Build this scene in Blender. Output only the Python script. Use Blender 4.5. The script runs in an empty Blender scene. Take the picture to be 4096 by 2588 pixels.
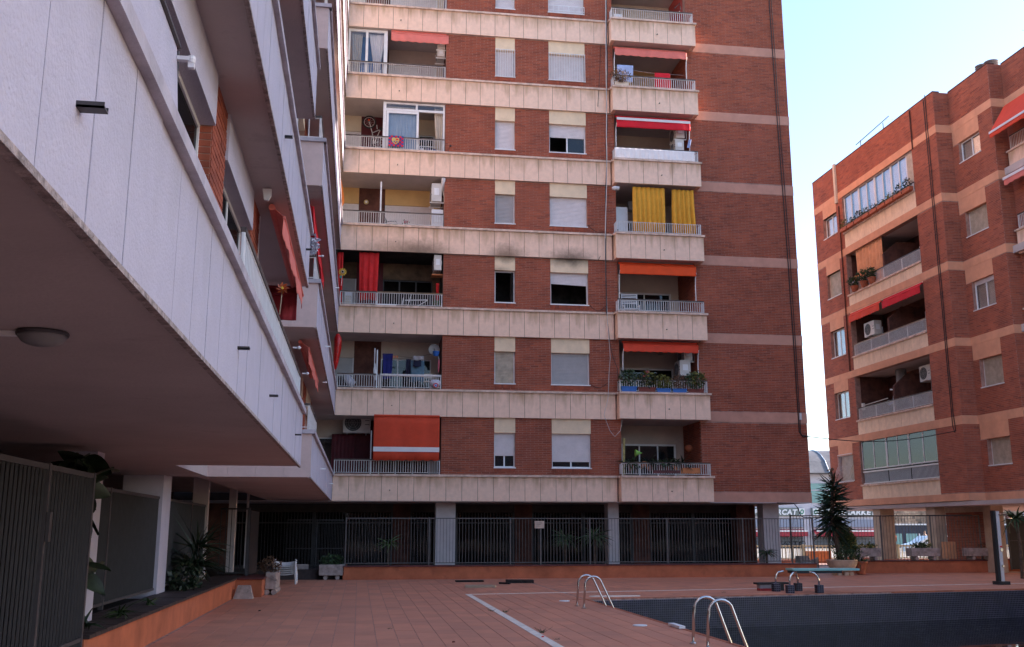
import bpy, math, random
import numpy as np
from math import sin, cos, pi, radians
from mathutils import Vector, Matrix
random.seed(7); RNG = np.random.default_rng(7)
S = bpy.context.scene
COL = S.collection

# ------------------------------------------------------------------ camera, sky, sun, exposure
CF, YAW, PITCH, ROLL, EYE = 4007.6, 0.14896, 0.20373, -0.0005, 1.55
_f = Vector((sin(YAW)*cos(PITCH), cos(YAW)*cos(PITCH), sin(PITCH)))
_r = Vector((cos(YAW), -sin(YAW), 0)); _u = _r.cross(_f)
R_ = cos(ROLL)*_r + sin(ROLL)*_u; U_ = -sin(ROLL)*_r + cos(ROLL)*_u
cd = bpy.data.cameras.new('camera'); cam = bpy.data.objects.new('camera', cd); COL.objects.link(cam)
cd.sensor_width = 36; cd.lens = CF/4096*36; cd.clip_end = 3000; cd.clip_start = 0.05
m = Matrix((R_, U_, -_f)).transposed().to_4x4(); m.translation = (0, 0, EYE)
cam.matrix_world = m
S.camera = cam
FY0, FY1, FZ = -2.0, 27.0, 28.5  # extents of the added east block that shades the white wing
EXPO, WBT, WBI = 1.82, 6350, 17
SUN_EL, SUN_AZ = 16.0, 2.0          # azimuth measured from +X towards +Y
w = bpy.data.worlds.new('World'); S.world = w; w.use_nodes = True
nt = w.node_tree; nt.nodes.clear()
sky = nt.nodes.new('ShaderNodeTexSky'); sky.sky_type = 'NISHITA'; sky.sun_disc = False
sky.sun_elevation = radians(SUN_EL); sky.sun_rotation = radians(90-SUN_AZ); sky.altitude = 20
sky.air_density = 1.0; sky.dust_density = 1.2; sky.ozone_density = 2.0
bg = nt.nodes.new('ShaderNodeBackground'); bg.inputs[1].default_value = 0.15
ow = nt.nodes.new('ShaderNodeOutputWorld')
nt.links.new(sky.outputs[0], bg.inputs[0]); nt.links.new(bg.outputs[0], ow.inputs[0])
sl = bpy.data.lights.new('sun', 'SUN'); sl.energy = 5.0; sl.angle = radians(0.5); sl.color = (1.0, 0.86, 0.70)
so = bpy.data.objects.new('sun', sl); COL.objects.link(so)
sd = Vector((cos(radians(SUN_AZ))*cos(radians(SUN_EL)), sin(radians(SUN_AZ))*cos(radians(SUN_EL)), sin(radians(SUN_EL))))
so.rotation_euler = sd.to_track_quat('Z', 'Y').to_euler(); so.location = (60, 5, 40)
vs = S.view_settings; vs.view_transform = 'Standard'; vs.look = 'None'; vs.gamma = 1; vs.exposure = EXPO
try:
    vs.use_white_balance = True; vs.white_balance_temperature = WBT; vs.white_balance_tint = WBI
except Exception: pass
S.render.engine = 'CYCLES'
S.cycles.max_bounces = 8; S.cycles.diffuse_bounces = 5

# ------------------------------------------------------------------ photo pixel -> point on a real plane
def ray(px, py):
    return (R_*((px-2048)/CF) - U_*((py-1294)/CF) + _f).normalized()
def aty(px, py, Y): d = ray(px, py); t = Y/d.y; return (d.x*t, EYE+d.z*t)          # -> x, z
def atx(px, py, X): d = ray(px, py); t = X/d.x; return (d.y*t, EYE+d.z*t)          # -> y, z
def atz(px, py, Z=0.): d = ray(px, py); t = (Z-EYE)/d.z; return (d.x*t, d.y*t)     # -> x, y

# ------------------------------------------------------------------ materials
def lin(c): return tuple(((v/255)/12.92 if v/255 <= .04045 else ((v/255+.055)/1.055)**2.4) for v in c)
MATS = {}
def mat(name, col, rough=.7, var=.12, scale=3., bump=.0, bscale=60., metal=0., spec=.4, col2=None, tint=None, gen_top=None, soot=None, alpha=None, tr=0., stretch=None, spots=None):
    if name in MATS: return MATS[name]
    mt = bpy.data.materials.new(name); mt.use_nodes = True; MATS[name] = mt
    n = mt.node_tree.nodes; L = mt.node_tree.links
    b = n['Principled BSDF']; b.inputs['Roughness'].default_value = rough; b.inputs['Metallic'].default_value = metal
    b.inputs['Specular IOR Level'].default_value = spec
    if tr: b.inputs['Transmission Weight'].default_value = tr
    geo = n.new('ShaderNodeNewGeometry'); pos = geo.outputs['Position']
    if stretch:
        mp = n.new('ShaderNodeMapping'); mp.inputs['Scale'].default_value = stretch; L.new(pos, mp.inputs[0]); npos = mp.outputs[0]
    else: npos = pos
    nz = n.new('ShaderNodeTexNoise'); nz.inputs['Scale'].default_value = scale; nz.inputs['Detail'].default_value = 6; nz.inputs['Roughness'].default_value = .65
    L.new(npos, nz.inputs['Vector'])
    c2 = col2 or tuple(max(0, v*(1-var*2.2)) for v in col)
    c1 = tuple(min(1, v*(1+var)) for v in col)
    rmp = n.new('ShaderNodeMapRange'); rmp.inputs[1].default_value = .3; rmp.inputs[2].default_value = .7
    L.new(nz.outputs[0], rmp.inputs[0])
    mx = n.new('ShaderNodeMix'); mx.data_type = 'RGBA'; L.new(rmp.outputs[0], mx.inputs[0])
    mx.inputs[6].default_value = (*c2, 1); mx.inputs[7].default_value = (*c1, 1)
    out = mx.outputs[2]
    def mulmix(fac, colr, mode='MIX', o=None):
        q = n.new('ShaderNodeMix'); q.data_type = 'RGBA'; q.blend_type = mode
        L.new(fac, q.inputs[0]); L.new(o, q.inputs[6])
        if isinstance(colr, tuple): q.inputs[7].default_value = (*colr, 1)
        else: L.new(colr, q.inputs[7])
        return q.outputs[2]
    if tint:   # piece-to-piece variation: 'object' or 'attr'
        if tint[0] == 'object':
            oi = n.new('ShaderNodeObjectInfo'); t = oi.outputs['Random']
        else:
            at = n.new('ShaderNodeAttribute'); at.attribute_name = 'tint'; t = at.outputs['Fac']
        cr = n.new('ShaderNodeValToRGB'); els = tint[1]
        while len(cr.color_ramp.elements) < len(els): cr.color_ramp.elements.new(.5)
        for e, (p, c) in zip(cr.color_ramp.elements, els): e.position = p; e.color = (*c, 1)
        L.new(t, cr.inputs[0])
        q = n.new('ShaderNodeMix'); q.data_type = 'RGBA'; q.blend_type = 'MULTIPLY'; q.inputs[0].default_value = 1
        L.new(out, q.inputs[6]); L.new(cr.outputs[0], q.inputs[7]); out = q.outputs[2]
    if gen_top:  # weather stain running down from the top edge of each piece
        tc = n.new('ShaderNodeTexCoord'); sp = n.new('ShaderNodeSeparateXYZ'); L.new(tc.outputs['Generated'], sp.inputs[0])
        n2 = n.new('ShaderNodeTexNoise'); n2.inputs['Scale'].default_value = 1; n2.inputs['Detail'].default_value = 4
        mp2 = n.new('ShaderNodeMapping'); mp2.inputs['Scale'].default_value = (5., 5., 1.1); L.new(pos, mp2.inputs[0]); L.new(mp2.outputs[0], n2.inputs['Vector'])
        a = n.new('ShaderNodeMath'); a.operation = 'MULTIPLY_ADD'; L.new(n2.outputs[0], a.inputs[0]); a.inputs[1].default_value = 1.5; L.new(sp.outputs[2], a.inputs[2])
        mr = n.new('ShaderNodeMapRange'); mr.inputs[1].default_value = 1.25; mr.inputs[2].default_value = 1.95; mr.inputs[4].default_value = gen_top[1]; L.new(a.outputs[0], mr.inputs[0])
        out = mulmix(mr.outputs[0], gen_top[0], 'MIX', out)
    for (cx, cy, cz, rx, rz, stg, scol) in (soot or []):
        v = n.new('ShaderNodeVectorMath'); v.operation = 'SUBTRACT'; L.new(pos, v.inputs[0]); v.inputs[1].default_value = (cx, cy, cz)
        v2 = n.new('ShaderNodeVectorMath'); v2.operation = 'DIVIDE'; L.new(v.outputs[0], v2.inputs[0]); v2.inputs[1].default_value = (rx, 3., rz)
        ln = n.new('ShaderNodeVectorMath'); ln.operation = 'LENGTH'; L.new(v2.outputs[0], ln.inputs[0])
        ad = n.new('ShaderNodeMath'); ad.operation = 'MULTIPLY_ADD'; L.new(nz.outputs[0], ad.inputs[0]); ad.inputs[1].default_value = .5; L.new(ln.outputs['Value'], ad.inputs[2])
        mr = n.new('ShaderNodeMapRange'); mr.interpolation_type = 'SMOOTHSTEP'; mr.inputs[1].default_value = .3; mr.inputs[2].default_value = 1.25
        mr.inputs[3].default_value = stg; mr.inputs[4].default_value = 0; L.new(ad.outputs[0], mr.inputs[0])
        out = mulmix(mr.outputs[0], scol, 'MIX', out)
    if spots:
        vo = n.new('ShaderNodeTexNoise'); vo.inputs['Scale'].default_value = spots[0]; vo.inputs['Detail'].default_value = 5; vo.inputs['Roughness'].default_value = .7; L.new(pos, vo.inputs['Vector'])
        mr = n.new('ShaderNodeMapRange'); mr.inputs[1].default_value = spots[1]; mr.inputs[2].default_value = spots[1]+.08; mr.inputs[4].default_value = spots[3]; L.new(vo.outputs[0], mr.inputs[0])
        out = mulmix(mr.outputs[0], spots[2], 'MIX', out)
    L.new(out, b.inputs['Base Color'])
    if bump:
        nb = n.new('ShaderNodeTexNoise'); nb.inputs['Scale'].default_value = bscale; nb.inputs['Detail'].default_value = 5; L.new(pos, nb.inputs['Vector'])
        bp = n.new('ShaderNodeBump'); bp.inputs['Strength'].default_value = 1.; bp.inputs['Distance'].default_value = bump
        L.new(nb.outputs[0], bp.inputs['Height']); L.new(bp.outputs[0], b.inputs['Normal'])
    return mt
def glass(name, dark=(.02, .025, .03), alpha=.35, refl=.7, base=.02, tr=(.80, .78, .76)):
    """window pane: partly see-through, reflecting the court"""
    if name in MATS: return MATS[name]
    mt = bpy.data.materials.new(name); mt.use_nodes = True; MATS[name] = mt
    n = mt.node_tree.nodes; L = mt.node_tree.links; n.clear()
    o = n.new('ShaderNodeOutputMaterial'); g = n.new('ShaderNodeBsdfGlossy'); g.inputs['Roughness'].default_value = .03
    g.inputs[0].default_value = (.9, .95, 1, 1)
    t = n.new('ShaderNodeBsdfTransparent'); t.inputs[0].default_value = (*tr, 1); d = n.new('ShaderNodeBsdfDiffuse'); d.inputs[0].default_value = (*dark, 1)
    m1 = n.new('ShaderNodeMixShader'); m1.inputs[0].default_value = alpha; L.new(d.outputs[0], m1.inputs[1]); L.new(t.outputs[0], m1.inputs[2])
    fr = n.new('ShaderNodeFresnel'); fr.inputs[0].default_value = 1.6
    nz = n.new('ShaderNodeTexNoise'); nz.inputs['Scale'].default_value = 1.3; bp = n.new('ShaderNodeBump'); bp.inputs['Distance'].default_value = .004; bp.inputs['Strength'].default_value = 1
    L.new(nz.outputs[0], bp.inputs['Height']); L.new(bp.outputs[0], g.inputs['Normal'])
    ma = n.new('ShaderNodeMath'); ma.operation = 'MULTIPLY_ADD'; ma.inputs[1].default_value = refl; ma.inputs[2].default_value = base; L.new(fr.outputs[0], ma.inputs[0])
    m2 = n.new('ShaderNodeMixShader'); L.new(ma.outputs[0], m2.inputs[0]); L.new(m1.outputs[0], m2.inputs[1]); L.new(g.outputs[0], m2.inputs[2])
    L.new(m2.outputs[0], o.inputs[0])
    return mt

BR = [(0., (.70, .70, .76)), (.15, (.88, .87, .89)), (.5, (1., 1., 1.)), (.8, (1.10, 1.07, 1.0)), (1., (1.20, 1.12, 1.0))]
brickc = (.335, .086, .046)
M = dict(
 brick1=mat('brick_piece', brickc, .85, .12, .9, .002, 90, spots=(.5, .56, (.27, .07, .045), .45), tint=('object', BR)),
 brickn=mat('brick_courses', brickc, .85, .12, .9, .002, 90, spots=(.5, .56, (.27, .07, .045), .45), tint=('attr', BR)),
 brickr=mat('orange_brick_courses', (.385, .112, .065), .85, .12, .9, .002, 90, spots=(.55, .55, (.32, .085, .05), .4), tint=('attr', BR)), brickr1=mat('bounce_lit_brick_piece', (.385, .112, .065), .85, .12, .9, .002, 90, spots=(.55, .55, (.32, .085, .05), .4), tint=('object', BR)),  # right block's copy of the brick, lighter and orange to stand for bounced light
 mortar=mat('mortar', (.40, .225, .175), .9, .2, 4, .002, 80),
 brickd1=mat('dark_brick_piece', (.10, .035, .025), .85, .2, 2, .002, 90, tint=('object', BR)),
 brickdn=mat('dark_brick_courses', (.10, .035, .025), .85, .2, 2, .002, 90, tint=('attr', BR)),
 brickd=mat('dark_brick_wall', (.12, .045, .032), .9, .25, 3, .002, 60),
 trav=mat('travertine', (.87, .60, .45), .75, .05, 6, .001, 70, gen_top=((.46, .29, .17), .95), spots=(9, .66, (.7, .62, .56), .5)),
 travs=mat('travertine_sooty', (.87, .60, .45), .75, .05, 6, .001, 70, gen_top=((.46, .29, .17), .95),
           soot=[(1.3, 34.5, 11.2, 2.4, .75, .6, (.22, .13, .07)), (2.0, 34.5, 11.25, 1.3, .6, .6, (.10, .065, .04)), (5.0, 34.5, 11.2, 1.0, .75, .8, (.16, .10, .06)), (7.35, 34.5, 11.15, 1.25, .62, .85, (.10, .065, .04))]),
 coping=mat('coping_stone', (.74, .54, .44), .7, .10, 5, .001, 60, col2=(.42, .30, .22)),
 travw=mat('bounce_lit_travertine', (.88, .66, .46), .75, .06, 6, .001, 70, gen_top=((.50, .34, .22), .5)),  # right block's travertine, lightened and warmed in place of bounced light
 stucco=mat('salmon_stucco', (.56, .28, .20), .85, .08, 2, .002, 50),
 stuccoR=mat('bounce_lit_stucco', (.70, .34, .20), .85, .07, 2, .002, 50),  # salmon stucco turned orange, reflected warm light put into the colour
 lintel=mat('cream_lintel', (.80, .62, .42), .8, .06, 3, .001, 60, gen_top=((.5, .38, .24), .3)),
 lintels=mat('sooty_lintel', (.80, .62, .42), .8, .06, 3, .001, 60,
             soot=[(5.0, 34.6, 11.35, .9, .45, .9, (.07, .045, .03)), (7.35, 34.6, 11.35, 1.4, .55, .97, (.035, .025, .02)), (4.7, 34.6, 10.6, .6, .35, .8, (.12, .07, .04))]),
 white=mat('white_paint', (.78, .78, .78), .55, .05, 4),
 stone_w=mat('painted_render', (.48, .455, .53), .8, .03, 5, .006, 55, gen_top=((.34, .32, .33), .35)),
 endp=mat('end_panel_bounce_tint', (.62, .47, .44), .8, .05, 5, .002, 55),  # wing panels tinted pink, warm reflected light put into the colour
 joint=mat('panel_joint', (.30, .19, .14), .9, .2, 5),
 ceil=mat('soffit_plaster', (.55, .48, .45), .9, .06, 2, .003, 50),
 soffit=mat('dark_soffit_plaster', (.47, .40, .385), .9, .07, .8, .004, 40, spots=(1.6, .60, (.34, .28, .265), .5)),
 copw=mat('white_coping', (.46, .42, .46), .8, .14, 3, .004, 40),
 crust=mat('rough_drip_edge', (.40, .33, .31), .95, .3, 14, .012, 60),
 beige=mat('beige_plaster', (.52, .42, .35), .85, .06, 2),
 yellow=mat('yellow_plaster', (.62, .40, .17), .85, .06, 2),
 cream=mat('cream_plaster', (.62, .52, .40), .85, .05, 2),
 sooty=mat('sooty_plaster', (.16, .10, .06), .9, .3, 1.5, col2=(.03, .02, .015), soot=[(1.35, 36.2, 9.95, .55, .28, .55, (.42, .31, .18))]),
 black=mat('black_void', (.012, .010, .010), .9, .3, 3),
 soot=mat('soot', (.02, .016, .014), .95, .4, 3),
 dark=mat('dark_metal', (.05, .045, .045), .5, .2, 5),
 rail=mat('rail_white', (.66, .62, .60), .5, .1, 8, spots=(30, .64, (.3, .16, .09), .6)),
 hand=mat('rail_top_brown', (.10, .075, .065), .6, .3, 6),
 handb=mat('rail_top_tan', (.26, .17, .10), .6, .2, 6),
 shut=mat('shutter_white', (.74, .68, .68), .55, .05, 4),
 shutb=mat('shutter_beige', (.50, .42, .32), .6, .15, 4),
 shutg=mat('shutter_grey', (.42, .40, .40), .55, .05, 4),
 alu=mat('aluminium_frame', (.62, .60, .60), .4, .05, 4),
 ac=mat('ac_casing', (.62, .58, .53), .5, .06, 4), grille=mat('fan_grille', (.06, .06, .06), .6),
 red=mat('red_cloth', (.62, .018, .018), .8, .12, 5), orange=mat('orange_canvas', (.80, .085, .015), .8, .05, 3),
 coral=mat('coral_canvas', (.74, .20, .16), .8, .06, 3), redaw=mat('red_canvas', (.66, .012, .025), .8, .05, 3),
 brred=mat('brick_red_canvas', (.62, .065, .025), .85, .08, 2), orr=mat('orange_red_canvas', (.72, .07, .03), .8, .05, 3),
 stripe=mat('white_stripe', (.75, .72, .72), .7, .03, 3),
 mustard=mat('mustard_cloth', (.74, .36, .035), .8, .07, 4), peach=mat('peach_cloth', (.72, .34, .17), .8, .1, 3),
 sheer=mat('sheer_cloth', (.86, .80, .78), .8, .05, 4), creamc=mat('cream_cloth', (.60, .53, .44), .8, .06, 4),
 blue=mat('blue_plastic', (.02, .12, .42), .45, .1, 5), blued=mat('dark_blue_cloth', (.015, .02, .16), .85, .15, 5),
 denim=mat('denim_cloth', (.10, .18, .24), .85, .12, 8), navy=mat('navy_cloth', (.012, .015, .04), .9),
 ltblue=mat('light_blue_cloth', (.35, .43, .66), .8), grey=mat('grey_cloth', (.30, .28, .28), .85),
 pink=mat('pink_cloth', (.62, .12, .16), .7), teal=mat('teal_plastic', (.02, .28, .22), .5),
 terra=mat('terracotta', (.42, .12, .055), .75, .15, 6), terrad=mat('dark_terracotta', (.20, .045, .03), .7, .15, 6),
 terrao=mat('orange_terracotta', (.55, .20, .075), .75, .12, 6),
 leaf=mat('leaf_green', (.045, .085, .03), .55, .35, 9, spec=.4), leafd=mat('leaf_dark', (.018, .035, .016), .45, .3, 9),
 leafy=mat('leaf_yellow_green', (.17, .17, .035), .6, .35, 6), leafb=mat('leaf_dry_brown', (.16, .09, .055), .8, .3, 9),
 leafl=mat('leaf_pale', (.09, .15, .045), .55, .3, 7), bark=mat('bark', (.10, .065, .045), .9, .3, 9, .01, 20),
 lime=mat('lime_plastic', (.32, .62, .12), .6), sunf=mat('sunflower_petal', (.70, .42, .05), .7),
 wallred=mat('painted_retaining_wall', (.48, .14, .065), .9, .14, 1.6, .003, 40, spots=(1.5, .57, (.28, .085, .045), .55)),
 slate=mat('coping_dark', (.05, .034, .033), .6, .25, 5, .002, 40),
 slate2=mat('coping_red_dark', (.12, .03, .03), .55, .25, 5),
 tile=mat('paving_tile_piece', (.57, .235, .145), .75, .08, .9, .001, 60, spots=(.9, .56, (.44, .17, .10), .45), tint=('object', [(0, (.90, .90, .92)), (1, (1.08, 1.04, 1.0))])),
 tilen=mat('paving_tiles', (.57, .235, .145), .75, .08, .9, .001, 60, spots=(.9, .56, (.44, .17, .10), .45), tint=('attr', [(0, (.90, .90, .92)), (1, (1.08, 1.04, 1.0))])),
 grout=mat('grout', (.46, .26, .20), .9, .3, 6, spots=(7, .6, (.5, .45, .44), .8)),
 line=mat('drain_strip', (.80, .68, .58), .8, .12, 5),
 mosaic=mat('mosaic_tiles', (.014, .013, .034), .35, .2, 5, spec=.3, tint=('attr', [(0, (.5, .5, .55)), (.5, (1, 1, 1)), (1, (1.7, 1.5, 1.5))])),
 mgrout=mat('mosaic_grout', (.24, .225, .265), .8, .2, 2),
 steel=mat('stainless_steel', (.62, .58, .55), .22, .08, 5, metal=1.),
 gm=mat('gate_metal', (.024, .021, .023), .55, .15, 6), gfr=mat('gate_frame_metal', (.065, .06, .065), .5, .12, 6),
 slat=mat('slat_dark', (.055, .05, .052), .6, .2, 6), fen=mat('fence_bars', (.11, .095, .09), .5, .15, 6),
 concrete=mat('planter_concrete', (.40, .32, .29), .9, .2, 7, .008, 25, spots=(14, .6, (.22, .16, .14), .5)),
 bowl=mat('stone_bowl', (.58, .42, .30), .8, .12, 5, .002, 40, gen_top=((.36, .25, .18), .6)),
 pillar=mat('pillar_render', (.56, .50, .49), .85, .06, 3, .004, 50), pillarw=mat('pillar_warm', (.50, .38, .28), .85, .1, 3, .003, 40),
 plastic=mat('white_plastic', (.70, .69, .70), .4, .05, 5), rubber=mat('black_rubber', (.02, .02, .022), .6),
 board=mat('aqua_board', (.24, .50, .47), .5, .06, 4), boardred=mat('red_rubber', (.40, .03, .03), .6),
 wood=mat('weathered_wood', (.40, .30, .21), .9, .2, 6, stretch=(1, 12, 12)), woodd=mat('charred_wood', (.03, .022, .02), .9, .4, 12, .004, 50),
 cable=mat('cable_black', (.018, .018, .02), .5), cablew=mat('cable_white', (.55, .53, .52), .5), 
 asphalt=mat('asphalt', (.055, .055, .055), .9, .2, 1), pavec=mat('pale_paving', (.35, .32, .28), .9, .15, 1),
 mkt=mat('market_cladding', (.50, .48, .53), .6, .05, .5), mktg=mat('market_green_panel', (.16, .19, .175), .6, .06, .5),
 mktt=mat('teal_glazing', (.16, .34, .35), .12, .15, .6, spec=.6), mktb=mat('blue_grey_panel', (.24, .28, .36), .6, .06, .6),
 mktr=mat('awning_dark_red', (.30, .03, .045), .8, .1, 1), roll=mat('roller_door', (.13, .15, .18), .6, .1, 1),
 roofg=mat('grey_roof', (.16, .16, .17), .7, .2, .7), sign=mat('sign_lettering', (.72, .74, .76), .5), signg=mat('sign_green', (.015, .20, .12), .5),
 navyf=mat('navy_shopfront', (.018, .022, .05), .4, .15, .5), bill=mat('billboard_red', (.62, .08, .055), .6), stonem=mat('stone_masonry', (.42, .33, .26), .9, .3, 1.2),
 cambal=mat('cream_balustrade', (.62, .55, .36), .7), carm=mat('car_paint_white', (.7, .7, .7), .25), sgn=mat('blue_sign', (.03, .15, .5), .5),
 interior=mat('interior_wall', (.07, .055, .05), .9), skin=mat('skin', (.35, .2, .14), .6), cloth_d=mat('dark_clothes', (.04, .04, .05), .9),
 blaugrana_b=mat('flag_blue', (.03, .07, .28), .8), paper=mat('paper_sign', (.55, .42, .33), .8), lampglass=mat('lamp_glass', (.20, .20, .21), .35, .04, 3),
 greenm=mat('dark_green_box', (.02, .04, .035), .6), maroon=mat('maroon_panel', (.10, .012, .018), .7), bag=mat('plastic_bag', (.55, .55, .62), .35, .1, 12),
 trough=mat('red_brick_interior', (.42, .06, .05), .85, .1, 3),
)
GL = glass('window_glass', refl=.3, tr=(.80, .78, .76)); GLs = glass('window_glass_clear', alpha=.97, refl=.35, tr=(.93, .93, .93)); GLd = glass('window_glass_dark', (.012, .010, .010), .15, .2, .0)

# ------------------------------------------------------------------ mesh helpers
class MB:
    def __init__(s): s.v = []; s.f = []
    def box(s, x0, x1, y0, y1, z0, z1):
        i = len(s.v)
        s.v += [(x0,y0,z0),(x1,y0,z0),(x1,y1,z0),(x0,y1,z0),(x0,y0,z1),(x1,y0,z1),(x1,y1,z1),(x0,y1,z1)]
        s.f += [(i,i+3,i+2,i+1),(i+4,i+5,i+6,i+7),(i,i+1,i+5,i+4),(i+1,i+2,i+6,i+5),(i+2,i+3,i+7,i+6),(i+3,i,i+4,i+7)]
        return s
    def quad(s, *p):
        i = len(s.v); s.v += [tuple(q) for q in p]; s.f.append(tuple(range(i, i+len(p)))); return s
    def prism(s, poly, a0, a1, ax='y'):
        """polygon in the two other axes extruded along ax"""
        i = len(s.v); n = len(poly)
        for a in (a0, a1):
            for p, q in poly:
                s.v.append({'x': (a, p, q), 'y': (p, a, q), 'z': (p, q, a)}[ax])
        s.f.append(tuple(range(i, i+n))); s.f.append(tuple(range(i+2*n-1, i+n-1, -1)))
        for k in range(n): s.f.append((i+k, i+(k+1) % n, i+n+(k+1) % n, i+n+k))
        return s
    def tube(s, pts, r, n=6, cap=True):
        pts = [Vector(p) for p in pts]; rr = r if isinstance(r, (list, tuple)) else [r]*len(pts)
        i0 = len(s.v); prev = None
        for k, p in enumerate(pts):
            d = (pts[min(k+1, len(pts)-1)]-pts[max(k-1, 0)]).normalized()
            a = prev if prev is not None else (Vector((0, 0, 1)) if abs(d.z) < .9 else Vector((1, 0, 0)))
            a = (a - d*a.dot(d))
            if a.length < 1e-4: a = Vector((1, .3, .2)); a = a - d*a.dot(d)
            a.normalize(); b = d.cross(a); prev = a
            for j in range(n):
                t = 2*pi*j/n; s.v.append(tuple(p + (a*cos(t)+b*sin(t))*rr[k]))
        for k in range(len(pts)-1):
            for j in range(n):
                a = i0+k*n+j; b = i0+k*n+(j+1) % n; s.f.append((a, b, b+n, a+n))
        if cap: s.f.append(tuple(range(i0+n-1, i0-1, -1))); e = i0+(len(pts)-1)*n; s.f.append(tuple(range(e, e+n)))
        return s
    def lathe(s, prof, cx, cy, cz=0, n=20):
        i0 = len(s.v)
        for r, z in prof:
            for j in range(n): t = 2*pi*j/n; s.v.append((cx+r*cos(t), cy+r*sin(t), cz+z))
        for k in range(len(prof)-1):
            for j in range(n):
                a = i0+k*n+j; b = i0+k*n+(j+1) % n; s.f.append((a, b, b+n, a+n))
        s.f.append(tuple(range(i0+n-1, i0-1, -1))); e = i0+(len(prof)-1)*n; s.f.append(tuple(range(e, e+n)))
        return s
    def disc(s, cx, cy, cz, r, ax='y', t=.02, n=16):
        pts = [(cos(2*pi*k/n)*r, sin(2*pi*k/n)*r) for k in range(n)]
        if ax == 'y': return s.prism([(cx+a, cz+b) for a, b in pts], cy-t/2, cy+t/2, 'y')
        if ax == 'x': return s.prism([(cy+a, cz+b) for a, b in pts], cx-t/2, cx+t/2, 'x')
        return s.prism([(cx+a, cy+b) for a, b in pts], cz-t/2, cz+t/2, 'z')
    def mesh(s, name, m, smooth=False):
        me = bpy.data.meshes.new(name); me.from_pydata(s.v, [], s.f)
        if m: me.materials.append(m)
        if smooth: me.polygons.foreach_set('use_smooth', [True]*len(me.polygons))
        me.update(); return me
    def build(s, name, m, parent=None, smooth=False, label=None, solid=0):
        o = bpy.data.objects.new(name, s.mesh(name, m, smooth)); return fin(o, parent, label, solid)
def fin(o, parent=None, label=None, solid=0):
    COL.objects.link(o)
    if parent: o.parent = parent; o.matrix_parent_inverse = PINV.get(parent.name, Matrix())
    if label: o['label'] = label
    if solid:
        md = o.modifiers.new('thickness', 'SOLIDIFY'); md.thickness = solid; md.offset = 0
    return o
PINV = {}
def tag(o, label, cat, group=None):
    o['label'] = label; o['category'] = cat
    if group: o['group'] = group
    return o
def thing(name, label, cat, loc, group=None):
    o = bpy.data.objects.new(name, None); COL.objects.link(o); o.location = loc; o.empty_display_size = .1
    PINV[o.name] = Matrix.Translation(Vector(loc)).inverted()
    return tag(o, label, cat, group)
def struct(o): o['kind'] = 'structure'; return o
def inst(me, name, parent, loc, rot=None, scale=None):
    o = bpy.data.objects.new(name, me); COL.objects.link(o)
    mw = Matrix.Translation(Vector(loc))
    if rot is not None: mw = mw @ rot.to_4x4()
    if scale is not None: mw = mw @ Matrix.Diagonal((*scale, 1))
    if parent: o.parent = parent; o.matrix_parent_inverse = PINV.get(parent.name, Matrix())
    o.matrix_basis = mw
    return o
def bx(name, m, parent, x0, x1, y0, y1, z0, z1, label=None):
    return MB().box(min(x0,x1), max(x0,x1), min(y0,y1), max(y0,y1), min(z0,z1), max(z0,z1)).build(name, m, parent, label=label)

class Face:
    """an axis-aligned wall plane: u runs along it, d is distance out of the wall"""
    def __init__(s, kind, c): s.k = kind; s.c = c
    def b(s, u0, u1, z0, z1, d0, d1):
        u0, u1 = min(u0, u1), max(u0, u1); d0, d1 = min(d0, d1), max(d0, d1)
        if s.k == '-y': return (u0, u1, s.c-d1, s.c-d0, z0, z1)
        if s.k == '-x': return (s.c-d1, s.c-d0, u0, u1, z0, z1)
        if s.k == '+x': return (s.c+d0, s.c+d1, u0, u1, z0, z1)
    def p(s, u, z, d=0):
        return {'-y': (u, s.c-d, z), '-x': (s.c-d, u, z), '+x': (s.c+d, u, z)}[s.k]
    def bx(s, name, m, parent, u0, u1, z0, z1, d0, d1, label=None):
        return MB().box(*s.b(u0, u1, z0, z1, d0, d1)).build(name, m, parent, label=label)

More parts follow.
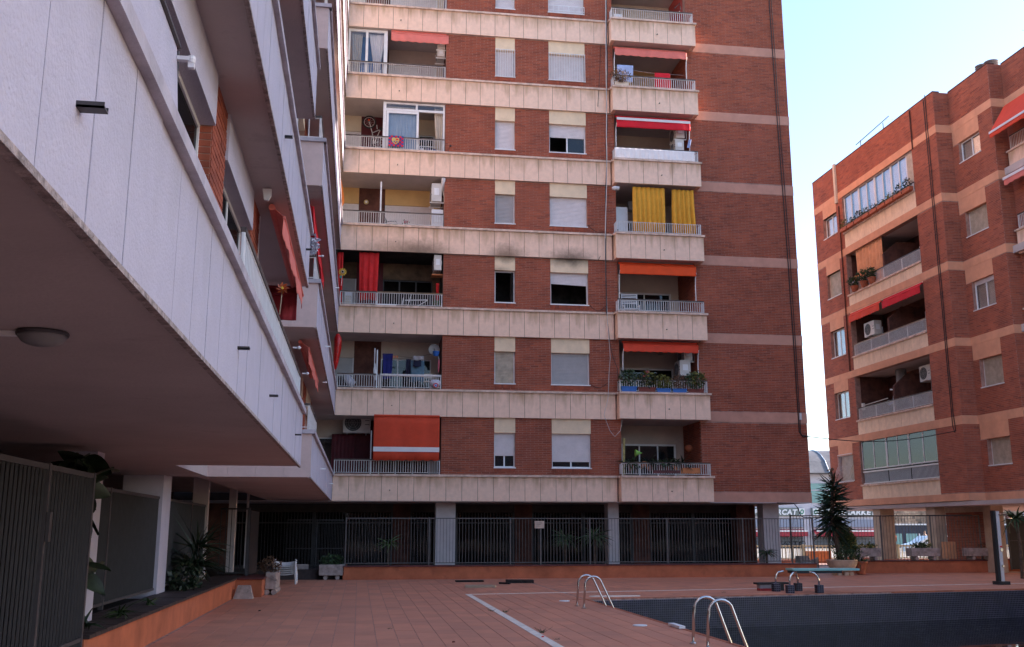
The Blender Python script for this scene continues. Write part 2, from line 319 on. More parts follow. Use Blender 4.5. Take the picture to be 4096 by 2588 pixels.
def cells(rect, holes):
    """split rect minus holes into rectangles"""
    u0, u1, z0, z1 = rect; hs = [h for h in holes if h[0] < u1 and h[1] > u0 and h[2] < z1 and h[3] > z0]
    zs = sorted({z0, z1, *[min(max(h[k], z0), z1) for h in hs for k in (2, 3)]}); out = []
    for a, b in zip(zs, zs[1:]):
        if b-a < 1e-4: continue
        m_ = (a+b)/2; iv = sorted((max(h[0], u0), min(h[1], u1)) for h in hs if h[2] < m_ < h[3]); c = u0
        for p, q in iv:
            if p > c+1e-4: out.append((c, p, a, b))
            c = max(c, q)
        if u1 > c+1e-4: out.append((c, u1, a, b))
    return out
BH, BL, J = .0625, .285, .013
def brickwall(face, rects, holes, building, m1, mn, proud=.008, maxn=300, name='brick', wall=True, thick=.22, bh=BH, bl=BL):
    if wall:
        mb = MB()
        for r in rects:
            for c in cells(r, holes): mb.box(*face.b(c[0], c[1], c[2], c[3], -thick, 0))
        mb.build('wall', M['mortar'], building)
    full, rest = [], []
    for (u0, u1, z0, z1) in rects:
        k = 0; z = z0
        nrow = max(1, round((z1-z0)/bh)); h = (z1-z0)/nrow
        for k in range(nrow):
            a, b = z0+k*h+J/2, z0+(k+1)*h-J/2; zc = (a+b)/2
            iv = [(max(x[0], u0), min(x[1], u1)) for x in holes if x[2]-.01 < zc < x[3]+.01 and x[0] < u1 and x[1] > u0]
            iv.sort(); segs = []; c = u0
            for p, q in iv:
                if p > c+.02: segs.append((c, p))
                c = max(c, q)
            if u1 > c+.02: segs.append((c, u1))
            for (s0, s1) in segs:
                off = (bl/2 if k % 2 else 0) + random.uniform(-.012, .012)
                g = math.floor((s0-off)/bl)*bl+off
                while g < s1:
                    p, q = max(g+J/2, s0+.002), min(g+bl-J/2, s1-.002)
                    if q-p > .025:
                        d = proud + random.uniform(-.002, .002)
                        (full if q-p > bl-J-.004 else rest).append((p, q, a, b, d))
                    g += bl
    full.sort(key=lambda t: (Vector(face.p((t[0]+t[1])/2, t[2]))-Vector((0, 0, EYE))).length)
    single, many = full[:maxn], full[maxn:]+rest
    if single:
        L_, H_ = bl-J, single[0][3]-single[0][2]
        x0, x1, y0, y1, zz0, zz1 = face.b(-L_/2, L_/2, -H_/2, H_/2, -.02, proud)
        o_ = Vector(face.p(0, 0)); mb = MB(); e = .002
        mb.box(x0-o_.x, x1-o_.x, y0-o_.y, y1-o_.y, zz0, zz1); me = mb.mesh(name, m1)
        for (p, q, a, b, d) in single:
            loc = Vector(face.p((p+q)/2, (a+b)/2, d-proud)); inst(me, name, building, loc)
    if many: boxes_stuff([face.b(p, q, a, b, -.01, d) for (p, q, a, b, d) in many], name+'_courses', mn, building)
def boxes_stuff(bl_, name, m, parent, kind='stuff'):
    B = np.array(bl_, dtype=np.float64); n = len(B)
    idx = [(0,2,4),(1,2,4),(1,3,4),(0,3,4),(0,2,5),(1,2,5),(1,3,5),(0,3,5)]
    V = np.stack([B[:, list(t)] for t in idx], 1).reshape(-1, 3)
    F = np.array([(0,3,2,1),(4,5,6,7),(0,1,5,4),(1,2,6,5),(2,3,7,6),(3,0,4,7)])
    FF = (F[None]+8*np.arange(n)[:, None, None]).reshape(-1)
    me = bpy.data.meshes.new(name); me.vertices.add(len(V)); me.vertices.foreach_set('co', V.ravel())
    me.loops.add(len(FF)); me.loops.foreach_set('vertex_index', FF)
    me.polygons.add(6*n); me.polygons.foreach_set('loop_start', np.arange(0, 24*n, 4)); me.polygons.foreach_set('loop_total', np.full(6*n, 4))
    me.materials.append(m)
    at = me.attributes.new('tint', 'FLOAT', 'FACE'); at.data.foreach_set('value', np.repeat(RNG.random(n), 6).astype(np.float32))
    me.polygons.foreach_set('use_smooth', [False]*(6*n)); me.update(calc_edges=True)
    o = bpy.data.objects.new(name, me); fin(o, parent); o['kind'] = kind
    return o

def cloth(name, m, parent, P, U, V, w, h, folds=6, amp=.03, nu=None, nv=10, taper=0., seed=0, bottom=None, solid=.006, scallop=0, label=None, curlx=0.):
    """hanging cloth: P top-left, U along, V down (unit vectors)"""
    rg = random.Random(seed); P, U, V = Vector(P), Vector(U), Vector(V); N = U.cross(V).normalized()
    nu = nu or max(8, folds*6); ph = [rg.uniform(0, 6.28) for _ in range(4)]; mb = MB()
    for j in range(nv+1):
        t = j/nv
        for i in range(nu+1):
            s = i/nu; ww = w*(1-taper*t); u = (w-ww)*.5 + ww*s + curlx*t*t
            dd = amp*(.35+.65*t)*(sin(s*folds*2*pi+ph[0]+.5*sin(3*t+ph[1])) + .35*sin(s*folds*4.6*pi+ph[2]))
            hh = h*t
            if scallop and j == nv: hh += .035*abs(sin(s*scallop*pi)) - .035
            if bottom and j == nv: hh += bottom*sin(s*7+ph[3])
            mb.v.append(tuple(P+U*u+V*hh+N*dd))
    for j in range(nv):
        for i in range(nu):
            a = j*(nu+1)+i; mb.f.append((a, a+1, a+nu+2, a+nu+1))
    return mb.build(name, m, parent, smooth=True, solid=solid, label=label)
def text_mesh(name, body, m, parent, loc, size, rot, extrude=.01, shear=0., bold=0., spacing=1.0, align='LEFT', width=None):
    cu = bpy.data.curves.new('txt', 'FONT'); cu.body = body; cu.size = size; cu.extrude = extrude; cu.shear = shear; cu.offset = bold; cu.space_character = spacing; cu.align_x = align
    to = bpy.data.objects.new('txt', cu); COL.objects.link(to)
    me = bpy.data.meshes.new_from_object(to.evaluated_get(bpy.context.evaluated_depsgraph_get()))
    bpy.data.objects.remove(to); me.materials.clear()
    if width:
        xs = [v.co.x for v in me.vertices]; k = width/(max(xs)-min(xs))
        for v in me.vertices: v.co.x *= k; me.materials.append(m)
    return inst(me, name, parent, loc, rot=rot)
RX90 = Matrix.Rotation(pi/2, 3, 'X')
RGB_X = Matrix.Rotation(-pi/2, 3, 'Z') @ RX90     # text on a wall facing -X
# ------------------------------------------------------------------ ground
g = MB().quad((-900, -900, -2.6), (900, -900, -2.6), (900, 900, -2.6), (-900, 900, -2.6)).build('ground', M['asphalt']); struct(g)
PX0, PX1, PY0, PY1 = 5.2, 24.0, 4.0, 23.3
def rimy(x): return 23.3 + (x-5.2)*.183            # far rim of the pool
pv = MB()     # podium slab in pieces round the pool
pv.box(-14, PX0-.0, -14, 47, -2.55, -.005)
pv.prism([(PX0, rimy(PX0)), (30, rimy(30)), (30, 47), (PX0, 47)], -2.55, -.005, 'z')
pv.box(PX0, 30, -14, PY0, -2.55, -.005); pv.box(PX1, 30, PY0, 26.7, -2.55, -.006)
pav = struct(pv.build('pavement', M['grout']))
# paving tiles: long strips of tiles running away from the camera, pale joints between the strips
tl = []
TW, TL = .31, .62
x = -4.04
while x < 24:
    c = -3.0 if x > -2.95 else 0
    y = 11.0 + random.choice([0, .31])
    while y < 36.4:
        x0, x1, y0, y1 = x+.0055, x+TW-.0055, y+.001, y+TL-.001
        if x1 > -2.84:
            if x0 < PX0-.02:
                tl.append((x0, min(x1, PX0-.02), y0, y1))
            elif y0 > rimy(x1)+.04: tl.append((x0, x1, y0, y1))
            elif y1 > rimy(x1)+.12: tl.append((x0, x1, rimy(x1)+.04, y1))
        y += TL
    x += TW
def in_line(t): return False
tl = [(a, b, c, d, -.03, random.uniform(-.0008, .0008)) for a, b, c, d in tl if a > -2.85 or c > 26.4]
full = sorted([t for t in tl if t[1]-t[0] > .29 and t[3]-t[2] > .61 and t[2] > 13.2], key=lambda t: t[2])[:300]
fs = set(full); me = MB().box(-TW/2+.0055, TW/2-.0055, -TL/2+.001, TL/2-.001, -.03, 0).mesh('paving_tile', M['tile'])
for t in full: inst(me, 'paving_tile', pav, ((t[0]+t[1])/2, (t[2]+t[3])/2, t[5]))
boxes_stuff([t for t in tl if t not in fs], 'paving_tiles', M['tilen'], pav)
# pale drain strips set in the paving
ds = MB(); ds.prism([(2.66, 11), (2.80, 11), (2.80, 25.6), (2.66, 25.6)], -.01, .006, 'z')
def liney(x): return 25.45+(x-2.7)*.158
ds.prism([(2.66, liney(2.66)), (24, liney(24)), (24, liney(24)+.11), (2.66, liney(2.66)+.11)], -.01, .0065, 'z')
struct(ds.build('drain_strip', M['line']))
# ------------------------------------------------------------------ swimming pool
pool = MB(); pool.box(PX0-.03, PX0, PY0, rimy(PX0), -2.3, -.035)
pool.prism([(PX0, rimy(PX0)-.03+.03), (PX1, rimy(PX1)), (PX1, rimy(PX1)-.03), (PX0, rimy(PX0)-.03)], -2.3, -.035, 'z')
pool.box(PX0, PX1, PY0, 26.6, -2.35, -2.3); pool.box(PX1-.03, PX1, PY0, 26.7, -2.3, -.035)
pool = struct(pool.build('pool', M['mgrout']))
mt = []
ang = math.atan(.183); p_ = .052
mb = MB(); L_ = (PX1-PX0)/cos(ang); nx, nz = int(L_/p_), 26; tints = []
for i in range(nx):
    for j in range(nz):
        if j > 14 and i % 1: continue
        s0, s1 = i*p_+.004, (i+1)*p_-.004; z1 = -.04-j*p_-.003; z0 = z1-p_+.007
        X0, X1 = PX0+s0*cos(ang), PX0+s1*cos(ang); Y0, Y1 = rimy(X0)-.032, rimy(X1)-.032; e = .006
        k = len(mb.v); mb.v += [(X0, Y0-e, z0), (X1, Y1-e, z0), (X1, Y1-e, z1), (X0, Y0-e, z1)]; mb.f.append((k, k+1, k+2, k+3))
        tints.append(random.random() if not (13 <= j <= 14) else .0)
me = mb.mesh('mosaic_tiles', M['mosaic']); at = me.attributes.new('tint', 'FLOAT', 'FACE'); at.data.foreach_set('value', tints)
o = bpy.data.objects.new('mosaic_tiles', me); fin(o, pool); o['kind'] = 'stuff'
# rim: terracotta edge tiles
rim = MB(); rim.prism([(PX0-.3, rimy(PX0)-.03), (PX1, rimy(PX1)-.03), (PX1, rimy(PX1)+.03), (PX0-.3, rimy(PX0)+.03)], -.045, .008, 'z')
rim.box(PX0-.03, PX0+.03, 11, rimy(PX0)-.03, -.045, .008); rim.build('pool_rim', M['terra'], pool)
wm = bpy.data.materials.new('pool_water_surface'); wm.use_nodes = True; b = wm.node_tree.nodes['Principled BSDF']
b.inputs['Base Color'].default_value = (.004, .006, .010, 1); b.inputs['Roughness'].default_value = .03; b.inputs['IOR'].default_value = 1.33; b.inputs['Specular IOR Level'].default_value = .6
nz = wm.node_tree.nodes.new('ShaderNodeTexNoise'); nz.inputs['Scale'].default_value = 2.2; nz.inputs['Detail'].default_value = 3; bp = wm.node_tree.nodes.new('ShaderNodeBump'); bp.inputs['Distance'].default_value = .0015
ge = wm.node_tree.nodes.new('ShaderNodeNewGeometry'); wm.node_tree.links.new(ge.outputs['Position'], nz.inputs['Vector'])
wm.node_tree.links.new(nz.outputs[0], bp.inputs['Height']); wm.node_tree.links.new(bp.outputs[0], b.inputs['Normal'])
struct(MB().quad((PX0, PY0, -.72), (PX1, PY0, -.72), (PX1, 26.9, -.72), (PX0, rimy(PX0), -.72)).build('water', wm))
# grass tufts in the joints
gt = MB(); rg = random.Random(3)
for (cx, cy, n_, s_) in [(2.62, 20.2, 14, .12), (2.85, 19.9, 20, .13), (2.85, 15.9, 26, .16), (.55, 16.9, 8, .06), (2.9, 14.9, 8, .06), (9.2, 25.2, 10, .1)]:
    for k in range(n_):
        a = rg.uniform(0, 6.3); l = rg.uniform(.4, 1)*s_; bx_, by_ = cx+rg.uniform(-.04, .04), cy+rg.uniform(-.04, .04)
        gt.quad((bx_-.004, by_, 0), (bx_+.004, by_, 0), (bx_+cos(a)*l, by_+sin(a)*l, l*.55), (bx_+cos(a)*l*.95, by_+sin(a)*l, l*.5))
o = gt.build('grass_tufts', M['leaf']); o['kind'] = 'stuff'

# ------------------------------------------------------------------ main brick building
ZC = [None, 3.42, 6.35, 9.27, 12.22, 15.07, 17.96, 20.75, 23.6]
ZB = [None, 2.53, 5.40, 8.28, 11.24, 14.12, 16.98, 19.80, 22.7]
YF, YP, YQ = 34.60, 34.50, 34.15     # brick face, long parapet face, projecting balcony face
XL, XB, XR2 = -.92, 2.72, 16.09      # loggia left end, brick start, right corner
WS, WW = (4.565, 5.305), (6.60, 8.00)
LX0, LX1 = 9.10, 12.05               # right loggia
fm = Face('-y', YF)
main = thing('apartment_building', 'tall brick apartment block with cream balcony bands and one burnt-out flat on its third storey', 'building', (7.5, 40, 0))
holes = []
for k in range(1, 8):
    zt = ZB[k+1]-.0
    for a, b_ in (WS, WW): holes.append((a, b_, ZC[k]+.25, ZB[k+1]+.05))
    holes.append((LX0, LX1, ZB[k]+.3, ZB[k+1]+.02))
for k in range(1, 9):    # stucco bands on the right part, cream band elsewhere
    holes.append((12.0, XR2, ZB[k]-.02, ZB[k]+.36))
    holes.append((XB-.05, 12.0, ZB[k], ZC[k]-.03))
brickwall(fm, [(XB, XR2, ZB[1], 25.2)], holes, main, M['brick1'], M['brickn'], wall=False)
mb = MB()
wh = [(h[0], h[1], h[2], min(h[3], 30)) for h in holes if h[0] in (WS[0], WW[0], LX0)]
for c in cells((XB, XR2-.0, ZB[1], 25.2), wh): mb.box(*fm.b(*c, -.25, 0))
mb.box(XR2-.25, XR2, YF+.251, 46, ZB[1], 25.2); mb.box(-2.6, XR2, 46, 46.2, ZB[1], 25.2)
mb.build('wall', M['mortar'], main)
for k in range(1, 9): bx('stucco_band', M['stucco'], main, 12.0, XR2+.012, YF-.016, YF+.05, ZB[k]-.015, ZB[k]+.35)
fl = MB()
for k in range(1, 9): fl.box(-2.6, XR2-.26, YF+.02, 45.9, ZB[k]+.012, ZB[k]+.30)
fl.build('floor_slab', M['ceil'], main)
bx('roof', M['mortar'], main, -2.6, XR2, YF, 46.2, 25.2, 25.4)
bx('inner_wall', M['interior'], main, 4.0, 4.1, YF+.3, 45.9, ZB[1], 25.1); bx('inner_wall', M['interior'], main, 8.6, 8.7, YF+.3, 45.9, ZB[1], 25.1)

# parapet bands with their travertine panels
def balcony(bld, face, u0, u1, zc, zb, pm, pw=.545, gap=.016, dep=.12, name='balcony', cop=M['coping'], mcore=None, copov=.05, off=0, coph=.07, mjoint=None):
    mjoint = mjoint or M['joint']
    core = face.bx(name, mcore or M['ceil'], bld, u0+.01, u1-.01, zb+.006, zc-coph, -dep, -.03)
    face.bx('joint_bed', mjoint, core, u0+.012, u1-.012, zb+.01, zc-coph, -.0299, -.008)
    n = max(1, round((u1-u0)/pw)); w_ = (u1-u0)/n
    x0, x1, y0, y1, _, _ = face.b(-w_/2+gap/2, w_/2-gap/2, 0, 1, -.03, 0)
    o_ = Vector(face.p(0, 0)); me = MB().box(x0-o_.x, x1-o_.x, y0-o_.y, y1-o_.y, zb-zc, -coph-.002).mesh('panel', pm)
    for i in range(n):
        loc = Vector(face.p(u0+(i+.5)*w_, zc, random.uniform(-.003, .003))); inst(me, 'panel', core, loc)
    # coping laid in lengths
    L = (u1+copov-u0)/max(1, round((u1-u0)/2.2)); u = u0
    while u < u1+copov-.05:
        face.bx('coping', cop, core, u+.002, u+L-.002, zc-coph, zc+random.uniform(0, .004), -dep-.05, copov); u += L
    return core
def railing(core, face, u0, u1, z0, h, sp=.083, d=-.08, r=.009, top='hand', col='rail', ends=(), thick=.045, toph=.03):
    zt = z0+h
    if top: face.bx('handrail', M[top], core, u0, u1, zt-toph, zt+.012, d-thick/2, d+thick/2)
    face.bx('top_bar', M[col], core, u0, u1, zt-toph-.016, zt-toph-.001, d-.009, d+.009)
    face.bx('bottom_bar', M[col], core, u0, u1, z0+.05, z0+.066, d-.009, d+.009)
    n = int((u1-u0)/sp); x0, x1, y0, y1, _, _ = face.b(-r, r, 0, 1, d-r, d+r); o_ = Vector(face.p(0, 0))
    me = MB().box(x0-o_.x, x1-o_.x, y0-o_.y, y1-o_.y, .066, h-toph-.016).mesh('baluster', M[col])
    for i in range(n+1): inst(me, 'baluster', core, Vector(face.p(u0+.01+i*(u1-u0-.02)/n, z0)))
    for u in [u0+.02]+[u0+(u1-u0)*q for q in ends]+[u1-.02]:
        face.bx('post', M[col], core, u-.014, u+.014, z0-.01, zt-toph, d-.016, d+.016)
fp, fq = Face('-y', YP), Face('-y', YQ)
QX0, QX1 = 8.95, 12.28
cores = {}
for k in range(1, 9):
    pm = M['travs'] if k == 4 else M['trav']
    c1 = balcony(main, fp, XL, QX0-.05, ZC[k], ZB[k], pm, copov=.05)
    cores[k, 0] = c1
    if k < 8:
        tp = {3: 'hand', 2: 'hand'}.get(k, 'hand')
        if k == 3:
            railing(c1, fp, XL+.03, .38, ZC[k], .50, top='hand'); railing(c1, fp, .40, XB-.03, ZC[k], .50, top='handb')
        elif k == 2:
            railing(c1, fp, XL+.03, .55, ZC[k], .50, top='hand'); railing(c1, fp, .57, XB-.03, ZC[k], .50, top='rail', toph=.05, thick=.07)
        else: railing(c1, fp, XL+.03, XB-.03, ZC[k], .50)
    # projecting balcony: slab, front, two side cheeks
    c2 = balcony(main, fq, QX0, QX1, ZC[k]+.0, ZB[k]-.0, M['trav'], copov=.05)
    fq.bx('balcony_slab', M['ceil'], main, QX0+.02, QX1-.02, ZB[k]+.02, ZB[k]+.25, -.52, -.11)
    for (ux, s_) in ((QX1, 1), (QX0, -1)):
        q = MB().box(*sorted((ux-.14*s_, ux-.002*s_)), YQ+.001, YF-.018, ZB[k]+.002, ZC[k]-.07).build('cheek_panel', M['trav'], c2)
        MB().box(*sorted((ux-.16*s_, ux+.05*s_)), YQ+.16, YF-.02, ZC[k]-.07, ZC[k]+.002).build('coping', M['coping'], c2)
    cores[k, 1] = c2
    if k < 8:
        railing(c2, fq, QX0+.04, QX1-.06, ZC[k], .46, top=None if k == 4 else 'hand')
        sf = Face('+x', QX1-.06); n_ = 4
        me = MB().box(-.009, .009, -.009, .009, .06, .42).mesh('baluster', M['rail'])
        for i in range(n_): inst(me, 'baluster', c2, (QX1-.07, YQ+.12+i*.085, ZC[k])); inst(me, 'baluster', c2, (QX0+.05, YQ+.12+i*.085, ZC[k]))
    # water spout and its stain
    for ux, ff in ((1.0, fp), (10.75, fq)):
        p0 = Vector(ff.p(ux, ZB[k]+.36)); MB().tube([p0+Vector((0, .02, 0)), p0+Vector((0, -.07, -.01))], .018, 8).build('spout', M['dark'], c1 if ff is fp else c2)

# windows of the middle part
def window(bld, face, u0, u1, z0, z1, d=-.13, shut=0., sm='shut', panes=2, fr='white', tilt=0, openl=False, glassm=None, name='window', sill=True, fw=.045, dark=False):
    f = MB()
    f.box(*face.b(u0, u0+fw, z0, z1, d-.04, d)); f.box(*face.b(u1-fw, u1, z0, z1, d-.04, d))
    f.box(*face.b(u0+fw, u1-fw, z0, z0+fw, d-.04, d)); f.box(*face.b(u0+fw, u1-fw, z1-fw, z1, d-.04, d))
    for i in range(1, panes): uc = u0+(u1-u0)*i/panes; f.box(*face.b(uc-.025, uc+.025, z0+fw, z1-fw, d-.04, d-.005))
    fo = f.build(name, M[fr], bld)
    for i in range(panes):
        a = u0+fw+(u1-u0-2*fw)*i/panes; b_ = u0+fw+(u1-u0-2*fw)*(i+1)/panes
        if openl == 'all' or (openl and i == 0): continue
        face.bx('pane', glassm or GL, fo, a+.004, b_-.004, z0+fw+.002, z1-fw-.002, d-.025, d-.017)
    if shut > 0:
        zs = z1-(z1-z0)*shut; n = max(2, int((z1-zs)/.05)); hh = (z1-zs)/n; s = MB()
        for i in range(n):
            a = zs+i*hh; t = tilt*(u1-u0)
            s.box(*face.b(u0+fw+.001, u1-fw-.001, a+.012, a+hh-.002, d-.002, d+.014))
            s.box(*face.b(u0+fw+.001, u1-fw-.001, a, a+.012, d-.008, d-.003))
        so_ = s.build('shutter', M[sm], fo)
        if tilt:
            me_ = so_.data
            for v in me_.vertices:
                u = v.co.x; tt = max(0, (v.co.z-zs)/(z1-zs)); v.co.z += (1-tt)*tilt*(u-u0)
    if sill: face.bx('sill', M[fr], fo, u0-.02, u1+.02, z0-.035, z0, d-.04, .035)
    return fo
wcfg = {1: (.66, 'shut', .82, 'shut'), 2: (1, 'shutb', 1, 'shutg'), 3: (0, '', .30, 'shut'), 4: (1, 'shutg', 1, 'shut'), 5: (1, 'shut', .42, 'shut'), 6: (1, 'shut', 1, 'shut'), 7: (1, 'shut', 1, 'shut')}
lintel_things = []
for k in range(1, 8):
    z0, z1 = ZC[k]+.27, ZB[k+1]-.52
    for wi, (a, b_) in enumerate((WS, WW)):
        sh, smn = wcfg[k][wi*2], wcfg[k][wi*2+1]
        lm = M['lintels'] if k == 3 else M['lintel']
        fm.bx('lintel', lm, main, a+.002, b_-.002, z1, ZB[k+1]+.02, -.2, .012)
        if k == 3 and wi == 0:
            wd = window(main, fm, a, b_, z0, z1, panes=1, openl=True)
            MB().box(b_-.12, b_-.05, YF+.1, YF+.5, z0+.06, z1-.05).build('casement', M['soot'], wd)
        elif k == 3: window(main, fm, a, b_, z0, z1, shut=.34, panes=1, openl='all', tilt=-.035)
        elif k == 5 and wi == 1: window(main, fm, a, b_, z0, z1, shut=.44, panes=2, openl=True)
        else: window(main, fm, a, b_, z0, z1, shut=sh, sm=smn, panes=1 if wi == 0 and k != 1 else 2)
        # soldier course of bricks under the sill
        n = int((b_-a)/.075); 
        boxes_stuff([fm.b(a+i*(b_-a)/n+.005, a+(i+1)*(b_-a)/n-.005, z0-.16, z0-.038, -.01, .022) for i in range(n)], 'sill_bricks', M['brickn'], main)
        if k == 6:
            gr = MB(); n = 8 if wi == 0 else 14; gz0, gz1 = z0-.02, z1+.02
            for i in range(n+1):
                u = a+.01+(b_-a-.02)*i/n; gr.box(u-.009, u+.009, YF-.06, YF-.04, gz0, gz1)
            gr.box(a-.01, b_+.01, YF-.062, YF-.038, gz0-.015, gz0); gr.box(a-.01, b_+.01, YF-.062, YF-.038, gz1, gz1+.015); gr.build('window_grille', M['white'], main)
        if k == 7 and wi == 1:
            gr = MB(); gr.box(a, b_, YF-.07, YF-.05, z0+.25, z0+.268); gr.box(a, b_, YF-.07, YF-.05, z0+.05, z0+.068)
            for i in range(8): u = a+(b_-a)*i/7; gr.box(u-.007, u+.007, YF-.07, YF-.05, z0, z0+.27)
            gr.build('window_rail', M['white'], main)
# boxes seen behind the two lowest windows
bx('interior_blind', M['terrao'], main, 4.62, 4.88, YF+.28, YF+.30, 3.70, 4.2); bx('interior_blind', M['cream'], main, 4.98, 5.2, YF+.28, YF+.30, 3.70, 4.2)
bx('interior_blind', M['terra'], main, 6.7, 7.9, YF+.30, YF+.32, 3.70, 4.3)
# rooms behind burnt flat: soot-black
bx('burnt_room', M['soot'], main, 4.12, 8.58, YF+1.2, YF+1.22, ZB[3]+.3, ZB[4])

# ---- left loggia: back wall, ceiling, end walls
YB = 36.2; fb = Face('-y', YB)
LZ = lambda k: ZB[k]+.30
for k in range(1, 8):
    z0, z1 = LZ(k), ZB[k+1]+.012
    ceilm = {3: M['sooty'], 4: M['ceil']}.get(k)
    if ceilm: bx('loggia_ceiling', M['soot'] if k == 3 else M['yellow'] if 0 else ceilm, main, -2.4, XB+.02, YF-.02, YB, z1-.008, z1-.001)
    bx('end_wall', M['brickd'] if k != 3 else M['soot'], main, XB, XB+.012, YF+.251, YB, z0, z1)
    bx('end_wall', M['ceil'], main, -2.6, -2.4, YF-.1, YB, z0, z1)
def bwall(k, segs):
    """segs: list of (px0, px1, kind) on the back wall of floor k; kinds build lintel + opening or solid"""
bwm = {1: 'beige', 2: 'beige', 3: 'sooty', 4: 'yellow', 5: 'cream', 6: 'beige', 7: 'cream'}
WL = (-1.6, -.35); DW = (-.35, .55); WR = (.62, 2.45)
for k in range(1, 8):
    z0, z1 = LZ(k), ZB[k+1]+.012; zl = z1-.62
    pm = M[bwm[k]]
    # left window with lintel, brick door part, wide window with lintel
    fb.bx('lintel', pm if k != 3 else M['beige' if 0 else 'sooty'], main, -2.4, WL[1], zl, z1, -.2, 0)
    fb.bx('back_wall', pm, main, -2.4, WL[0], z0, zl, -.2, 0)
    fb.bx('back_wall', pm, main, WL[0], WL[1], z0, z0+.75, -.2, 0)
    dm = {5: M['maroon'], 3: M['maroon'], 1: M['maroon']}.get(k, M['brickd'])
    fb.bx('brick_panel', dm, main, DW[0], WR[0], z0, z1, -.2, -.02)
    fb.bx('lintel', pm, main, WR[0], 2.72, zl, z1, -.2, 0.002)
    fb.bx('back_wall', pm, main, WR[1], 2.72, z0, zl, -.2, 0)
    sl_ = {4: 1, 5: 1, 2: .55, 3: .8, 6: .5, 7: .6, 1: 0}[k]
    window(main, fb, WL[0], WL[1], z0+.75, zl, shut=sl_, sm='shutg' if k in (2, 3) else 'shut', sill=False, panes=2, d=-.06)
    if k == 3:
        wd = window(main, fb, WR[0], WR[1], z0, zl, panes=3, openl='all', sill=False, fr='dark', d=-.06)
        bx('burnt_room', M['black'], main, WR[0]-.1, WR[1]+.1, YB+.8, YB+.82, z0, z1)
    else: window(main, fb, WR[0], WR[1], z0, zl, shut={4: 1, 6: 1, 7: .7}.get(k, 0), sm='shut', panes=3, sill=False, d=-.06)
    for q in range(2): pass
# ---- right loggia (behind projecting balcony)
YB2 = 36.6; fr_ = Face('-y', YB2); rw = (9.62, 11.75)
rl = {1: 'beige', 2: 'beige', 3: 'cream', 4: 'beige', 5: 'cream', 6: 'yellow', 7: 'cream'}
for k in range(1, 8):
    z0, z1 = LZ(k), ZB[k+1]+.012; zl = z1-.68; pm = M[rl[k]]
    fr_.bx('lintel', pm, main, rw[0], LX1, zl, z1, -.2, 0.002)
    if k == 5:
        fr_.bx('brick_panel', M['mortar'], main, LX0-.05, rw[0], z0, z1, -.2, -.02)
        boxes_stuff([fr_.b(u, min(u+.24, rw[0]), z0+i*.11+.012, z0+i*.11+.098, -.02, 0) for i in range(int((z1-z0)/.11)) for u in [LX0-.04+(.125 if i % 2 else 0)-.0, LX0+.21+(.125 if i % 2 else 0)] if u < rw[0]-.05], 'brick_courses', M['brickdn'], main)
    else: fr_.bx('brick_panel', M['trough'] if k == 7 else M['brickd'], main, LX0-.05, rw[0], z0, z1, -.2, -.01)
    fr_.bx('back_wall', pm, main, rw[1], LX1, z0, zl, -.2, 0)
    window(main, fr_, rw[0], rw[1], z0, zl, panes=3 if k == 1 else 2, shut={6: .35, 5: 1, 7: .3}.get(k, 0), sm='shutb' if k == 5 else 'shut', sill=False, d=-.05, fw=.07, glassm=GL)
    # brick jamb of the loggia, courses visible
    s_ = Face('-x', LX1+.001); 
    if k != 7:
        n = int((z1-z0)/BH)
        boxes_stuff([(LX1-.008, LX1+.02, y, min(y+.274, YB2), z0+i*BH+.005, z0+(i+1)*BH-.005) for i in range(n) for y in [YF+.01+j*.285+(-.14 if i % 2 else 0) for j in range(8)] if YF < y < YB2-.05], 'jamb_bricks', M['brickn'], main)
        bx('jamb_wall', M['mortar'], main, LX1, LX1+.2, YF+.251, YB2, z0, z1)
    else: bx('jamb_wall', M['trough'], main, LX1, LX1+.2, YF+.251, YB2, z0, z1)
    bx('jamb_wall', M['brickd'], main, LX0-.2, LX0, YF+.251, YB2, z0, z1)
# ------------------------------------------------------------------ podium level under the main building
gl = thing('ground_floor', 'dark recessed ground floor with barred windows behind white pillars', 'ground floor', (6, 37.3, 0))
YG = 37.3
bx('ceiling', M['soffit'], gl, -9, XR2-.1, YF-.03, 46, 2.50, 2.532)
fgl = Face('-y', YG)
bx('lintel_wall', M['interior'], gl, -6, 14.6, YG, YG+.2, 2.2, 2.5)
for a, b_ in ((-6, -4.4), (1.22, 1.85), (5.69, 6.34), (10.18, 10.82), (14.45, 15.0)):
    bx('brick_pier', M['brickd'], gl, a, b_, YG-.06, YG+.2, .3, 2.497)
for a, b_ in ((-4.4, -1.6), (-1.6, 1.22), (1.85, 3.5), (3.53, 5.69), (6.34, 8.3), (8.3, 10.18), (10.84, 12.55), (12.55, 14.45)):
    fo = fgl.bx('window', M['dark'], gl, a, b_, .3, .36, -.1, 0)
    fgl.bx('frame', M['dark'], fo, a, a+.06, .36, 2.2, -.1, 0); fgl.bx('frame', M['dark'], fo, b_-.06, b_, .36, 2.2, -.1, 0); fgl.bx('frame', M['dark'], fo, a+.06, b_-.06, 1.8, 1.85, -.1, 0)
    fgl.bx('pane', GLd, fo, a+.06, b_-.06, .36, 2.2, -.08, -.07)
    n = int((b_-a)/.11); me = MB().box(-.008, .008, -.008, .008, 0, 1.85).mesh('bar', M['dark'])
    for i in range(1, n): inst(me, 'bar', fo, (a+(b_-a)*i/n, YG-.12, .34))
    if random.random() < .5 or True: fgl.bx('curtain', M['black'], fo, a+.1, b_-.1, .4, 2.15, -.5, -.49)  # black sheets behind the panes, undercroft shade put into the colour
bx('side_wall', M['interior'], gl, 14.96, 15.06, YG+.2, YG+1.7, -.02, 2.5)  # wall added to keep the low sun out of the ground floor
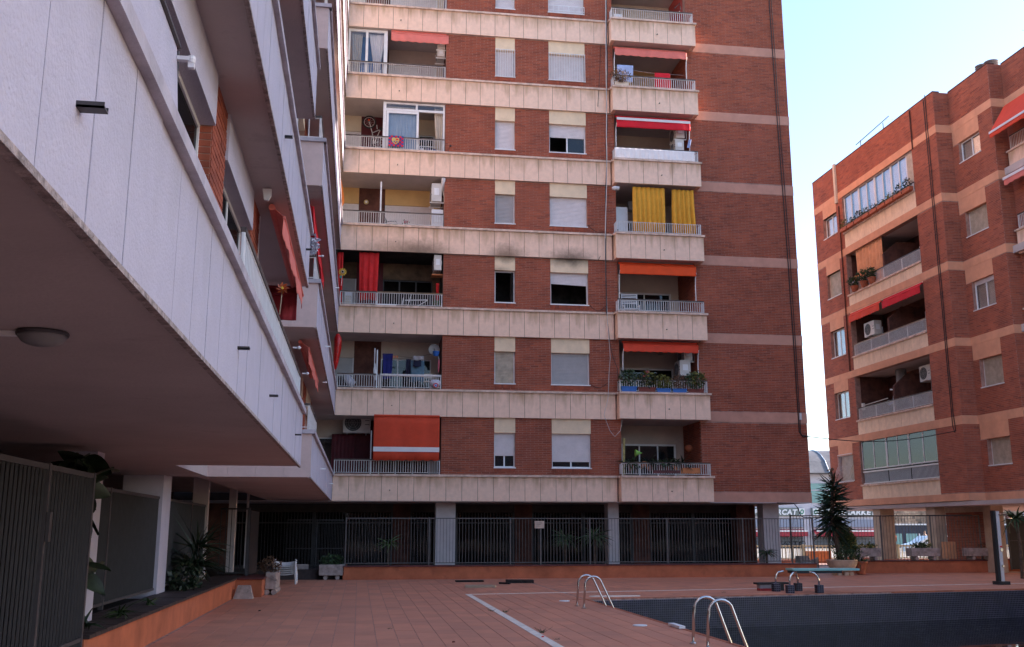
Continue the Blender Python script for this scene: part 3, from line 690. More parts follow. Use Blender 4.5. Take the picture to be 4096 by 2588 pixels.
bx('upper_wall', M['interior'], gl, -9, -.96, YF+.0, YF+.1, 2.534, 2.95)
bx('back_wall', M['black'], gl, -9, 14.9, YG+1.5, YG+1.6, -.02, 2.5)  # painted black in place of the deep shade in here
bx('floor_strip', M['slate'], gl, -9, 15.5, 33.9, YG+1.5, -.02, .32)
for (a, b_, y0) in ((2.63, 3.31, 35.3), (8.74, 9.13, 35.3), (14.52, 15.13, 35.3)):
    bx('pillar', M['pillar'], gl, a, b_, y0, y0+.55, .32, 2.5)
bx('brick_pier', M['brickd'], gl, 14.0, 14.5, 36.6, 37.2, .32, 2.5)

# ------------------------------------------------------------------ retaining walls + coping + fences
def retwall(label, x0, x1, y, zt, y1=None, cop=True, ydir=False, mcop='slate2'):
    t = thing('retaining_wall', label, 'wall', ((x0+x1)/2, y, 0))
    if not ydir:
        bx('wall', M['wallred'], t, x0, x1, y, y+.3, -.02, zt-.04)
        n = int((x1-x0)/.5)
        for i in range(n): bx('coping_tile', M[mcop], t, x0+(x1-x0)*i/n+.004, x0+(x1-x0)*(i+1)/n-.004, y-.04, y+.34, zt-.04, zt+random.uniform(0, .004))
    return t
retwall('long orange-red painted wall below the bar fence under the main block', -.46, 15.65, 33.55, .44)
retwall('orange-red painted wall behind the stone bowl and the troughs on the right', 17.3, 23.5, 35.6, .46)
retwall('short orange-red wall set back at the far right edge', 23.5, 29, 36.6, .46)
MB().box(-.46, -.36, 33.85, 36.5, -.02, .4).build('wall_end', M['wallred'], bpy.data.objects['retaining_wall'])
# left planter wall: front face x=-2.86
t = thing('planter_wall', 'low orange painted planter wall with dark coping along the left wing', 'wall', (-2.9, 18, 0))
bx('wall', M['wallred'], t, -3.1, -2.86, 11.7, 26.5, -.02, .41)
y = 11.75
while y < 26.4:
    bx('coping_tile', M['slate'], t, -3.52, -2.82, y+.003, y+.26-.003, .41, .45+random.uniform(0, .006)); y += .26
bx('wall', M['wallred'], t, -2.86, -2.24, 25.25, 25.5, -.02, .41)
bx('wall', M['wallred'], t, -2.44, -2.24, 25.501, 27.2, -.02, .41)
bx('wall', M['slate2'], t, -3.1, -2.2, 25.2, 27.25, .411, .45)
bx('soil', M['soot'], t, -9, -3.1, 6.5, 33.5, -.02, .38)
bx('step_slab', M['slate'], t, -2.9, -2.15, 11.3, 12.0, .12, .17)
def barfence(name, label, x0, x1, y, z0, z1, sp=.105, posts=(), sag=False, mid=None, m='fen', g=None):
    t = thing(name, label, 'fence', ((x0+x1)/2, y, z0), g)
    bx('top_rail', M[m], t, x0, x1, y-.018, y+.018, z1-.03, z1); bx('bottom_rail', M[m], t, x0, x1, y-.012, y+.012, z0+.06, z0+.085)
    if mid: bx('mid_rail', M[m], t, x0, x1, y-.012, y+.012, mid, mid+.022)
    me = MB().box(-.006, .006, -.006, .006, 0, z1-z0-.115).mesh('bar', M[m]); n = int((x1-x0)/sp)
    for i in range(n+1): inst(me, 'bar', t, (x0+i*(x1-x0)/n, y+random.uniform(-.003, .003), z0+.085))
    for px_ in posts: bx('post', M[m], t, px_-.022, px_+.022, y-.022, y+.022, z0, z1+.01)
    return t
barfence('bar_fence', 'long thin grey bar fence on the wall in front of the main block', -.4, 15.65, 33.7, .44, 1.96, posts=(-.4, 2.3, 5.0, 7.7, 10.4, 13.1, 15.65))
barfence('bar_fence', 'grey bar fence behind the stone bowl and the stone troughs', 15.75, 23.3, 35.75, .2, 2.1, sp=.125, posts=(15.75, 17.2, 19.3, 21.3, 23.3))
barfence('bar_fence', 'tall dark bar fence behind the stacked chairs', -2.4, -.5, 35.3, 0, 1.92, mid=.95, posts=(-1.4,), m='dark')
# sloping stair parapet seen through the gap
st = thing('stair_parapet', 'pale sloping stair parapet behind bars beside the stone bowl', 'wall', (16.4, 36.6, 0))
MB().prism([(36.4, -.02), (37.2, -.02), (37.2, .6), (36.9, .6)], 16.5, 16.9, 'x').build('parapet', M['pavec'], st)
MB().prism([(15.9, -.02), (17.3, -.02), (17.3, .55)], 36.9, 37.0, 'y').build('stair_side', M['pavec'], st)

# ------------------------------------------------------------------ left white wing
wing = thing('apartment_building', 'white rendered wing with overhanging balconies filling the left side', 'building', (-4, 12, 0))
WY0 = -12.0; fw_ = Face('+x', -.92); YA = 16.02; YB1 = 19.34  # unseen wing length behind the camera, extended to darken the left side
def wingbal(k, y0, y1, dy):
    c = balcony(wing, fw_, y0, y1, ZC[k], ZB[k], M['stone_w'], pw=.53, gap=.009, dep=.16, cop=M['copw'], mcore=M['soffit'], copov=.05, coph=.075, mjoint=M['copw'])
    MB().box(-.955, -.915, y0, y1, ZB[k]-.022, ZB[k]+.004).build('drip_edge', M['crust'], c)
    return c
wc = {}
for k in range(1, 6):
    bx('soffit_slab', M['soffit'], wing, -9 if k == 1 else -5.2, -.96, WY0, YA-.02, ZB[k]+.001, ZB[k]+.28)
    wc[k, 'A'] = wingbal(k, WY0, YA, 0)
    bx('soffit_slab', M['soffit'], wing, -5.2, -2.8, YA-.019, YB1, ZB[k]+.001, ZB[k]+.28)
    if k < 8:
        MB().box(-2.8, -.96, YA-.03, YA, ZB[k]+.001, ZC[k]-.075).build('end_panel', M['stone_w'], wc[k, 'A'])
        MB().box(-2.8, -.97, YA-.1, YA+.04, ZC[k]-.075, ZC[k]).build('coping', M['copw'], wc[k, 'A'])
for k in range(1, 8):
    bx('soffit_slab', M['soffit'], wing, -3.0, -.96, YB1+.03, 34.45, ZB[k]+.001, ZB[k]+.28)
    c = wc[k, 'B'] = wingbal(k, YB1, 34.45, 0)
    for i in range(4):
        a = -.925-(i)*.505; bx('end_panel', M['endp'], c, a-.50, a, YB1+.001, YB1+.03, ZB[k]+.001, ZC[k]-.077)
    MB().box(-2.95, -.87, YB1-.05, YB1+.12, ZC[k]-.075, ZC[k]+.001).build('coping', M['copw'], c)
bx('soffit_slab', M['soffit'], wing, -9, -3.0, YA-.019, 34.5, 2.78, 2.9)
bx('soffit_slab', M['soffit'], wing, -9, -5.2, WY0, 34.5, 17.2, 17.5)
# walls of the wing: brick piers and cream lintel boxes close behind the near parapet
fi = Face('+x', -1.34)
for k in range(1, 6):
    z0, z1 = ZB[k]+.28, ZB[k+1]+.001
    wins = [(-1.2, .3), (3.2, 4.9), (5.9, 8.34), (9.15, 11.42)] if k < 7 else []
    bh_ = [(a, b_, z0+.5, z1) for a, b_ in wins]
    if k <= 2: brickwall(fi, [(2.0, 12.27, z0, z1)], bh_, wing, M['brick1'], M['brickn'], maxn=150 if k == 1 else 100, thick=.2)
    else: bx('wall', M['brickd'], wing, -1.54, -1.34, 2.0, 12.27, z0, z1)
    bx('wall', M['stone_w'], wing, -1.54, -1.34, WY0, 2.0, z0, z1)
    for a, b_ in wins[1:]:
        fi.bx('lintel_box', M['stone_w'], wing, a+.005, b_-.005, z1-.46, z1-.002, -.18, .03)
        window(wing, fi, a, b_, z0+.5, z1-.46, d=-.1, panes=2, shut=.0, glassm=GLd, sill=False)
    # camera-facing jamb bricks of the piers
    for yj in (8.34, 11.42):
        boxes_stuff([(-1.52+.0, -1.342, yj-.008, yj+.02, z0+.5+i*.0625+.005, z0+.5+(i+1)*.0625-.006) for i in range(int((z1-z0-.96)/.0625))], 'jamb_bricks', M['brickn'], wing)
    bx('back_wall', M['stone_w'], wing, -3.1, -2.9, 12.27, 34.4, z0, z1)
    bx('back_wall', M['brickd'], wing, -2.9, -1.345, 12.26, 12.28, z0, z1) if 0 else None
    bx('side_wall', M['stone_w'], wing, -3.0, -1.55, 12.1, 12.27, z0, z1)
    bx('pipe', M['white'], wing, -1.37, -1.33, 12.33, 12.37, z0, z1)
for k in range(6, 8): bx('back_wall', M['stone_w'], wing, -3.1, -2.9, YB1, 34.4, ZB[k]+.28, ZB[k+1])
bx('wall', M['stone_w'], wing, -5.4, -5.2, WY0, 34.4, 2.9, 17.2)
bx('roof', M['soffit'], wing, -9, -.95, WY0, 16, 17.0, 17.3)
# section B wall: brick piers, cream parts
fB = Face('+x', -1.55)
for k in range(1, 8):
    z0, z1 = ZB[k]+.28, ZB[k+1]+.001
    hb = [(20.9, 22.6, z0+.75, z1-.0), (24.2, 26.2, z0+.75, z1), (28.0, 30.5, z0+.0, z1)]
    if k in (1, 2, 3, 4): brickwall(fB, [(22.9, 31.5, z0, z1)], hb, wing, M['brick1'], M['brickn'], maxn=0, thick=.2)
    else: bx('wall', M['brickd'], wing, -1.75, -1.55, 22.9, 31.5, z0, z1)
    bx('back_wall', M['cream'], wing, -2.9, -2.7, YB1+.2, 34.0, z0, z1)
    bx('side_wall', M['yellow'], wing, -2.7, -1.75, 22.9, 23.1, z0, z1) if k in (3, 4) else bx('side_wall', M['brickd'], wing, -2.7, -1.75, 22.9, 23.1, z0, z1)
    for a, b_, c0, c1 in hb:
        fB.bx('lintel_box', M['cream'], wing, a, b_, z1-.5, z1-.002, -.2, .02); window(wing, fB, a, b_, z0+.75 if a < 27 else z0, z1-.5, panes=2, shut=.6, sill=False)
    railing(wc[k, 'B'], Face('-y', YB1), -2.85, -.99, ZC[k], .50, d=-.08, sp=.23, r=.011)
    railing(wc[k, 'B'], fw_, YB1+.08, 22.5, ZC[k], .50, d=-.08, sp=.11)
railing(wc[1, 'A'], fw_, 8.0, 15.95, ZC[1], .52, d=-.07, sp=.11, col='white', top='hand', ends=(.45,))
railing(wc[1, 'A'], Face('-y', YA-.1), -2.7, -.99, ZC[1], .52, d=-.05, sp=.25, col='white', top='hand')
for k, ys in ((1, (3.15, 7.5, 10.2, 14.4)), (2, (10.5, 15.0)), (3, (9.9,))):
    for y in ys:
        zz = ZB[k]+.33; s = MB(); s.box(-.93, -.835, y-.026, y+.026, zz, zz+.007); s.box(-.93, -.835, y-.026, y-.022, zz, zz+.020); s.box(-.93, -.835, y+.022, y+.026, zz, zz+.020)
        s.build('water_spout', M['dark'], wc[k, 'A'])
# columns under the wing
cg = wing
for (y0, y1, xw, zt) in ((19.0, 19.8, -4.2, 2.78), (24.9, 25.15, -3.9, 2.78), (30.5, 30.8, -3.75, 2.78), (33.8, 34.1, -3.6, 2.78)):
    xf = -3.5 if y0 < 20 else -3.55
    bx('column', M['pillar'] if y0 > 20 else M['stone_w'], cg, xw, xf, y0, y1, .36, zt)
bx('column', M['stone_w'], cg, -3.7, -3.28, 13.35, 13.7, .36, 2.53)
bx('end_wall', M['interior'], wing, -8.7, -1.0, WY0, WY0+.2, -.02, 2.52)  # unseen closing wall added to keep light from under the wing
bx('shade_wall', M['interior'], wing, -8.7, -1.1, -1.7, -1.5, -.02, 2.52)  # unseen wall added behind the camera to darken the space under the wing
bx('back_wall', M['interior'], wing, -8.9, -8.7, WY0, 34.4, -.02, 2.9); bx('back_wall', M['interior'], wing, -8.7, -6.0, 34.3, 34.5, -.02, 2.78)
bx('inner_partition', M['interior'], wing, -8.6, -5.05, 20.0, 20.15, .35, 2.78)
# slat fence and gate under the wing
def slatfence(name, label, x, y0, y1, z0, z1, sp=.075, posts=(), gate=False):
    t = thing(name, label, 'gate' if gate else 'fence', (x, (y0+y1)/2, z0))
    fr = M['gfr']
    bx('top_rail', fr, t, x-.025, x+.025, y0, y1, z1-.05, z1); bx('bottom_rail', fr, t, x-.025, x+.025, y0, y1, z0+.02, z0+.06)
    if gate: bx('mid_rail', fr, t, x-.022, x+.03, y0, y1, .40, .44)
    n = int((y1-y0)/sp); me = MB().box(-.004, .022, -.024, .024, 0, z1-z0-.11).mesh('slat', M['gm'])
    for i in range(n): inst(me, 'slat', t, (x-.01, y0+(i+.5)*(y1-y0)/n, z0+.06), rot=Matrix.Rotation(.35, 3, 'Z'))
    for y in posts: bx('post', fr, t, x-.03, x+.035, y-.03, y+.03, z0-.04, z1+.01)
    return t
gt_ = slatfence('slat_gate', 'dark grey vertical slat gate nearest the camera at the left edge', -2.9, 7.2, 11.66, .02, 2.16, sp=.11, posts=(7.2, 10.0, 11.63), gate=True)
bx('lock', M['gfr'], gt_, -2.86, -2.83, 9.98, 10.06, 1.45, 1.72)
slatfence('slat_fence', 'dark slat fence between the ficus and the first white column', -3.56, 11.9, 18.95, .5, 2.15, posts=(15.3,))
slatfence('slat_fence', 'dark slat fence beyond the first white column', -3.6, 19.85, 24.85, .5, 2.15, posts=(22.8,))
t = thing('bar_gate', 'narrow dark bar gate beside the grey box at the end of the planter', 'gate', (-3.1, 26.5, .45))
bx('frame', M['gm'], t, -3.45, -2.75, 26.48, 26.52, 2.07, 2.11); bx('frame', M['gm'], t, -3.45, -2.75, 26.48, 26.52, .50, .53); bx('frame', M['gfr'], t, -2.78, -2.72, 26.47, 26.53, .45, 2.12)
for i in range(6): bx('bar', M['gm'], t, -3.44+i*.13, -3.425+i*.13, 26.49, 26.51, .53, 2.07)
bx('side_panel', M['gm'], t, -2.75, -2.7, 26.52, 28.6, .45, 2.05)

# ceiling lamp under the wing
t = thing('ceiling_lamp', 'round unlit dome lamp on the dark soffit at the left', 'lamp', (-1.60, 5.24, 2.53))
MB().lathe([(.122, 0), (.126, -.010), (.122, -.020)], -1.60, 5.24, 2.529, 28).build('base', M['gfr'], t, smooth=False)
MB().lathe([(.118, -.016), (.114, -.03), (.099, -.05), (.072, -.064), (.038, -.072), (.01, -.074)], -1.60, 5.24, 2.529, 28).build('glass_dome', M['lampglass'], t, smooth=True)
MB().box(-2.2, -1.72, 5.22, 5.26, 2.505, 2.529).build('conduit', M['white'], t)
# ------------------------------------------------------------------ right brick block (faces -X, steps back towards the camera)
rb = thing('apartment_building', 'lower brick apartment block with salmon bands on the right', 'building', (28, 38, 0))
X1_, X2_, X3_ = 22.1, 22.75, 23.3
f1, f2, f3 = Face('-x', X1_), Face('-x', X2_), Face('-x', X3_)
RZC = [None, 3.53, 6.40, 9.32, 12.20, 15.20]; RZB = [None, 2.62, 5.50, 8.42, 11.30, 14.25]
RT = 18.65
YS0, YS1, YS2, YS3 = 45.25, 34.35, 31.75, 26.0
LG = (36.15, 42.30)
WLw, WRw = (42.95, 44.35), (32.6, 33.95)
bands = [(2.62, 2.90), (5.42, 5.75), (8.38, 8.70), (11.35, 11.68), (14.12, 14.46), (16.95, 17.28)]
h1, h2, h3 = [], [], []
for (a, b_) in bands: h1.append((YS1-1, YS0+1, a, b_)); h2.append((YS2-1, YS1+1, a, b_)); h3.append((YS3-1, YS2+1, a, b_))
for k in range(1, 6):
    nz = bands[k][0]
    h1.append((LG[0], LG[1], RZB[k], nz if k < 5 else 16.95)); h1.append((*WLw, RZC[k]+.22, nz+.01))
    h2.append((WRw[0]-.0, WRw[1]+.35, nz-.58, nz+.01)); h2.append((*WRw, RZC[k]+.32, nz+.01))
brickwall(f1, [(YS1, YS0, 2.62, RT)], h1, rb, M['brickr1'], M['brickr'], wall=False, maxn=0)
brickwall(f2, [(YS2, YS1, 2.62, RT)], h2, rb, M['brickr1'], M['brickr'], wall=False, maxn=300)
brickwall(f3, [(YS3, YS2, 2.62, RT)], h3, rb, M['brickr1'], M['brickr'], wall=False, maxn=0)
for (xa, xb, y) in ((X1_, X2_, YS1), (X2_, X3_, YS2)):
    brickwall(Face('-y', y), [(xa+.002, xb, 2.62, RT)], [(xa-1, xb+1, a, b_) for a, b_ in bands], rb, M['brickr1'], M['brickr'], wall=False, maxn=0)
mb = MB()
oh = [(LG[0], LG[1], RZB[k]+.01, bands[k][0]) for k in range(1, 6)] + [(*WLw, RZC[k]+.22, bands[k][0]-.5) for k in range(1, 6)]
for c in cells((YS1, YS0, 2.62, RT), oh): mb.box(*f1.b(*c, -.25, 0))
o2 = [(*WRw, RZC[k]+.32, bands[k][0]-.5) for k in range(1, 6)]
for c in cells((YS2, YS1-.0, 2.62, RT), o2): mb.box(*f2.b(*c, -.25, 0))
mb.box(X3_, X3_+.25, YS3, YS2, 2.62, RT)
mb.box(X1_+.251, X2_+.001, YS1+.0, YS1+.2, 2.62, RT); mb.box(X2_+.251, X3_-.001, YS2, YS2+.2, 2.62, RT)
mb.box(X1_+.251, 34, YS0-.25, YS0, 2.62, RT); mb.box(33.8, 34, YS3, YS0-.251, 2.62, RT)
mb.build('wall', M['mortar'], rb)
class SBand:
    def box(s, *a): bx('stucco_band', M['stuccoR'], rb, *a)
sb = SBand()
for a, b_ in bands:
    sb.box(X1_-.014, X1_+.02, YS1-.012, YS0+.012, a+.004, b_-.004); sb.box(X2_-.014, X2_+.02, YS2-.012, YS1-.013, a+.004, b_-.004); sb.box(X3_-.014, X3_+.02, YS3, YS2-.013, a+.004, b_-.004)
    sb.box(X1_+.021, X2_-.015, YS1-.012, YS1+.01, a+.004, b_-.004); sb.box(X2_+.021, X3_-.015, YS2-.012, YS2+.01, a+.004, b_-.004)
for k in range(1, 6):
    nz = bands[k][0]
    sb.box(X1_-.008, X1_+.2, WLw[0]+.004, WLw[1]-.004, nz-.5, nz+.003); sb.box(X2_-.008, X2_+.2, WRw[0]+.002, WRw[1]+.347, nz-.577, nz+.003) 
fl = MB()
for k in range(1, 6): fl.box(X2_+.26, 33.8, YS3, YS0-.26, RZB[k]+.012, RZB[k]+.28); fl.box(X1_+.02, X2_+.259, YS1+.21, YS0-.26, RZB[k]+.012, RZB[k]+.28)
fl.box(X3_+.26, 33.8, YS3, YS0-.26, 16.97, 17.25); fl.box(X1_+.26, X3_+.259, YS1+.21, YS0-.26, 16.9, 17.25)
fl.build('floor_slab', M['ceil'], rb)
bx('parapet_cap', M['brickd'], rb, X1_-.01, X1_+.28, YS1-.01, YS0+.01, RT, RT+.05); bx('parapet_cap', M['brickd'], rb, X2_-.01, X2_+.28, YS2-.01, YS1-.011, RT, RT+.05); bx('parapet_cap', M['brickd'], rb, X3_-.01, X3_+.28, YS3, YS2-.011, RT, RT+.05)
cfg1 = {5: (0, 'shut', 'white'), 4: (1, 'shutb', 'white'), 3: (.0, 'shut', 'white'), 2: (.0, 'shut', 'white'), 1: (1, 'shutb', 'white')}
cfg2 = {5: (0, ''), 4: (1, 'shutb'), 3: (.15, 'shut'), 2: (1, 'shutb'), 1: (1, 'shutb')}
for k in range(1, 6):
    nz = bands[k][0]
    wd = window(rb, f1, *WLw, RZC[k]+.25, nz-.5, d=-.14, shut=cfg1[k][0], sm=cfg1[k][1] or 'shut', panes=2, glassm=GLs)
    if k in (2, 3): f1.bx('shutter', M['shutb'], wd, WLw[0]+.05, WLw[0]+.62, RZC[k]+.45, nz-.55, -.22, -.2)
    f1.bx('curtain', M['sheer'] if k == 5 else M['creamc'], wd, WLw[0]+.05, WLw[1]-.05, RZC[k]+.3, nz-.52, -.24, -.23)
    wd = window(rb, f2, *WRw, RZC[k]+.35, nz-.58, d=-.12 if k in (3, 5) else -.16, shut=cfg2[k][0], sm=cfg2[k][1] or 'shut', panes=2, glassm=GLs)
    if k in (3, 5): f2.bx('curtain', M['creamc'], wd, WRw[0]+.05, WRw[1]-.05, RZC[k]+.4, nz-.62, -.22, -.21)
# bulging white window grille on the lowest window
gr = MB(); z0, z1 = RZC[1]+.2, bands[1][0]-.45
for i in range(12):
    y = WLw[0]+.03+(WLw[1]-WLw[0]-.06)*i/11; gr.tube([(X1_-.05, y, z1), (X1_-.06, y, z1-.5), (X1_-.17, y, z1-.72), (X1_-.22, y, z1-.9), (X1_-.15, y, z0+.08), (X1_-.04, y, z0)], .009, 4)
gr.box(X1_-.06, X1_-.04, *WLw, z1, z1+.02); gr.box(X1_-.06, X1_-.04, *WLw, z0-.02, z0); gr.build('window_grille', M['white'], rb)
rc = {}
for k in range(1, 6):
    c = rc[k] = balcony(rb, f1, LG[0], LG[1], RZC[k], RZB[k], M['travw'], pw=.615, copov=.05, dep=.14, coph=.07)
    f1.bx('balcony_slab', M['ceil'], rb, LG[0], LG[1], RZB[k]+.006, RZB[k]+.25, -.26, -.14)
    z0, z1 = RZB[k]+.28, bands[k][0]+.0
    bx('back_wall', M['brickd'], rb, X1_+1.6, X1_+1.8, LG[0]-.2, LG[1]+.2, z0, z1)
    bx('end_wall', M['brickd'], rb, X1_+.251, X1_+1.6, LG[1], LG[1]+.2, z0, z1); bx('end_wall', M['brickd'], rb, X1_+.251, X1_+1.6, LG[0]-.2, LG[0], z0, z1)
    bx('ceiling', M['ceil'], rb, X1_+.02, X1_+1.6, LG[0], LG[1], bands[k][0]+.006 if k < 5 else 16.88, bands[k][0]+.012 if k < 5 else 16.9)
    window(rb, Face('-x', X1_+1.6), LG[0]+.8, LG[0]+2.6, z0, z0+2.0, panes=2, sill=False, d=.05); window(rb, Face('-x', X1_+1.6), LG[0]+3.8, LG[0]+5.4, z0+.5, z0+2.0, panes=2, sill=False, d=.05)
    if k in (2, 3, 4): railing(c, f1, LG[0]+.03, LG[1]-.03, RZC[k], .55, sp=.075, r=.008, top={2: 'hand', 3: 'handb', 4: 'gfr'}[k], ends=(.25, .5, .75), col='rail')
# divider walls between neighbouring balconies
for k in (2, 3, 4):
    z0 = RZB[k]+.28; MB().prism([(X1_+.1, z0), (X1_+1.6, z0), (X1_+1.6, z0+2.3), (X1_+.75, z0+2.3), (X1_+.1, z0+1.75)], 39.15, 39.27, 'y').build('divider_wall', M['brickd'], rb)
# glazed enclosures: top floor and lowest floor
for k, zt, zb in ((5, 16.93, RZC[5]+.36), (1, 5.47, RZC[1]+.02)):
    yy = [42.28, 40.85, 39.4, 38.0, 36.7] if k == 5 else [42.25, 40.1, 38.3, 36.18]
    fo = None
    for i in range(len(yy)-1):
        a, b_ = yy[i+1], yy[i]
        fo = window(rb, f1, a+.01, b_-.01, zb+(.62 if k == 1 else -.3), zt, d=-.06, panes=2, sill=False, fw=.05, glassm=GLs if k == 5 else GL, fr='white' if k == 5 else 'alu', name='glazed_bay')
        if k == 5:
            for q in range(2):
                yq = a+.08+(b_-a)*.5*q; cloth('curtain', M['sheer'], fo, (X1_+.16, yq+.55, zt-.05), (0, -1, 0), (0, 0, -1), .52, 1.35, folds=3, amp=.02, seed=i*7+q)
        else:
            f1.bx('curtain', M['grey'], fo, a+.05, b_-.05, zb+.66, zt-.1, -.5, -.48)
            me = MB().box(-.01, .01, -.006, .006, 0, .46).mesh('bar', M['alu']); f1.bx('lower_rail', M['alu'], fo, a+.01, b_-.01, zb+.50, zb+.56, -.1, -.05); f1.bx('lower_rail', M['alu'], fo, a+.01, b_-.01, zb, zb+.04, -.1, -.05)
            n = int((b_-a)/.085)
            for j in range(n): inst(me, 'bar', fo, (X1_+.07, a+.04+j*(b_-a-.08)/n, zb+.04))
            f1.bx('bay_core', M['dark'], fo, a+.01, b_-.01, zb, zb+.6, -.13, -.12)
if 1:
    f1.bx('side_shutter', M['shutb'], rb, 36.2, 36.68, RZC[5]+.1, 16.9, -.12, -.06)
    railing(rc[5], f1, LG[0]+.03, LG[1]-.03, RZC[5], .32, sp=.075, r=.008, top='dark', d=.03)
# balconies of the next flat at the right edge of the view
for k in (3, 4, 5):
    c = balcony(rb, Face('-x', X3_-.0+.12-.3), 27.0, 31.6, RZC[k]-.05, RZB[k]-.05, M['trav'], copov=.05, dep=.4, coph=.06)
    railing(c, Face('-x', X3_-.18), 27.0, 31.5, RZC[k]-.05, .55, sp=.09, d=-.05, top='dark')
    bx('back_wall', M['creamc'] if k == 5 else M['brickd'], rb, X3_+.8, X3_+.9, 26.5, 31.5, RZC[k], bands[k][0]) if 0 else None
# unseen length of the block, added and sized to shade the court
bx('wall', M['brickd'], rb, X3_, 34, 14.0, YS3-.001, 2.62, 18.6)
# ground floor of the right block
MB().box(X1_+.02, 34, 14.0, YS0, 2.45, 2.60).build('ground_soffit', M['soffit'], rb)
for (x0, x1, y0, y1) in ((22.25, 22.9, 41.2, 41.8), (22.3, 22.74, 37.04, 37.67), (23.4, 23.9, 35.1, 35.6)):
    bx('pillar', M['pillarw'], rb, x0, x1, y0, y1, -.02, 2.45)
f5 = Face('-x', 23.9); brickwall(f5, [(35.9, 38.9, -.02, 2.25)], [], rb, M['brick1'], M['brickn'], maxn=0, name='ground_brick')
bx('beam', M['pillarw'], rb, 23.85, 24.1, 35.9, 38.9, 2.255, 2.45)
bx('wall', M['wallred'], rb, 22.3, 23.3, 36.2, 44.8, -.02, .35)
# downpipes, conduits, roof things
pts = [(X1_-.03, 34.85, 18.75), (X1_-.03, 34.85, 5.9), (X1_-.03, 34.78, 5.2)]
MB().tube(pts, .016, 6).build("cable_run", M["cable"], rb); MB().tube([(X1_-.03, 34.98, 18.6), (X1_-.03, 34.95, 5.4), (X1_-.03, 34.85, 5.15)], .016, 6).build('cable_run', M['cable'], rb)
MB().tube([(X1_-.04, 36.02, 18.6), (X1_-.04, 36.02, 16.9)], .03, 6).build('downpipe', M['brickd'], rb); MB().tube([(X1_-.04, 42.62, 16.6), (X1_-.04, 42.62, 8.7)], .03, 6).build('downpipe', M['brickd'], rb)
bx('pipe_cover', M['cream'], rb, X1_-.10, X1_-.002, 42.68, 42.86, 16.8, 18.75)
t = thing('rooftop_drying_frame', 'thin metal clothes-drying frame on the roof of the right block', 'frame', (X1_+.6, 39.7, 18.6))
MB().tube([(X1_+.3, 41.2, 19.15), (X1_+.3, 38.2, 19.3)], .02, 5).build('rail', M['dark'], t)
for y in (40.75, 38.7): MB().tube([(X1_+.3, y, 18.4), (X1_+.3, y, 19.2)], .02, 5).build('leg', M['dark'], t)
for q in range(4): MB().tube([(X1_+.3+q*.25, 41, 19.12), (X1_+.3+q*.25, 38.3, 19.22)], .003, 3).build('line', M['dark'], t)
for i, (y, n_) in enumerate(((32.75, 5), (32.2, 4))):
    t = thing('roof_vent', ['larger round slatted metal vent on the right block roof, left of the pair', 'smaller round slatted metal vent on the right block roof, right of the pair'][i], 'vent', (X2_+.45, y, 18.6), 'round roof vents')
    for q in range(n_): MB().lathe([(.2, 0), (.26, .035), (.2, .05)], X2_+.5, y, 18.66+q*.095, 16).build('ring', M['grey'], t)
    MB().lathe([(.15, 0), (.15, n_*.095)], X2_+.5, y, 18.5, 12).build('duct', M['dark'], t)
t = thing('tv_antenna', 'tiny rooftop aerial against the sky near the right edge', 'antenna', (X3_+.5, 30.6, 18.6))
MB().tube([(X3_+.5, 30.4, 18.4), (X3_+.5, 30.4, 19.6)], .012, 4).build('mast', M['dark'], t); MB().tube([(X3_+.5, 30.8, 19.55), (X3_+.5, 30.0, 19.6)], .01, 4).build('boom', M['dark'], t)
for q in range(5): MB().tube([(X3_+.3, 30.75-q*.15, 19.56), (X3_+.7, 30.75-q*.15, 19.56)], .006, 3).build('element', M['dark'], t)

# ------------------------------------------------------------------ supermarket and street beyond
mk = thing('supermarket', 'pale supermarket with grey sign band seen between the two brick blocks', 'shop', (46, 100, -2.6))
YM = 100
def mx(px, py): return aty(px, py, YM)
bx('wall', M['mkt'], mk, 30, 54, YM, YM+14, -2.6, 7.4)
for x0, x1 in ((31, 35), (36.4, 40.6), (41.6, 45.45), (46.35, 53.6)):
    fo = bx('upper_window', M['mktt'], mk, x0, x1, YM-.08, YM-.02, 4.35, 6.35); bx('frame', M['mkt'], fo, x0, x1, YM-.12, YM-.08, 5.6, 5.7)
    bx('sign_band', M['mktg'], mk, x0, x1, YM-.25, YM-.02, 3.0, 3.83); bx('fascia', M['mktb'], mk, x0, x1, YM-.2, YM-.02, 1.85, 2.65)
    aw = MB().prism([(YM-1.0, 1.1), (YM-.95, 1.1), (YM-.0, 1.65), (YM-.02, 1.6)], x0, x1, 'x').build('awning', M['mktr'], mk); bx('stripe', M['white'], aw, x0, x1, YM-1.04, YM-1.0, 1.42, 1.55); bx('valance', M['mktr'], aw, x0, x1, YM-1.04, YM-1.0, .95, 1.4)
    s = MB(); 
    for q in range(22): s.box(x0+.1, x1-.1, YM-.06, YM-.02, -2.4+q*.15, -2.28+q*.15)
    s.build('roller_door', M['roll'], mk)
    bx('shop_window', M['black'], mk, x0+.1, x1-.1, YM-.02, YM-.005, -2.4, .95)
text_mesh('sign_lettering', 'SUPERMERCAT', M['sign'], mk, (39.0, YM-.3, 3.15), .72, RX90, .02, .18, .03, 1.12, width=5.75)
text_mesh('sign_lettering', 'SUPERMARKET', M['sign'], mk, (47.15, YM-.3, 3.15), .72, RX90, .02, .18, .03, 1.12, width=6.3)
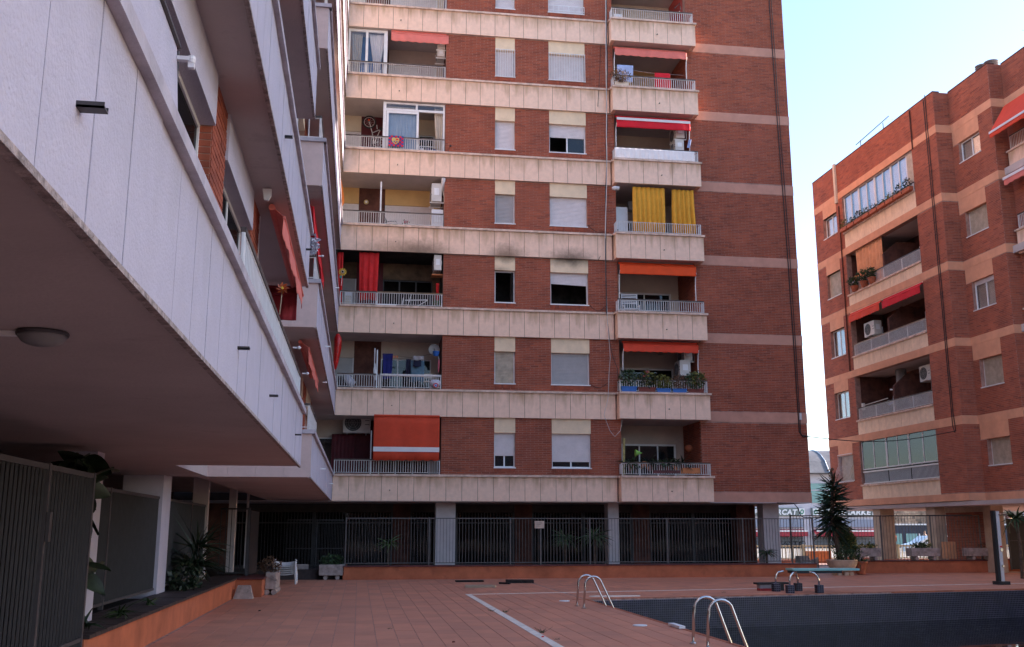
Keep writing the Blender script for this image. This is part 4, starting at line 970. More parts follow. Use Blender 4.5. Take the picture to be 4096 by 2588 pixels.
for x in (45.25, 46.75):
    lo = bx('logo_panel', M['sign'], mk, x-.3, x+.3, YM-.3, YM-.26, 3.06, 3.78)
    mb = MB()
    for q in range(20):
        a0, a1 = 2*pi*q/20, 2*pi*(q+1)/20
        mb.quad((x+.20*cos(a0)+.04*sin(a0), YM-.31, 3.42+.27*sin(a0)), (x+.20*cos(a1)+.04*sin(a1), YM-.31, 3.42+.27*sin(a1)), (x+.10*cos(a1)+.02*sin(a1), YM-.31, 3.42+.15*sin(a1)), (x+.10*cos(a0)+.02*sin(a0), YM-.31, 3.42+.15*sin(a0)))
    mb.build('logo_ring', M['signg'], lo, solid=.01)
gf = MB(); rg = random.Random(5)
for i in range(7):
    x = 42.2+i*.5; p = [(x+.32*sin(t*1.3+i), YM-.07, .05+.4*sin(t+i*.9)+rg.uniform(-.05, .05)) for t in np.linspace(0, 5, 12)]; gf.tube(p, .035, 4)
gf.build('graffiti', M['cable'], mk)
rf = MB(); prof = [(YM-1+14*t/12, 7.4+3.0*sin(pi*min(1, t/9))**.7*.9) for t in range(0, 13)]
rf.prism([(YM-.6, 7.3)]+prof+[(YM+13.5, 7.3)], 28, 55, 'x'); rf.build('curved_roof', M['roofg'], mk)
mb = MB()
for q in range(9): mb.tube([(30+q*2.6+.6*sin(t), p[0]-.02, p[1]+.04) for t, p in zip(np.linspace(0, 2, 9), prof[:9])], .05, 4)
mb.build('roof_ribs', M['sign'], mk)
# cream street balustrade
bl = thing('street_balustrade', 'cream balustrade of thin bars along the street in front of the supermarket', 'balustrade', (24, 50, .1))
bx('top_rail', M['cambal'], bl, 19, 44, 49.95, 50.05, .72, .80); bx('bottom_rail', M['cambal'], bl, 19, 44, 49.97, 50.03, .12, .17); bx('kerb', M['wallred'], bl, 19, 44, 50.06, 50.3, -.2, .1)
me = MB().box(-.02, .02, -.02, .02, 0, .55).mesh('bar', M['cambal'])
for i in range(125): inst(me, 'bar', bl, (19.1+i*.2, 50, .17))
for i in range(9): bx('post', M['cambal'], bl, 20+i*2.6, 20.12+i*2.6, 49.93, 50.07, .0, .84)
bx('street_wall', M['wallred'], bl, 19, 44, 47.3, 47.5, -.03, .12)
bx('planter_block', M['terrao'], bl, 21.9, 23.0, 47.6, 48.2, -.03, .55)
struct(MB().box(19, 60, 50.3, 99, -2.62, -.25).build('street_pavement', M['pavec']))
# dark navy shopfront, masonry wall and red billboard beyond the right block
ns = thing('navy_shopfront', 'dark navy shopfront under a stone wall seen between the right block pillars', 'shop', (58, 104, -.25))
bx('wall', M['navyf'], ns, 54, 74, 104, 110, -.25, 2.1); bx('canopy_edge', M['sign'], ns, 54, 74, 103.8, 104, 2.1, 2.25)
for x0 in (57.2, 59.0): fo = bx('shop_glass', M['mktt'], ns, x0, x0+1.3, 103.93, 103.98, -.2, 1.2)
bx('door', M['sign'], ns, 60.5, 60.62, 103.9, 103.97, -.2, 1.2)
text_mesh('shop_lettering', '1.75 m', M['sign'], ns, (61.8, 103.9, 1.6), .34, RX90, .01)
bx('stone_wall', M['stonem'], ns, 54, 74, 103, 103.6, 2.25, 3.2) if 0 else None
sw = thing('stone_wall', 'sunlit rough stone wall above the navy shopfront', 'wall', (60, 106, 2.3))
rg = random.Random(9); bs = []
z = 2.28
while z < 3.5:
    x = 54+rg.uniform(0, .4); h = rg.uniform(.22, .34)
    while x < 74: l = rg.uniform(.35, .8); bs.append((x, x+l-.04, 105.4, 106, z, z+h-.03)); x += l
    z += h
boxes_stuff(bs, 'stones', mat('stones_var', (.42, .33, .26), .9, .3, 1.2, tint=('attr', [(0, (.6, .6, .6)), (1, (1.2, 1.15, 1.05))])), sw); bx('backing', M['mortar'], sw, 54, 74, 105.5, 106.2, 2.26, 3.55)
bb = thing('billboard', 'red and navy price billboard seen between the pillars of the right block', 'billboard', (59, 107, 3.6))
bx('panel', M['bill'], bb, 57.9, 60.7, 107, 107.1, 3.75, 5.1); bx('panel', M['navyf'], bb, 55.9, 57.88, 107, 107.1, 3.75, 5.1); bx('panel', M['navyf'], bb, 60.72, 66, 107, 107.1, 3.75, 5.1)
text_mesh('lettering', 'Estalvia!', M['sign'], bb, (58.0, 106.98, 4.65), .5, RX90, .01, 0, .01); text_mesh('lettering', '5   20', M['sign'], bb, (58.4, 106.98, 3.85), .75, RX90, .01, 0, .02)
for x in (56.5, 60.6, 65): bx('leg', M['dark'], bb, x, x+.12, 107.11, 107.3, 3.4, 5.0)
hb = thing('far_building', 'pale building behind the red billboard', 'building', (62, 120, -2)); bx('wall', M['mkt'], hb, 50, 85, 120, 130, -2, 7.5)
for i in range(8): bx('window', M['mktt'], hb, 52+i*4, 54.5+i*4, 119.9, 119.99, 4.2, 6.0)
t = thing('bus_stop_sign', 'blue street sign on a white pole before the navy shopfront', 'sign', (45.2, 82, -.25))
MB().tube([(45.2, 82, -.25), (45.0, 82, 2.9)], .06, 6).build('pole', M['sign'], t); bx('plate', M['sgn'], t, 44.75, 45.3, 81.9, 81.98, 1.6, 2.6)
t = thing('parked_car', 'white car parked beyond the balustrade, mostly hidden by planters', 'car', (47, 78, -.25))
bp = [(44.2, .1), (44.2, .65), (45.0, .85), (45.8, 1.35), (47.6, 1.38), (48.4, .9), (48.9, .7), (48.9, .1)]
MB().prism([(a, b_-.25) for a, b_ in bp], 77.2, 78.8, 'y').build('body', M['carm'], t)
bx('window', M['black'], t, 45.9, 47.5, 77.17, 77.2, .65, 1.02)
for x in (45.1, 47.9): MB().disc(x, 77.2, .05, .3, 'y', .2).build('wheel', M['rubber'], t)
def person(x, y, z, h, label, topm, legm):
    t = thing('person', label, 'person', (x, y, z)); s = h/1.75
    P_ = lambda a, b_, c: (x+a*s, y+b_*s, z+c*s)
    b_ = MB(); b_.tube([P_(0, 0, .85), P_(0, 0, 1.05), P_(0, 0, 1.3), P_(0, 0, 1.42), P_(0, 0, 1.5), P_(0, 0, 1.56)], [.15*s, .14*s, .18*s, .15*s, .06*s, .055*s], 10)
    b_.lathe([(.02, 0), (.075, .05), (.09, .13), (.075, .2), (.02, .24)], x, y, z+1.52*s, 10); b_.build('body', M['skin'], t, True)
    MB().tube([P_(0, 0, .86), P_(0, 0, 1.05), P_(0, 0, 1.3), P_(0, 0, 1.43)], [.17*s, .155*s, .2*s, .13*s], 10).build('jacket', topm, t, True)
    for q in (-1, 1):
        MB().tube([P_(.2*q, 0, 1.38), P_(.25*q, 0, 1.1), P_(.24*q, -.05, .85)], [.06*s, .05*s, .035*s], 6).build('sleeve', topm, t, True)
        MB().tube([P_(.09*q, 0, .9), P_(.1*q, 0, .5), P_(.1*q, 0, .05)], [.095*s, .07*s, .05*s], 8).build('trouser_leg', legm, t, True)
    MB().lathe([(.08, 0), (.1, .06), (.085, .12), (.02, .15)], x, y+.01, z+1.64*s, 10).build('hair', M['cloth_d'], t, True)
person(47.6, 86, -.25, 1.7, 'distant person in a reddish jacket standing before the navy shopfront', M['terra'], M['cloth_d'])
person(51.2, 87, -.25, 1.75, 'distant person in dark clothes to the right of the white car', M['cloth_d'], M['navy'])
# ------------------------------------------------------------------ unseen buildings added outside the view to shade and light the court
bb_ = thing('apartment_building', 'unseen brick block added far behind the camera to darken window reflections', 'building', (20, -72, -2.6)); bx('wall', M['brickd'], bb_, -14, 60, -76, -68, -2.6, 14)  # added so the low panes reflect something dark
for q in range(18):
    for r_ in range(4): bx('window', M['black'], bb_, -12+q*4, -10.4+q*4, -67.99, -67.95, .8+r_*3.2, 2.3+r_*3.2)
fb_ = thing('apartment_building', 'unseen tall block added east of the court to shade the white wing', 'building', (54, 10, -2.6))  # added so its shadow keeps the near wing out of the sun
bx('wall', M['brickd'], fb_, 48, 60, FY0, FY1, -2.6, FZ)
for q in range(8):
    for r_ in range(6): bx('window', M['mktt'], fb_, 47.95, 47.99, FY0+1.5+q*3.4, FY0+3+q*3.4, .5+r_*3.2, 2.2+r_*3.2)
wb_ = thing('apartment_building', 'unseen pale block added behind the camera to bounce sunlight into the court', 'building', (-22, -32, -2.6))  # added as a sunlit surface that bounces warm light
bx('wall', M['cream'], wb_, -30, -16, -64, -14, -2.6, 19)
for q in range(10):
    for r_ in range(5): bx('window', M['mktt'], wb_, -15.99, -15.95, -60+q*4.4, -58+q*4.4, .8+r_*3.4, 2.4+r_*3.4)
struct(MB().box(-16, 60, -80, -14.02, -2.6, -.05).build('bounce_pavement', M['pavec']))  # pale ground added behind the camera to bounce light onto the facade
# ------------------------------------------------------------------ facade cables
t = thing('facade_cable', 'thick black cable bundle running up the brick beside the small balconies', 'cable', (8.6, 34.3, 10))
def zline(pts, y, r, m, name='strand', par=None, seed=0):
    rg = random.Random(seed); o = []
    for (a, za), (b_, zb) in zip(pts, pts[1:]):
        n = max(2, int(abs(za-zb)/.7)); 
        for i in range(n): q = i/n; o.append((a+(b_-a)*q+rg.uniform(-.018, .018), y+rg.uniform(-.02, .02), za+(zb-za)*q))
    o.append((pts[-1][0], y, pts[-1][1])); MB().tube(o, r, 5).build(name, m, par)
zline([(8.87, 23), (8.80, 18), (8.68, 14), (8.62, 11), (8.60, 9.2)], YP-.12, .021, M['cable'], par=t, seed=1)
zline([(8.82, 23), (8.76, 18), (8.72, 14.5), (8.60, 12)], YP-.15, .016, M['cablew'], par=t, seed=2)
zline([(8.60, 12), (8.62, 9), (8.72, 7.6), (8.60, 6.2), (8.45, 5.55), (8.62, 5.0), (8.82, 4.78), (9.02, 5.0), (9.12, 5.5)], YP-.10, .010, M['cablew'], par=t, seed=4)
zline([(8.60, 9.3), (8.72, 8.0), (8.95, 7.2), (8.98, 5.9)], YP-.11, .010, M['cable'], par=t, seed=5)
for (xa, za, xb, zb, sg) in ((8.02, 12.55, 8.6, 12.3, .12), (8.02, 9.55, 8.6, 9.5, .2), (8.02, 6.65, 8.62, 6.7, .15), (8.65, 20, 8.45, 17.2, .1), (8.6, 11.9, 8.35, 11.2, .1)):
    MB().tube([(xa+(xb-xa)*q/8, YF-.03-.1*q/8, za+(zb-za)*q/8-sg*sin(pi*q/8)) for q in range(9)], .009, 4).build('branch_cable', M['cable'], t)
t = thing('facade_cable', 'pair of dark cables down the right edge of the main brick facade', 'cable', (15.8, 34.5, 10))
for dx in (0, .09): MB().tube([(15.52+dx, YF-.04, 25), (15.60+dx, YF-.05, 17), (15.70+dx, YF-.04, 12), (15.74+dx*.8, YF-.05, 8), (15.76+dx*.6, YF-.04, 5.05-dx), (15.86+dx*.4, YF-.05, 4.93-dx*.6), (16.1, YF-.03, 4.9)], .019 if dx == 0 else .014, 6).build('strand', M['cable'], t)
MB().box(15.80, 15.88, YF-.06, YF-.002, 5.5, 5.75).build('junction_clip', M['alu'], t)
t = thing('overhead_cable', 'black cable sagging across the gap from the main block to the right block', 'cable', (19, 34.6, 4.9))
a, b_ = Vector((16.05, 34.56, 4.9)), Vector((22.06, 34.8, 5.2))
MB().tube([a+(b_-a)*q/16+Vector((0, 0, -.28*sin(pi*q/16))) for q in range(17)], .015, 6).build('strand', M['cable'], t)
t = thing('facade_cable', 'black cable curving from the main block underside to the fence top rail', 'cable', (15.6, 34, 2.2))
MB().tube([(14.6, 34.2, 2.5), (15.15, 34.0, 2.48), (15.25, 33.9, 2.3), (15.27, 33.8, 2.08), (15.36, 33.75, 2.0), (15.7, 33.75, 1.98), (18, 34.6, 2.05), (23, 35.7, 2.12)], .018, 6).build('strand', M['cable'], t)

# ------------------------------------------------------------------ generators for balcony things
def awning(label, face, u0, u1, zt, drop, m, out=.28, stripe=False, scallop=8, arms=True, full=False, g='awnings'):
    t = thing('awning', label, 'awning', face.p((u0+u1)/2, zt, 0), 'awnings')
    a = Vector(face.p(u0, zt, 0)); b_ = Vector(face.p(u1, zt, 0)); o_ = Vector(face.p(u0, zt, out))-a; n = 24
    MB().tube([a+Vector((0, 0, .02)), b_+Vector((0, 0, .02))], .04, 8).build('roller', m, t)
    if not full:
        mb = MB(); top = .10
        for s in range(2):
            for i in range(n+1):
                q = i/n; mb.v.append(tuple(a+(b_-a)*q+(o_ if s else Vector((0, 0, .03)))+Vector((0, 0, -top if s else 0))))
        for i in range(n): mb.f.append((i, i+1, n+2+i, n+1+i))
        mb.build('canopy', m, t, solid=.006)
    d = (b_-a).normalized(); st = a+(o_ if not full else Vector((0, 0, 0)))+Vector((0, 0, -.10 if not full else 0))
    cloth('valance', m, t, st, d, (0, 0, -1), (b_-a).length, drop, folds=2 if full else 3, amp=.012 if not full else .02, nu=64, scallop=scallop, nv=6, seed=int(u0*10), solid=.006)
    if stripe:
        zs = drop*.80 if full else .12
        nn = -d.cross(Vector((0, 0, 1))) if 0 else (Vector(face.p(0, 0, 1))-Vector(face.p(0, 0, 0)))
        p = st+Vector((0, 0, -zs))+nn*.03; q = p+(b_-a)
        MB().box(min(p.x, q.x)-.002, max(p.x, q.x)+.002, min(p.y, q.y)-.004, max(p.y, q.y)+.004, p.z, p.z+(.16 if full else .10)).build('stripe', M['stripe'], t)
    else: MB().tube([st, st+(b_-a)], .018, 6).build('front_bar', m, t)
    if arms:
        for e in (a, b_):
            k = (o_*1.0); p1 = e+Vector((0, 0, -.10))+o_; 
            MB().tube([p1+Vector((0, 0, -drop*.6)), e+o_*.55+Vector((0, 0, -.45)), e+o_*.35+Vector((0, 0, -.75)), e+o_*.35+Vector((0, 0, -1.35))], .017, 6).build('arm', M['white'], t)
    return t
def ac_unit(label, x, y, z, w=.78, h=.55, d=.30, yaw=0, bracket=True, m='ac', cable=False):
    """outdoor unit; (x,y,z) bottom centre; fan side looks along local -y"""
    t = thing('air_conditioner', label, 'air conditioner', (x, y, z), 'outdoor air conditioning units'); R = Matrix.Rotation(yaw, 3, 'Z'); O = Vector((x, y, z))
    def pl(mb, name, mm, par=t, **k):
        mb.v = [tuple(O+R@Vector(v)) for v in mb.v]; return mb.build(name, mm, par, **k)
    c = pl(MB().box(-w/2, w/2, -d/2, d/2, 0, h), 'casing', M[m])
    pl(MB().box(-w/2+.004, w/2-.004, -d/2+.004, d/2-.004, h, h+.02), 'lid', M[m])
    pl(MB().disc(-w*.14, -d/2-.006, h/2, h*.42, 'y', .014, 20), 'fan_grille', M['grille'])
    rg_ = MB()
    for q in range(1, 4):
        rr = h*.42*q/3.6; pts = [(-w*.14+rr*cos(2*pi*i/16), -d/2-.018, h/2+rr*sin(2*pi*i/16)) for i in range(17)]; rg_.tube(pts, .006, 3)
    for i in range(6): rg_.tube([(-w*.14, -d/2-.018, h/2), (-w*.14+h*.4*cos(pi*i/3), -d/2-.018, h/2+h*.4*sin(pi*i/3))], .005, 3)
    pl(rg_, 'grille_rings', M['grey'])
    pl(MB().box(w/2, w/2+.012, -d*.25, d*.25, h*.35, h*.75), 'service_cover', M['white'])
    for q in range(3): pl(MB().box(w*.3, w*.46, -d/2-.004, -d/2, h*(.2+.2*q), h*(.2+.2*q)+.02), 'vent_slot', M['grille']) if q else None
    if bracket: 
        for s in (-1, 1): pl(MB().box(s*w*.35-.015, s*w*.35+.015, -d/2-.06, d/2+.12, -.04, 0), 'bracket', M['white']); pl(MB().box(s*w*.35-.015, s*w*.35+.015, d/2+.09, d/2+.12, -.04, .35), 'bracket', M['white'])
    return t
def curtain(label, m, x0, x1, y, z0, z1, folds=5, amp=.05, taper=0., seed=0, cat='curtain', name='curtain', g=None, curlx=0., bottom=.02):
    o = cloth(name, m, None, (x0, y, z1), (1, 0, 0), (0, 0, -1), x1-x0, z1-z0, folds=folds, amp=amp, taper=taper, seed=seed, solid=.008, curlx=curlx, bottom=bottom)
    return tag(o, label, cat, g)
def leafball(mb, c, r, n, s, rg, flat=1.):
    for i in range(n):
        v = Vector((rg.gauss(0, 1), rg.gauss(0, 1), rg.gauss(0, 1))).normalized()*rg.uniform(.35, 1)**.6
        p = Vector(c)+Vector((v.x*r[0], v.y*r[1], v.z*r[2])); a = Vector((rg.uniform(-1, 1), rg.uniform(-1, 1), rg.uniform(-.6, 1))).normalized(); b_ = a.cross(Vector((rg.uniform(-1, 1), rg.uniform(-1, 1), rg.uniform(-1, 1)))).normalized()
        l = s*rg.uniform(.6, 1.3); w_ = l*.32
        mb.quad(p, p+a*l*.5+b_*w_, p+a*l, p+a*l*.5-b_*w_)
def sword(mb, base, d, L, w0, droop, n=6, rg=random):
    base = Vector(base); d = Vector(d).normalized(); side = d.cross(Vector((0, 0, 1)))
    if side.length < .05: side = Vector((1, 0, 0))
    side.normalize(); i0 = len(mb.v); p = base.copy(); dd = d.copy()
    for k in range(n+1):
        t = k/n; w_ = w0*(1-t**1.6)*(.6+.4*min(1, t*4))+.001
        nrm = side.cross(dd).normalized()
        mb.v += [tuple(p-side*w_), tuple(p-nrm*w_*.35), tuple(p+side*w_)]
        dd = (dd+Vector((0, 0, -droop/n))).normalized(); p = p+dd*L/n
    for k in range(n):
        a = i0+k*3; mb.f += [(a, a+1, a+4, a+3), (a+1, a+2, a+5, a+4)]
def bush(name, label, cat, c, r, n, s, m, pot=None, potm='terra', g=None, seed=0, stems=5, leaf2=None, flowers=None):
    rg = random.Random(seed); t = thing(name, label, cat, (c[0], c[1], c[2]-r[2]), g)
    mb = MB(); leafball(mb, c, r, n, s, rg); mb.build('foliage', M[m], t)
    if leaf2: mb = MB(); leafball(mb, (c[0]+r[0]*.15, c[1]-r[1]*.2, c[2]+r[2]*.2), (r[0]*.9, r[1]*.9, r[2]*.85), n//2, s, rg); mb.build('young_foliage', M[leaf2], t)
    sm = MB()
    for i in range(stems):
        p = Vector(c)+Vector((rg.uniform(-.6, .6)*r[0], rg.uniform(-.5, .5)*r[1], rg.uniform(-.1, .7)*r[2])); b0 = Vector((c[0]+rg.uniform(-.2, .2)*r[0], c[1], c[2]-r[2]-.02)); sm.tube([b0, (b0+p)/2+Vector((rg.uniform(-.05, .05), 0, 0)), p], [.014, .01, .005], 5)
    sm.build('stems', M['bark'], t)
    if flowers:
        for i in range(flowers[0]):
            p = Vector(c)+Vector((rg.uniform(-.7, .7)*r[0], -r[1]*.6, rg.uniform(.3, 1.2)*r[2])); mb = MB(); leafball(mb, p, (.045, .045, .04), 26, .05, rg); mb.build('flower', M[flowers[1]], t)
    if pot:
        x0, x1, y0, y1, z0, z1 = pot
        if len(pot) == 6:
            MB().prism([(x0+.03, z0), (x1-.03, z0), (x1, z1), (x0, z1)], y0, y1, 'y').build('trough', M[potm], t); bx('rim', M[potm], t, x0-.012, x1+.012, y0-.012, y1+.012, z1, z1+.025); 
    return t
def stripplant(name, label, cat, c, n, L, w0, m, droop=.8, pot=None, potm='terra', seed=0, g=None, spread=(.2, 1.), leafs='parts'):
    rg = random.Random(seed); t = thing(name, label, cat, c, g); c = Vector(c)
    if leafs == 'parts':
        protos = []
        for q in range(3): mb = MB(); sword(mb, (0, 0, 0), (1, 0, .9-.3*q), 1, w0/L, droop*(.7+.4*q)); protos.append(mb.mesh('leaf', M[m], True))
        for i in range(n): a = rg.uniform(0, 6.28); s = L*rg.uniform(.6, 1.15); inst(rg.choice(protos), 'leaf', t, c+Vector((rg.uniform(-.03, .03), rg.uniform(-.03, .03), rg.uniform(0, .06))), rot=Matrix.Rotation(a, 3, 'Z')@Matrix.Rotation(rg.uniform(-.5, .35), 3, 'Y')@Matrix.Rotation(rg.uniform(-1, 1), 3, 'X'), scale=(s, s, s))
    if pot: r, h = pot; MB().lathe([(r*.72, 0), (r*.9, h*.8), (r*1.02, h*.82), (r*1.02, h), (r*.86, h), (r*.8, h*.9)], c.x, c.y, c.z-h, 14).build('pot', M[potm], t)
    return t
YR = YP+.14    # just behind the long railing

# ------------------------------------------------------------------ floor 7, 6, 5 left loggia
K6 = lambda x, y: (1380+.1972*x, 80+.1972*y); K5 = lambda x, y: (1370+.1972*x, 380+.1972*y); K4 = lambda x, y: (1350+.1972*x, 680+.1972*y)
K3 = lambda x, y: (1330+.1972*x, 980+.1972*y); K2 = lambda x, y: (1320+.1972*x, 1300+.1972*y); K1 = lambda x, y: (1300+.1993*x, 1630+.1993*y)
def X_(K, x, Y=YR, y=700): return aty(*K(x, y), Y)[0]
def Z_(K, y, Y=YR, x=1000): return aty(*K(x, y), Y)[1]
fyr = Face('-y', YR+.08)
# floor 6: glazed half with curtains
t = thing('glazed_enclosure', 'white framed glazing with tied curtains closing the left half of the sixth-storey balcony', 'enclosure', (-.3, YR, ZC[6]))
x0, x1, z0, z1 = XL+.02, X_(K6, 858), ZB[6]+.95, ZB[7]-.01
f = MB()
for a, b_ in ((x0, x0+.07), (X_(K6, 415), X_(K6, 465)), (x1-.13, x1)): f.box(a, b_, YR+.02, YR+.1, z0, z1)
f.box(x0+.07, x1-.13, YR+.021, YR+.099, z1-.1, z1); f.box(x0+.07, x1-.13, YR+.021, YR+.099, z0, z0+.06); fo = f.build('frame', M['white'], t)
bx('pane', GLs, t, x0+.07, X_(K6, 415), YR+.05, YR+.06, z0+.06, z1-.1); bx('pane', GLs, t, X_(K6, 465), x1-.13, YR+.05, YR+.06, z0+.06, z1-.1)
cloth('curtain', M['creamc'], t, (x0+.1, YR+.16, z1-.12), (1, 0, 0), (0, 0, -1), .42, 1.6, folds=5, amp=.04, taper=.35, seed=3)
cloth('curtain', M['sheer'], t, (X_(K6, 480), YR+.16, z1-.12), (1, 0, 0), (0, 0, -1), .62, 1.55, folds=6, amp=.03, taper=.75, seed=4)
bx('blue_cabinet', mat('blue_wall', (.06, .16, .42), .6), t, x0+.25, x1-.2, YR+.55, YR+.6, z0, z1-.05); bx('white_box', M['white'], t, X_(K6, 590), X_(K6, 735), YR+.2, YR+.4, z0, Z_(K6, 985))
awning('coral rolled-in awning over the right half of the sixth-storey left balcony', Face('-y', YR), X_(K6, 930), X_(K6, 2095), ZB[7]-.04, .33, M['coral'], out=.10, scallop=7, arms=False)
ac_unit('upper cream air conditioner at the right end of the sixth-storey left balcony', X_(K6, 1960), YR+.5, Z_(K6, 600, YR+.5), .70, .42, .28, yaw=-pi/2)
ac_unit('lower small air conditioner under another at the sixth-storey left balcony', X_(K6, 1960), YR+.6, Z_(K6, 760, YR+.6), .70, .30, .28, yaw=-pi/2)
# floor 5: glazed right half, bicycle, football cloth
t = thing('glazed_enclosure', 'white framed sliding glazing with pale blue curtain on the fifth-storey left balcony', 'enclosure', (1.8, YR, ZC[5]))
x0, x1, z0, z1 = X_(K5, 835, y=100), XB-.02, ZB[5]+.95, ZB[6]-.01; zm = Z_(K5, 290); xm0, xm1 = X_(K5, 1480), X_(K5, 1545)
f = MB()
f.box(x0, x0+.11, YR+.02, YR+.1, z0, z1); f.box(x1-.07, x1, YR+.02, YR+.1, z0, z1); f.box(xm0, xm0+.07, YR+.02, YR+.1, zm+.05, z1)
f.box(x0+.11, x1-.07, YR+.021, YR+.099, z1-.07, z1-.001); f.box(x0+.11, x1-.07, YR+.019, YR+.101, zm-.03, zm+.05); f.build('frame', M['white'], t)
f = MB(); f.box(x0+.12, x0+.20, YR+.03, YR+.11, z0, zm-.03); f.box(xm1-.08, xm1, YR+.03, YR+.11, z0, zm-.03); f.box(x0+.20, xm1-.08, YR+.031, YR+.109, zm-.12, zm-.03); f.build('sliding_sash', M['white'], t)
bx('pane', GLs, t, x0+.20, xm1-.08, YR+.05, YR+.06, z0, zm-.12); bx('pane', GLs, t, x0+.11, xm0, YR+.05, YR+.06, zm+.05, z1-.07); bx('pane', GLs, t, xm0+.07, x1-.07, YR+.05, YR+.06, zm+.05, z1-.07)
cloth('curtain', mat('pale_blue_sheer', (.38, .47, .58), .8, .05), t, (x0+.16, YR+.17, zm-.05), (1, 0, 0), (0, 0, -1), xm1-x0-.2, 1.5, folds=9, amp=.02, seed=5)
cloth('curtain', M['creamc'], t, (x0+.12, YR+.2, z1-.1), (1, 0, 0), (0, 0, -1), xm0-x0-.1, .36, folds=11, amp=.02, seed=6)
cloth('curtain', M['creamc'], t, (x1-.38, YR+.2, z1-.08), (1, 0, 0), (0, 0, -1), .32, 1.9, folds=4, amp=.05, taper=.3, seed=7, curlx=.1)
t = thing('drying_rack', 'white folding drying rack with dark washing behind the fifth-storey railing', 'drying rack', (2.2, YR+.25, ZC[5]))
zr = Z_(K5, 1020, YR+.3); MB().tube([(1.75, YR+.25, zr), (2.62, YR+.25, zr)], .014, 5).tube([(1.75, YR+.6, zr+.05), (2.62, YR+.6, zr+.05)], .012, 5).build('rail', M['white'], t)
MB().tube([(1.78, YR+.25, zr), (1.95, YR+.3, zr-.3)], .012, 5).tube([(2.6, YR+.25, zr), (2.42, YR+.3, zr-.3)], .012, 5).build('leg', M['white'], t)
for i, mm in enumerate(('sheer', 'navy', 'blued', 'navy', 'blued', 'grey')): cloth('washing', M[mm], t, (1.86+i*.115, YR+.4, zr+.0), (1, 0, 0), (0, 0, -1), .1, .34, folds=1, amp=.01, nv=3, seed=i)
t = thing('bicycle', 'mountain bicycle hanging by its front wheel on the fifth-storey balcony wall', 'bicycle', (X_(K5, 560, 35.9), 35.9, 13.6))
bcx, bcz = X_(K5, 540, 35.9), Z_(K5, 560, 35.9, 540)
def wheel(cx, cy, cz, r, par):
    w_ = MB().tube([(cx+r*cos(q*pi/14), cy, cz+r*sin(q*pi/14)) for q in range(29)], .026, 6).build('wheel', M['rubber'], par)
    MB().tube([(cx+(r-.045)*cos(q*pi/14), cy, cz+(r-.045)*sin(q*pi/14)) for q in range(29)], .008, 4).build('rim', M['alu'], w_)
    s = MB()
    for q in range(10): s.tube([(cx, cy, cz), (cx+(r-.04)*cos(q*pi/5), cy, cz+(r-.04)*sin(q*pi/5))], .003, 3)
    s.build('spokes', M['alu'], w_)
wheel(bcx, 35.85, bcz, .235, t); wheel(bcx+.33, 36.0, bcz-.72, .235, t)
MB().tube([(bcx, 35.85, bcz), (bcx+.12, 35.85, bcz-.42)], .016, 6).build('fork', M['alu'], t)
MB().tube([(bcx+.12, 35.86, bcz-.42), (bcx+.42, 35.9, bcz-.25)], .018, 6).tube([(bcx+.12, 35.86, bcz-.42), (bcx+.2, 35.95, bcz-.8)], .018, 6).tube([(bcx+.42, 35.9, bcz-.25), (bcx+.2, 35.95, bcz-.8)], .016, 6).tube([(bcx+.2, 35.95, bcz-.8), (bcx+.33, 36, bcz-.72)], .012, 6).build('frame', M['alu'], t)
MB().tube([(bcx+.28, 35.8, bcz-.12), (bcx+.3, 35.75, bcz-.3)], .012, 5).build('handlebar', M['white'], t); MB().box(bcx+.38, bcx+.5, 35.85, 35.95, bcz-.28, bcz-.18).build('saddle', M['rubber'], t)
MB().disc(bcx-.02, 35.8, bcz+.06, .035, 'y', .01, 10).build('reflector', M['orange'], t)
t = thing('football_cloth', 'red and blue checked football cloth with a yellow crest hanging on the fifth-storey railing', 'flag', (1.1, YP+.02, ZC[5]))
x0, x1, z0, z1 = X_(K5, 940), X_(K5, 1240), Z_(K5, 1062), Z_(K5, 850); nx_, nz_ = 7, 6
for col, mm in ((0, 'redaw'), (1, 'blaugrana_b')):
    mb = MB()
    for i in range(nx_):
        for j in range(nz_):
            if (i+j) % 2 == col: mb.box(x0+(x1-x0)*i/nx_, x0+(x1-x0)*(i+1)/nx_, YP+.015-.02*sin(i), YP+.021-.02*sin(i), z0+(z1-z0)*j/nz_, z0+(z1-z0)*(j+1)/nz_)
    mb.build('checks', M[mm], t)
cx_, cz_ = (x0+x1)/2-.02, (z0+z1)/2; sc = .13
sh = [(-1, .8), (-.5, .95), (0, .75), (.5, .95), (1, .8), (1, .1), (.7, -.6), (0, -1.05), (-.7, -.6), (-1, .1)]
MB().prism([(cx_+a*sc, cz_+b_*sc) for a, b_ in sh], YP-.018, YP-.008, 'y').build('crest', mat('crest_yellow', (.62, .50, .16), .8), t)
MB().box(cx_+.02, cx_+.10, YP-.022, YP-.018, cz_+.02, cz_+.08).box(cx_-.02, cx_+.02, YP-.022, YP-.018, cz_-.1, cz_-.04).build('crest_field', M['redaw'], t); MB().box(cx_-.07, cx_-.03, YP-.022, YP-.018, cz_-.07, cz_-.01).box(cx_+.03, cx_+.07, YP-.022, YP-.018, cz_-.07, cz_-.01).build('crest_field', M['blaugrana_b'], t)
t = thing('wall_lamp', 'small dark globe lamp with a dangling wire beside the fifth-storey balcony', 'lamp', (2.85, 34.5, 15.4)); zz = Z_(K5, 985); xx = X_(K5, 2190)
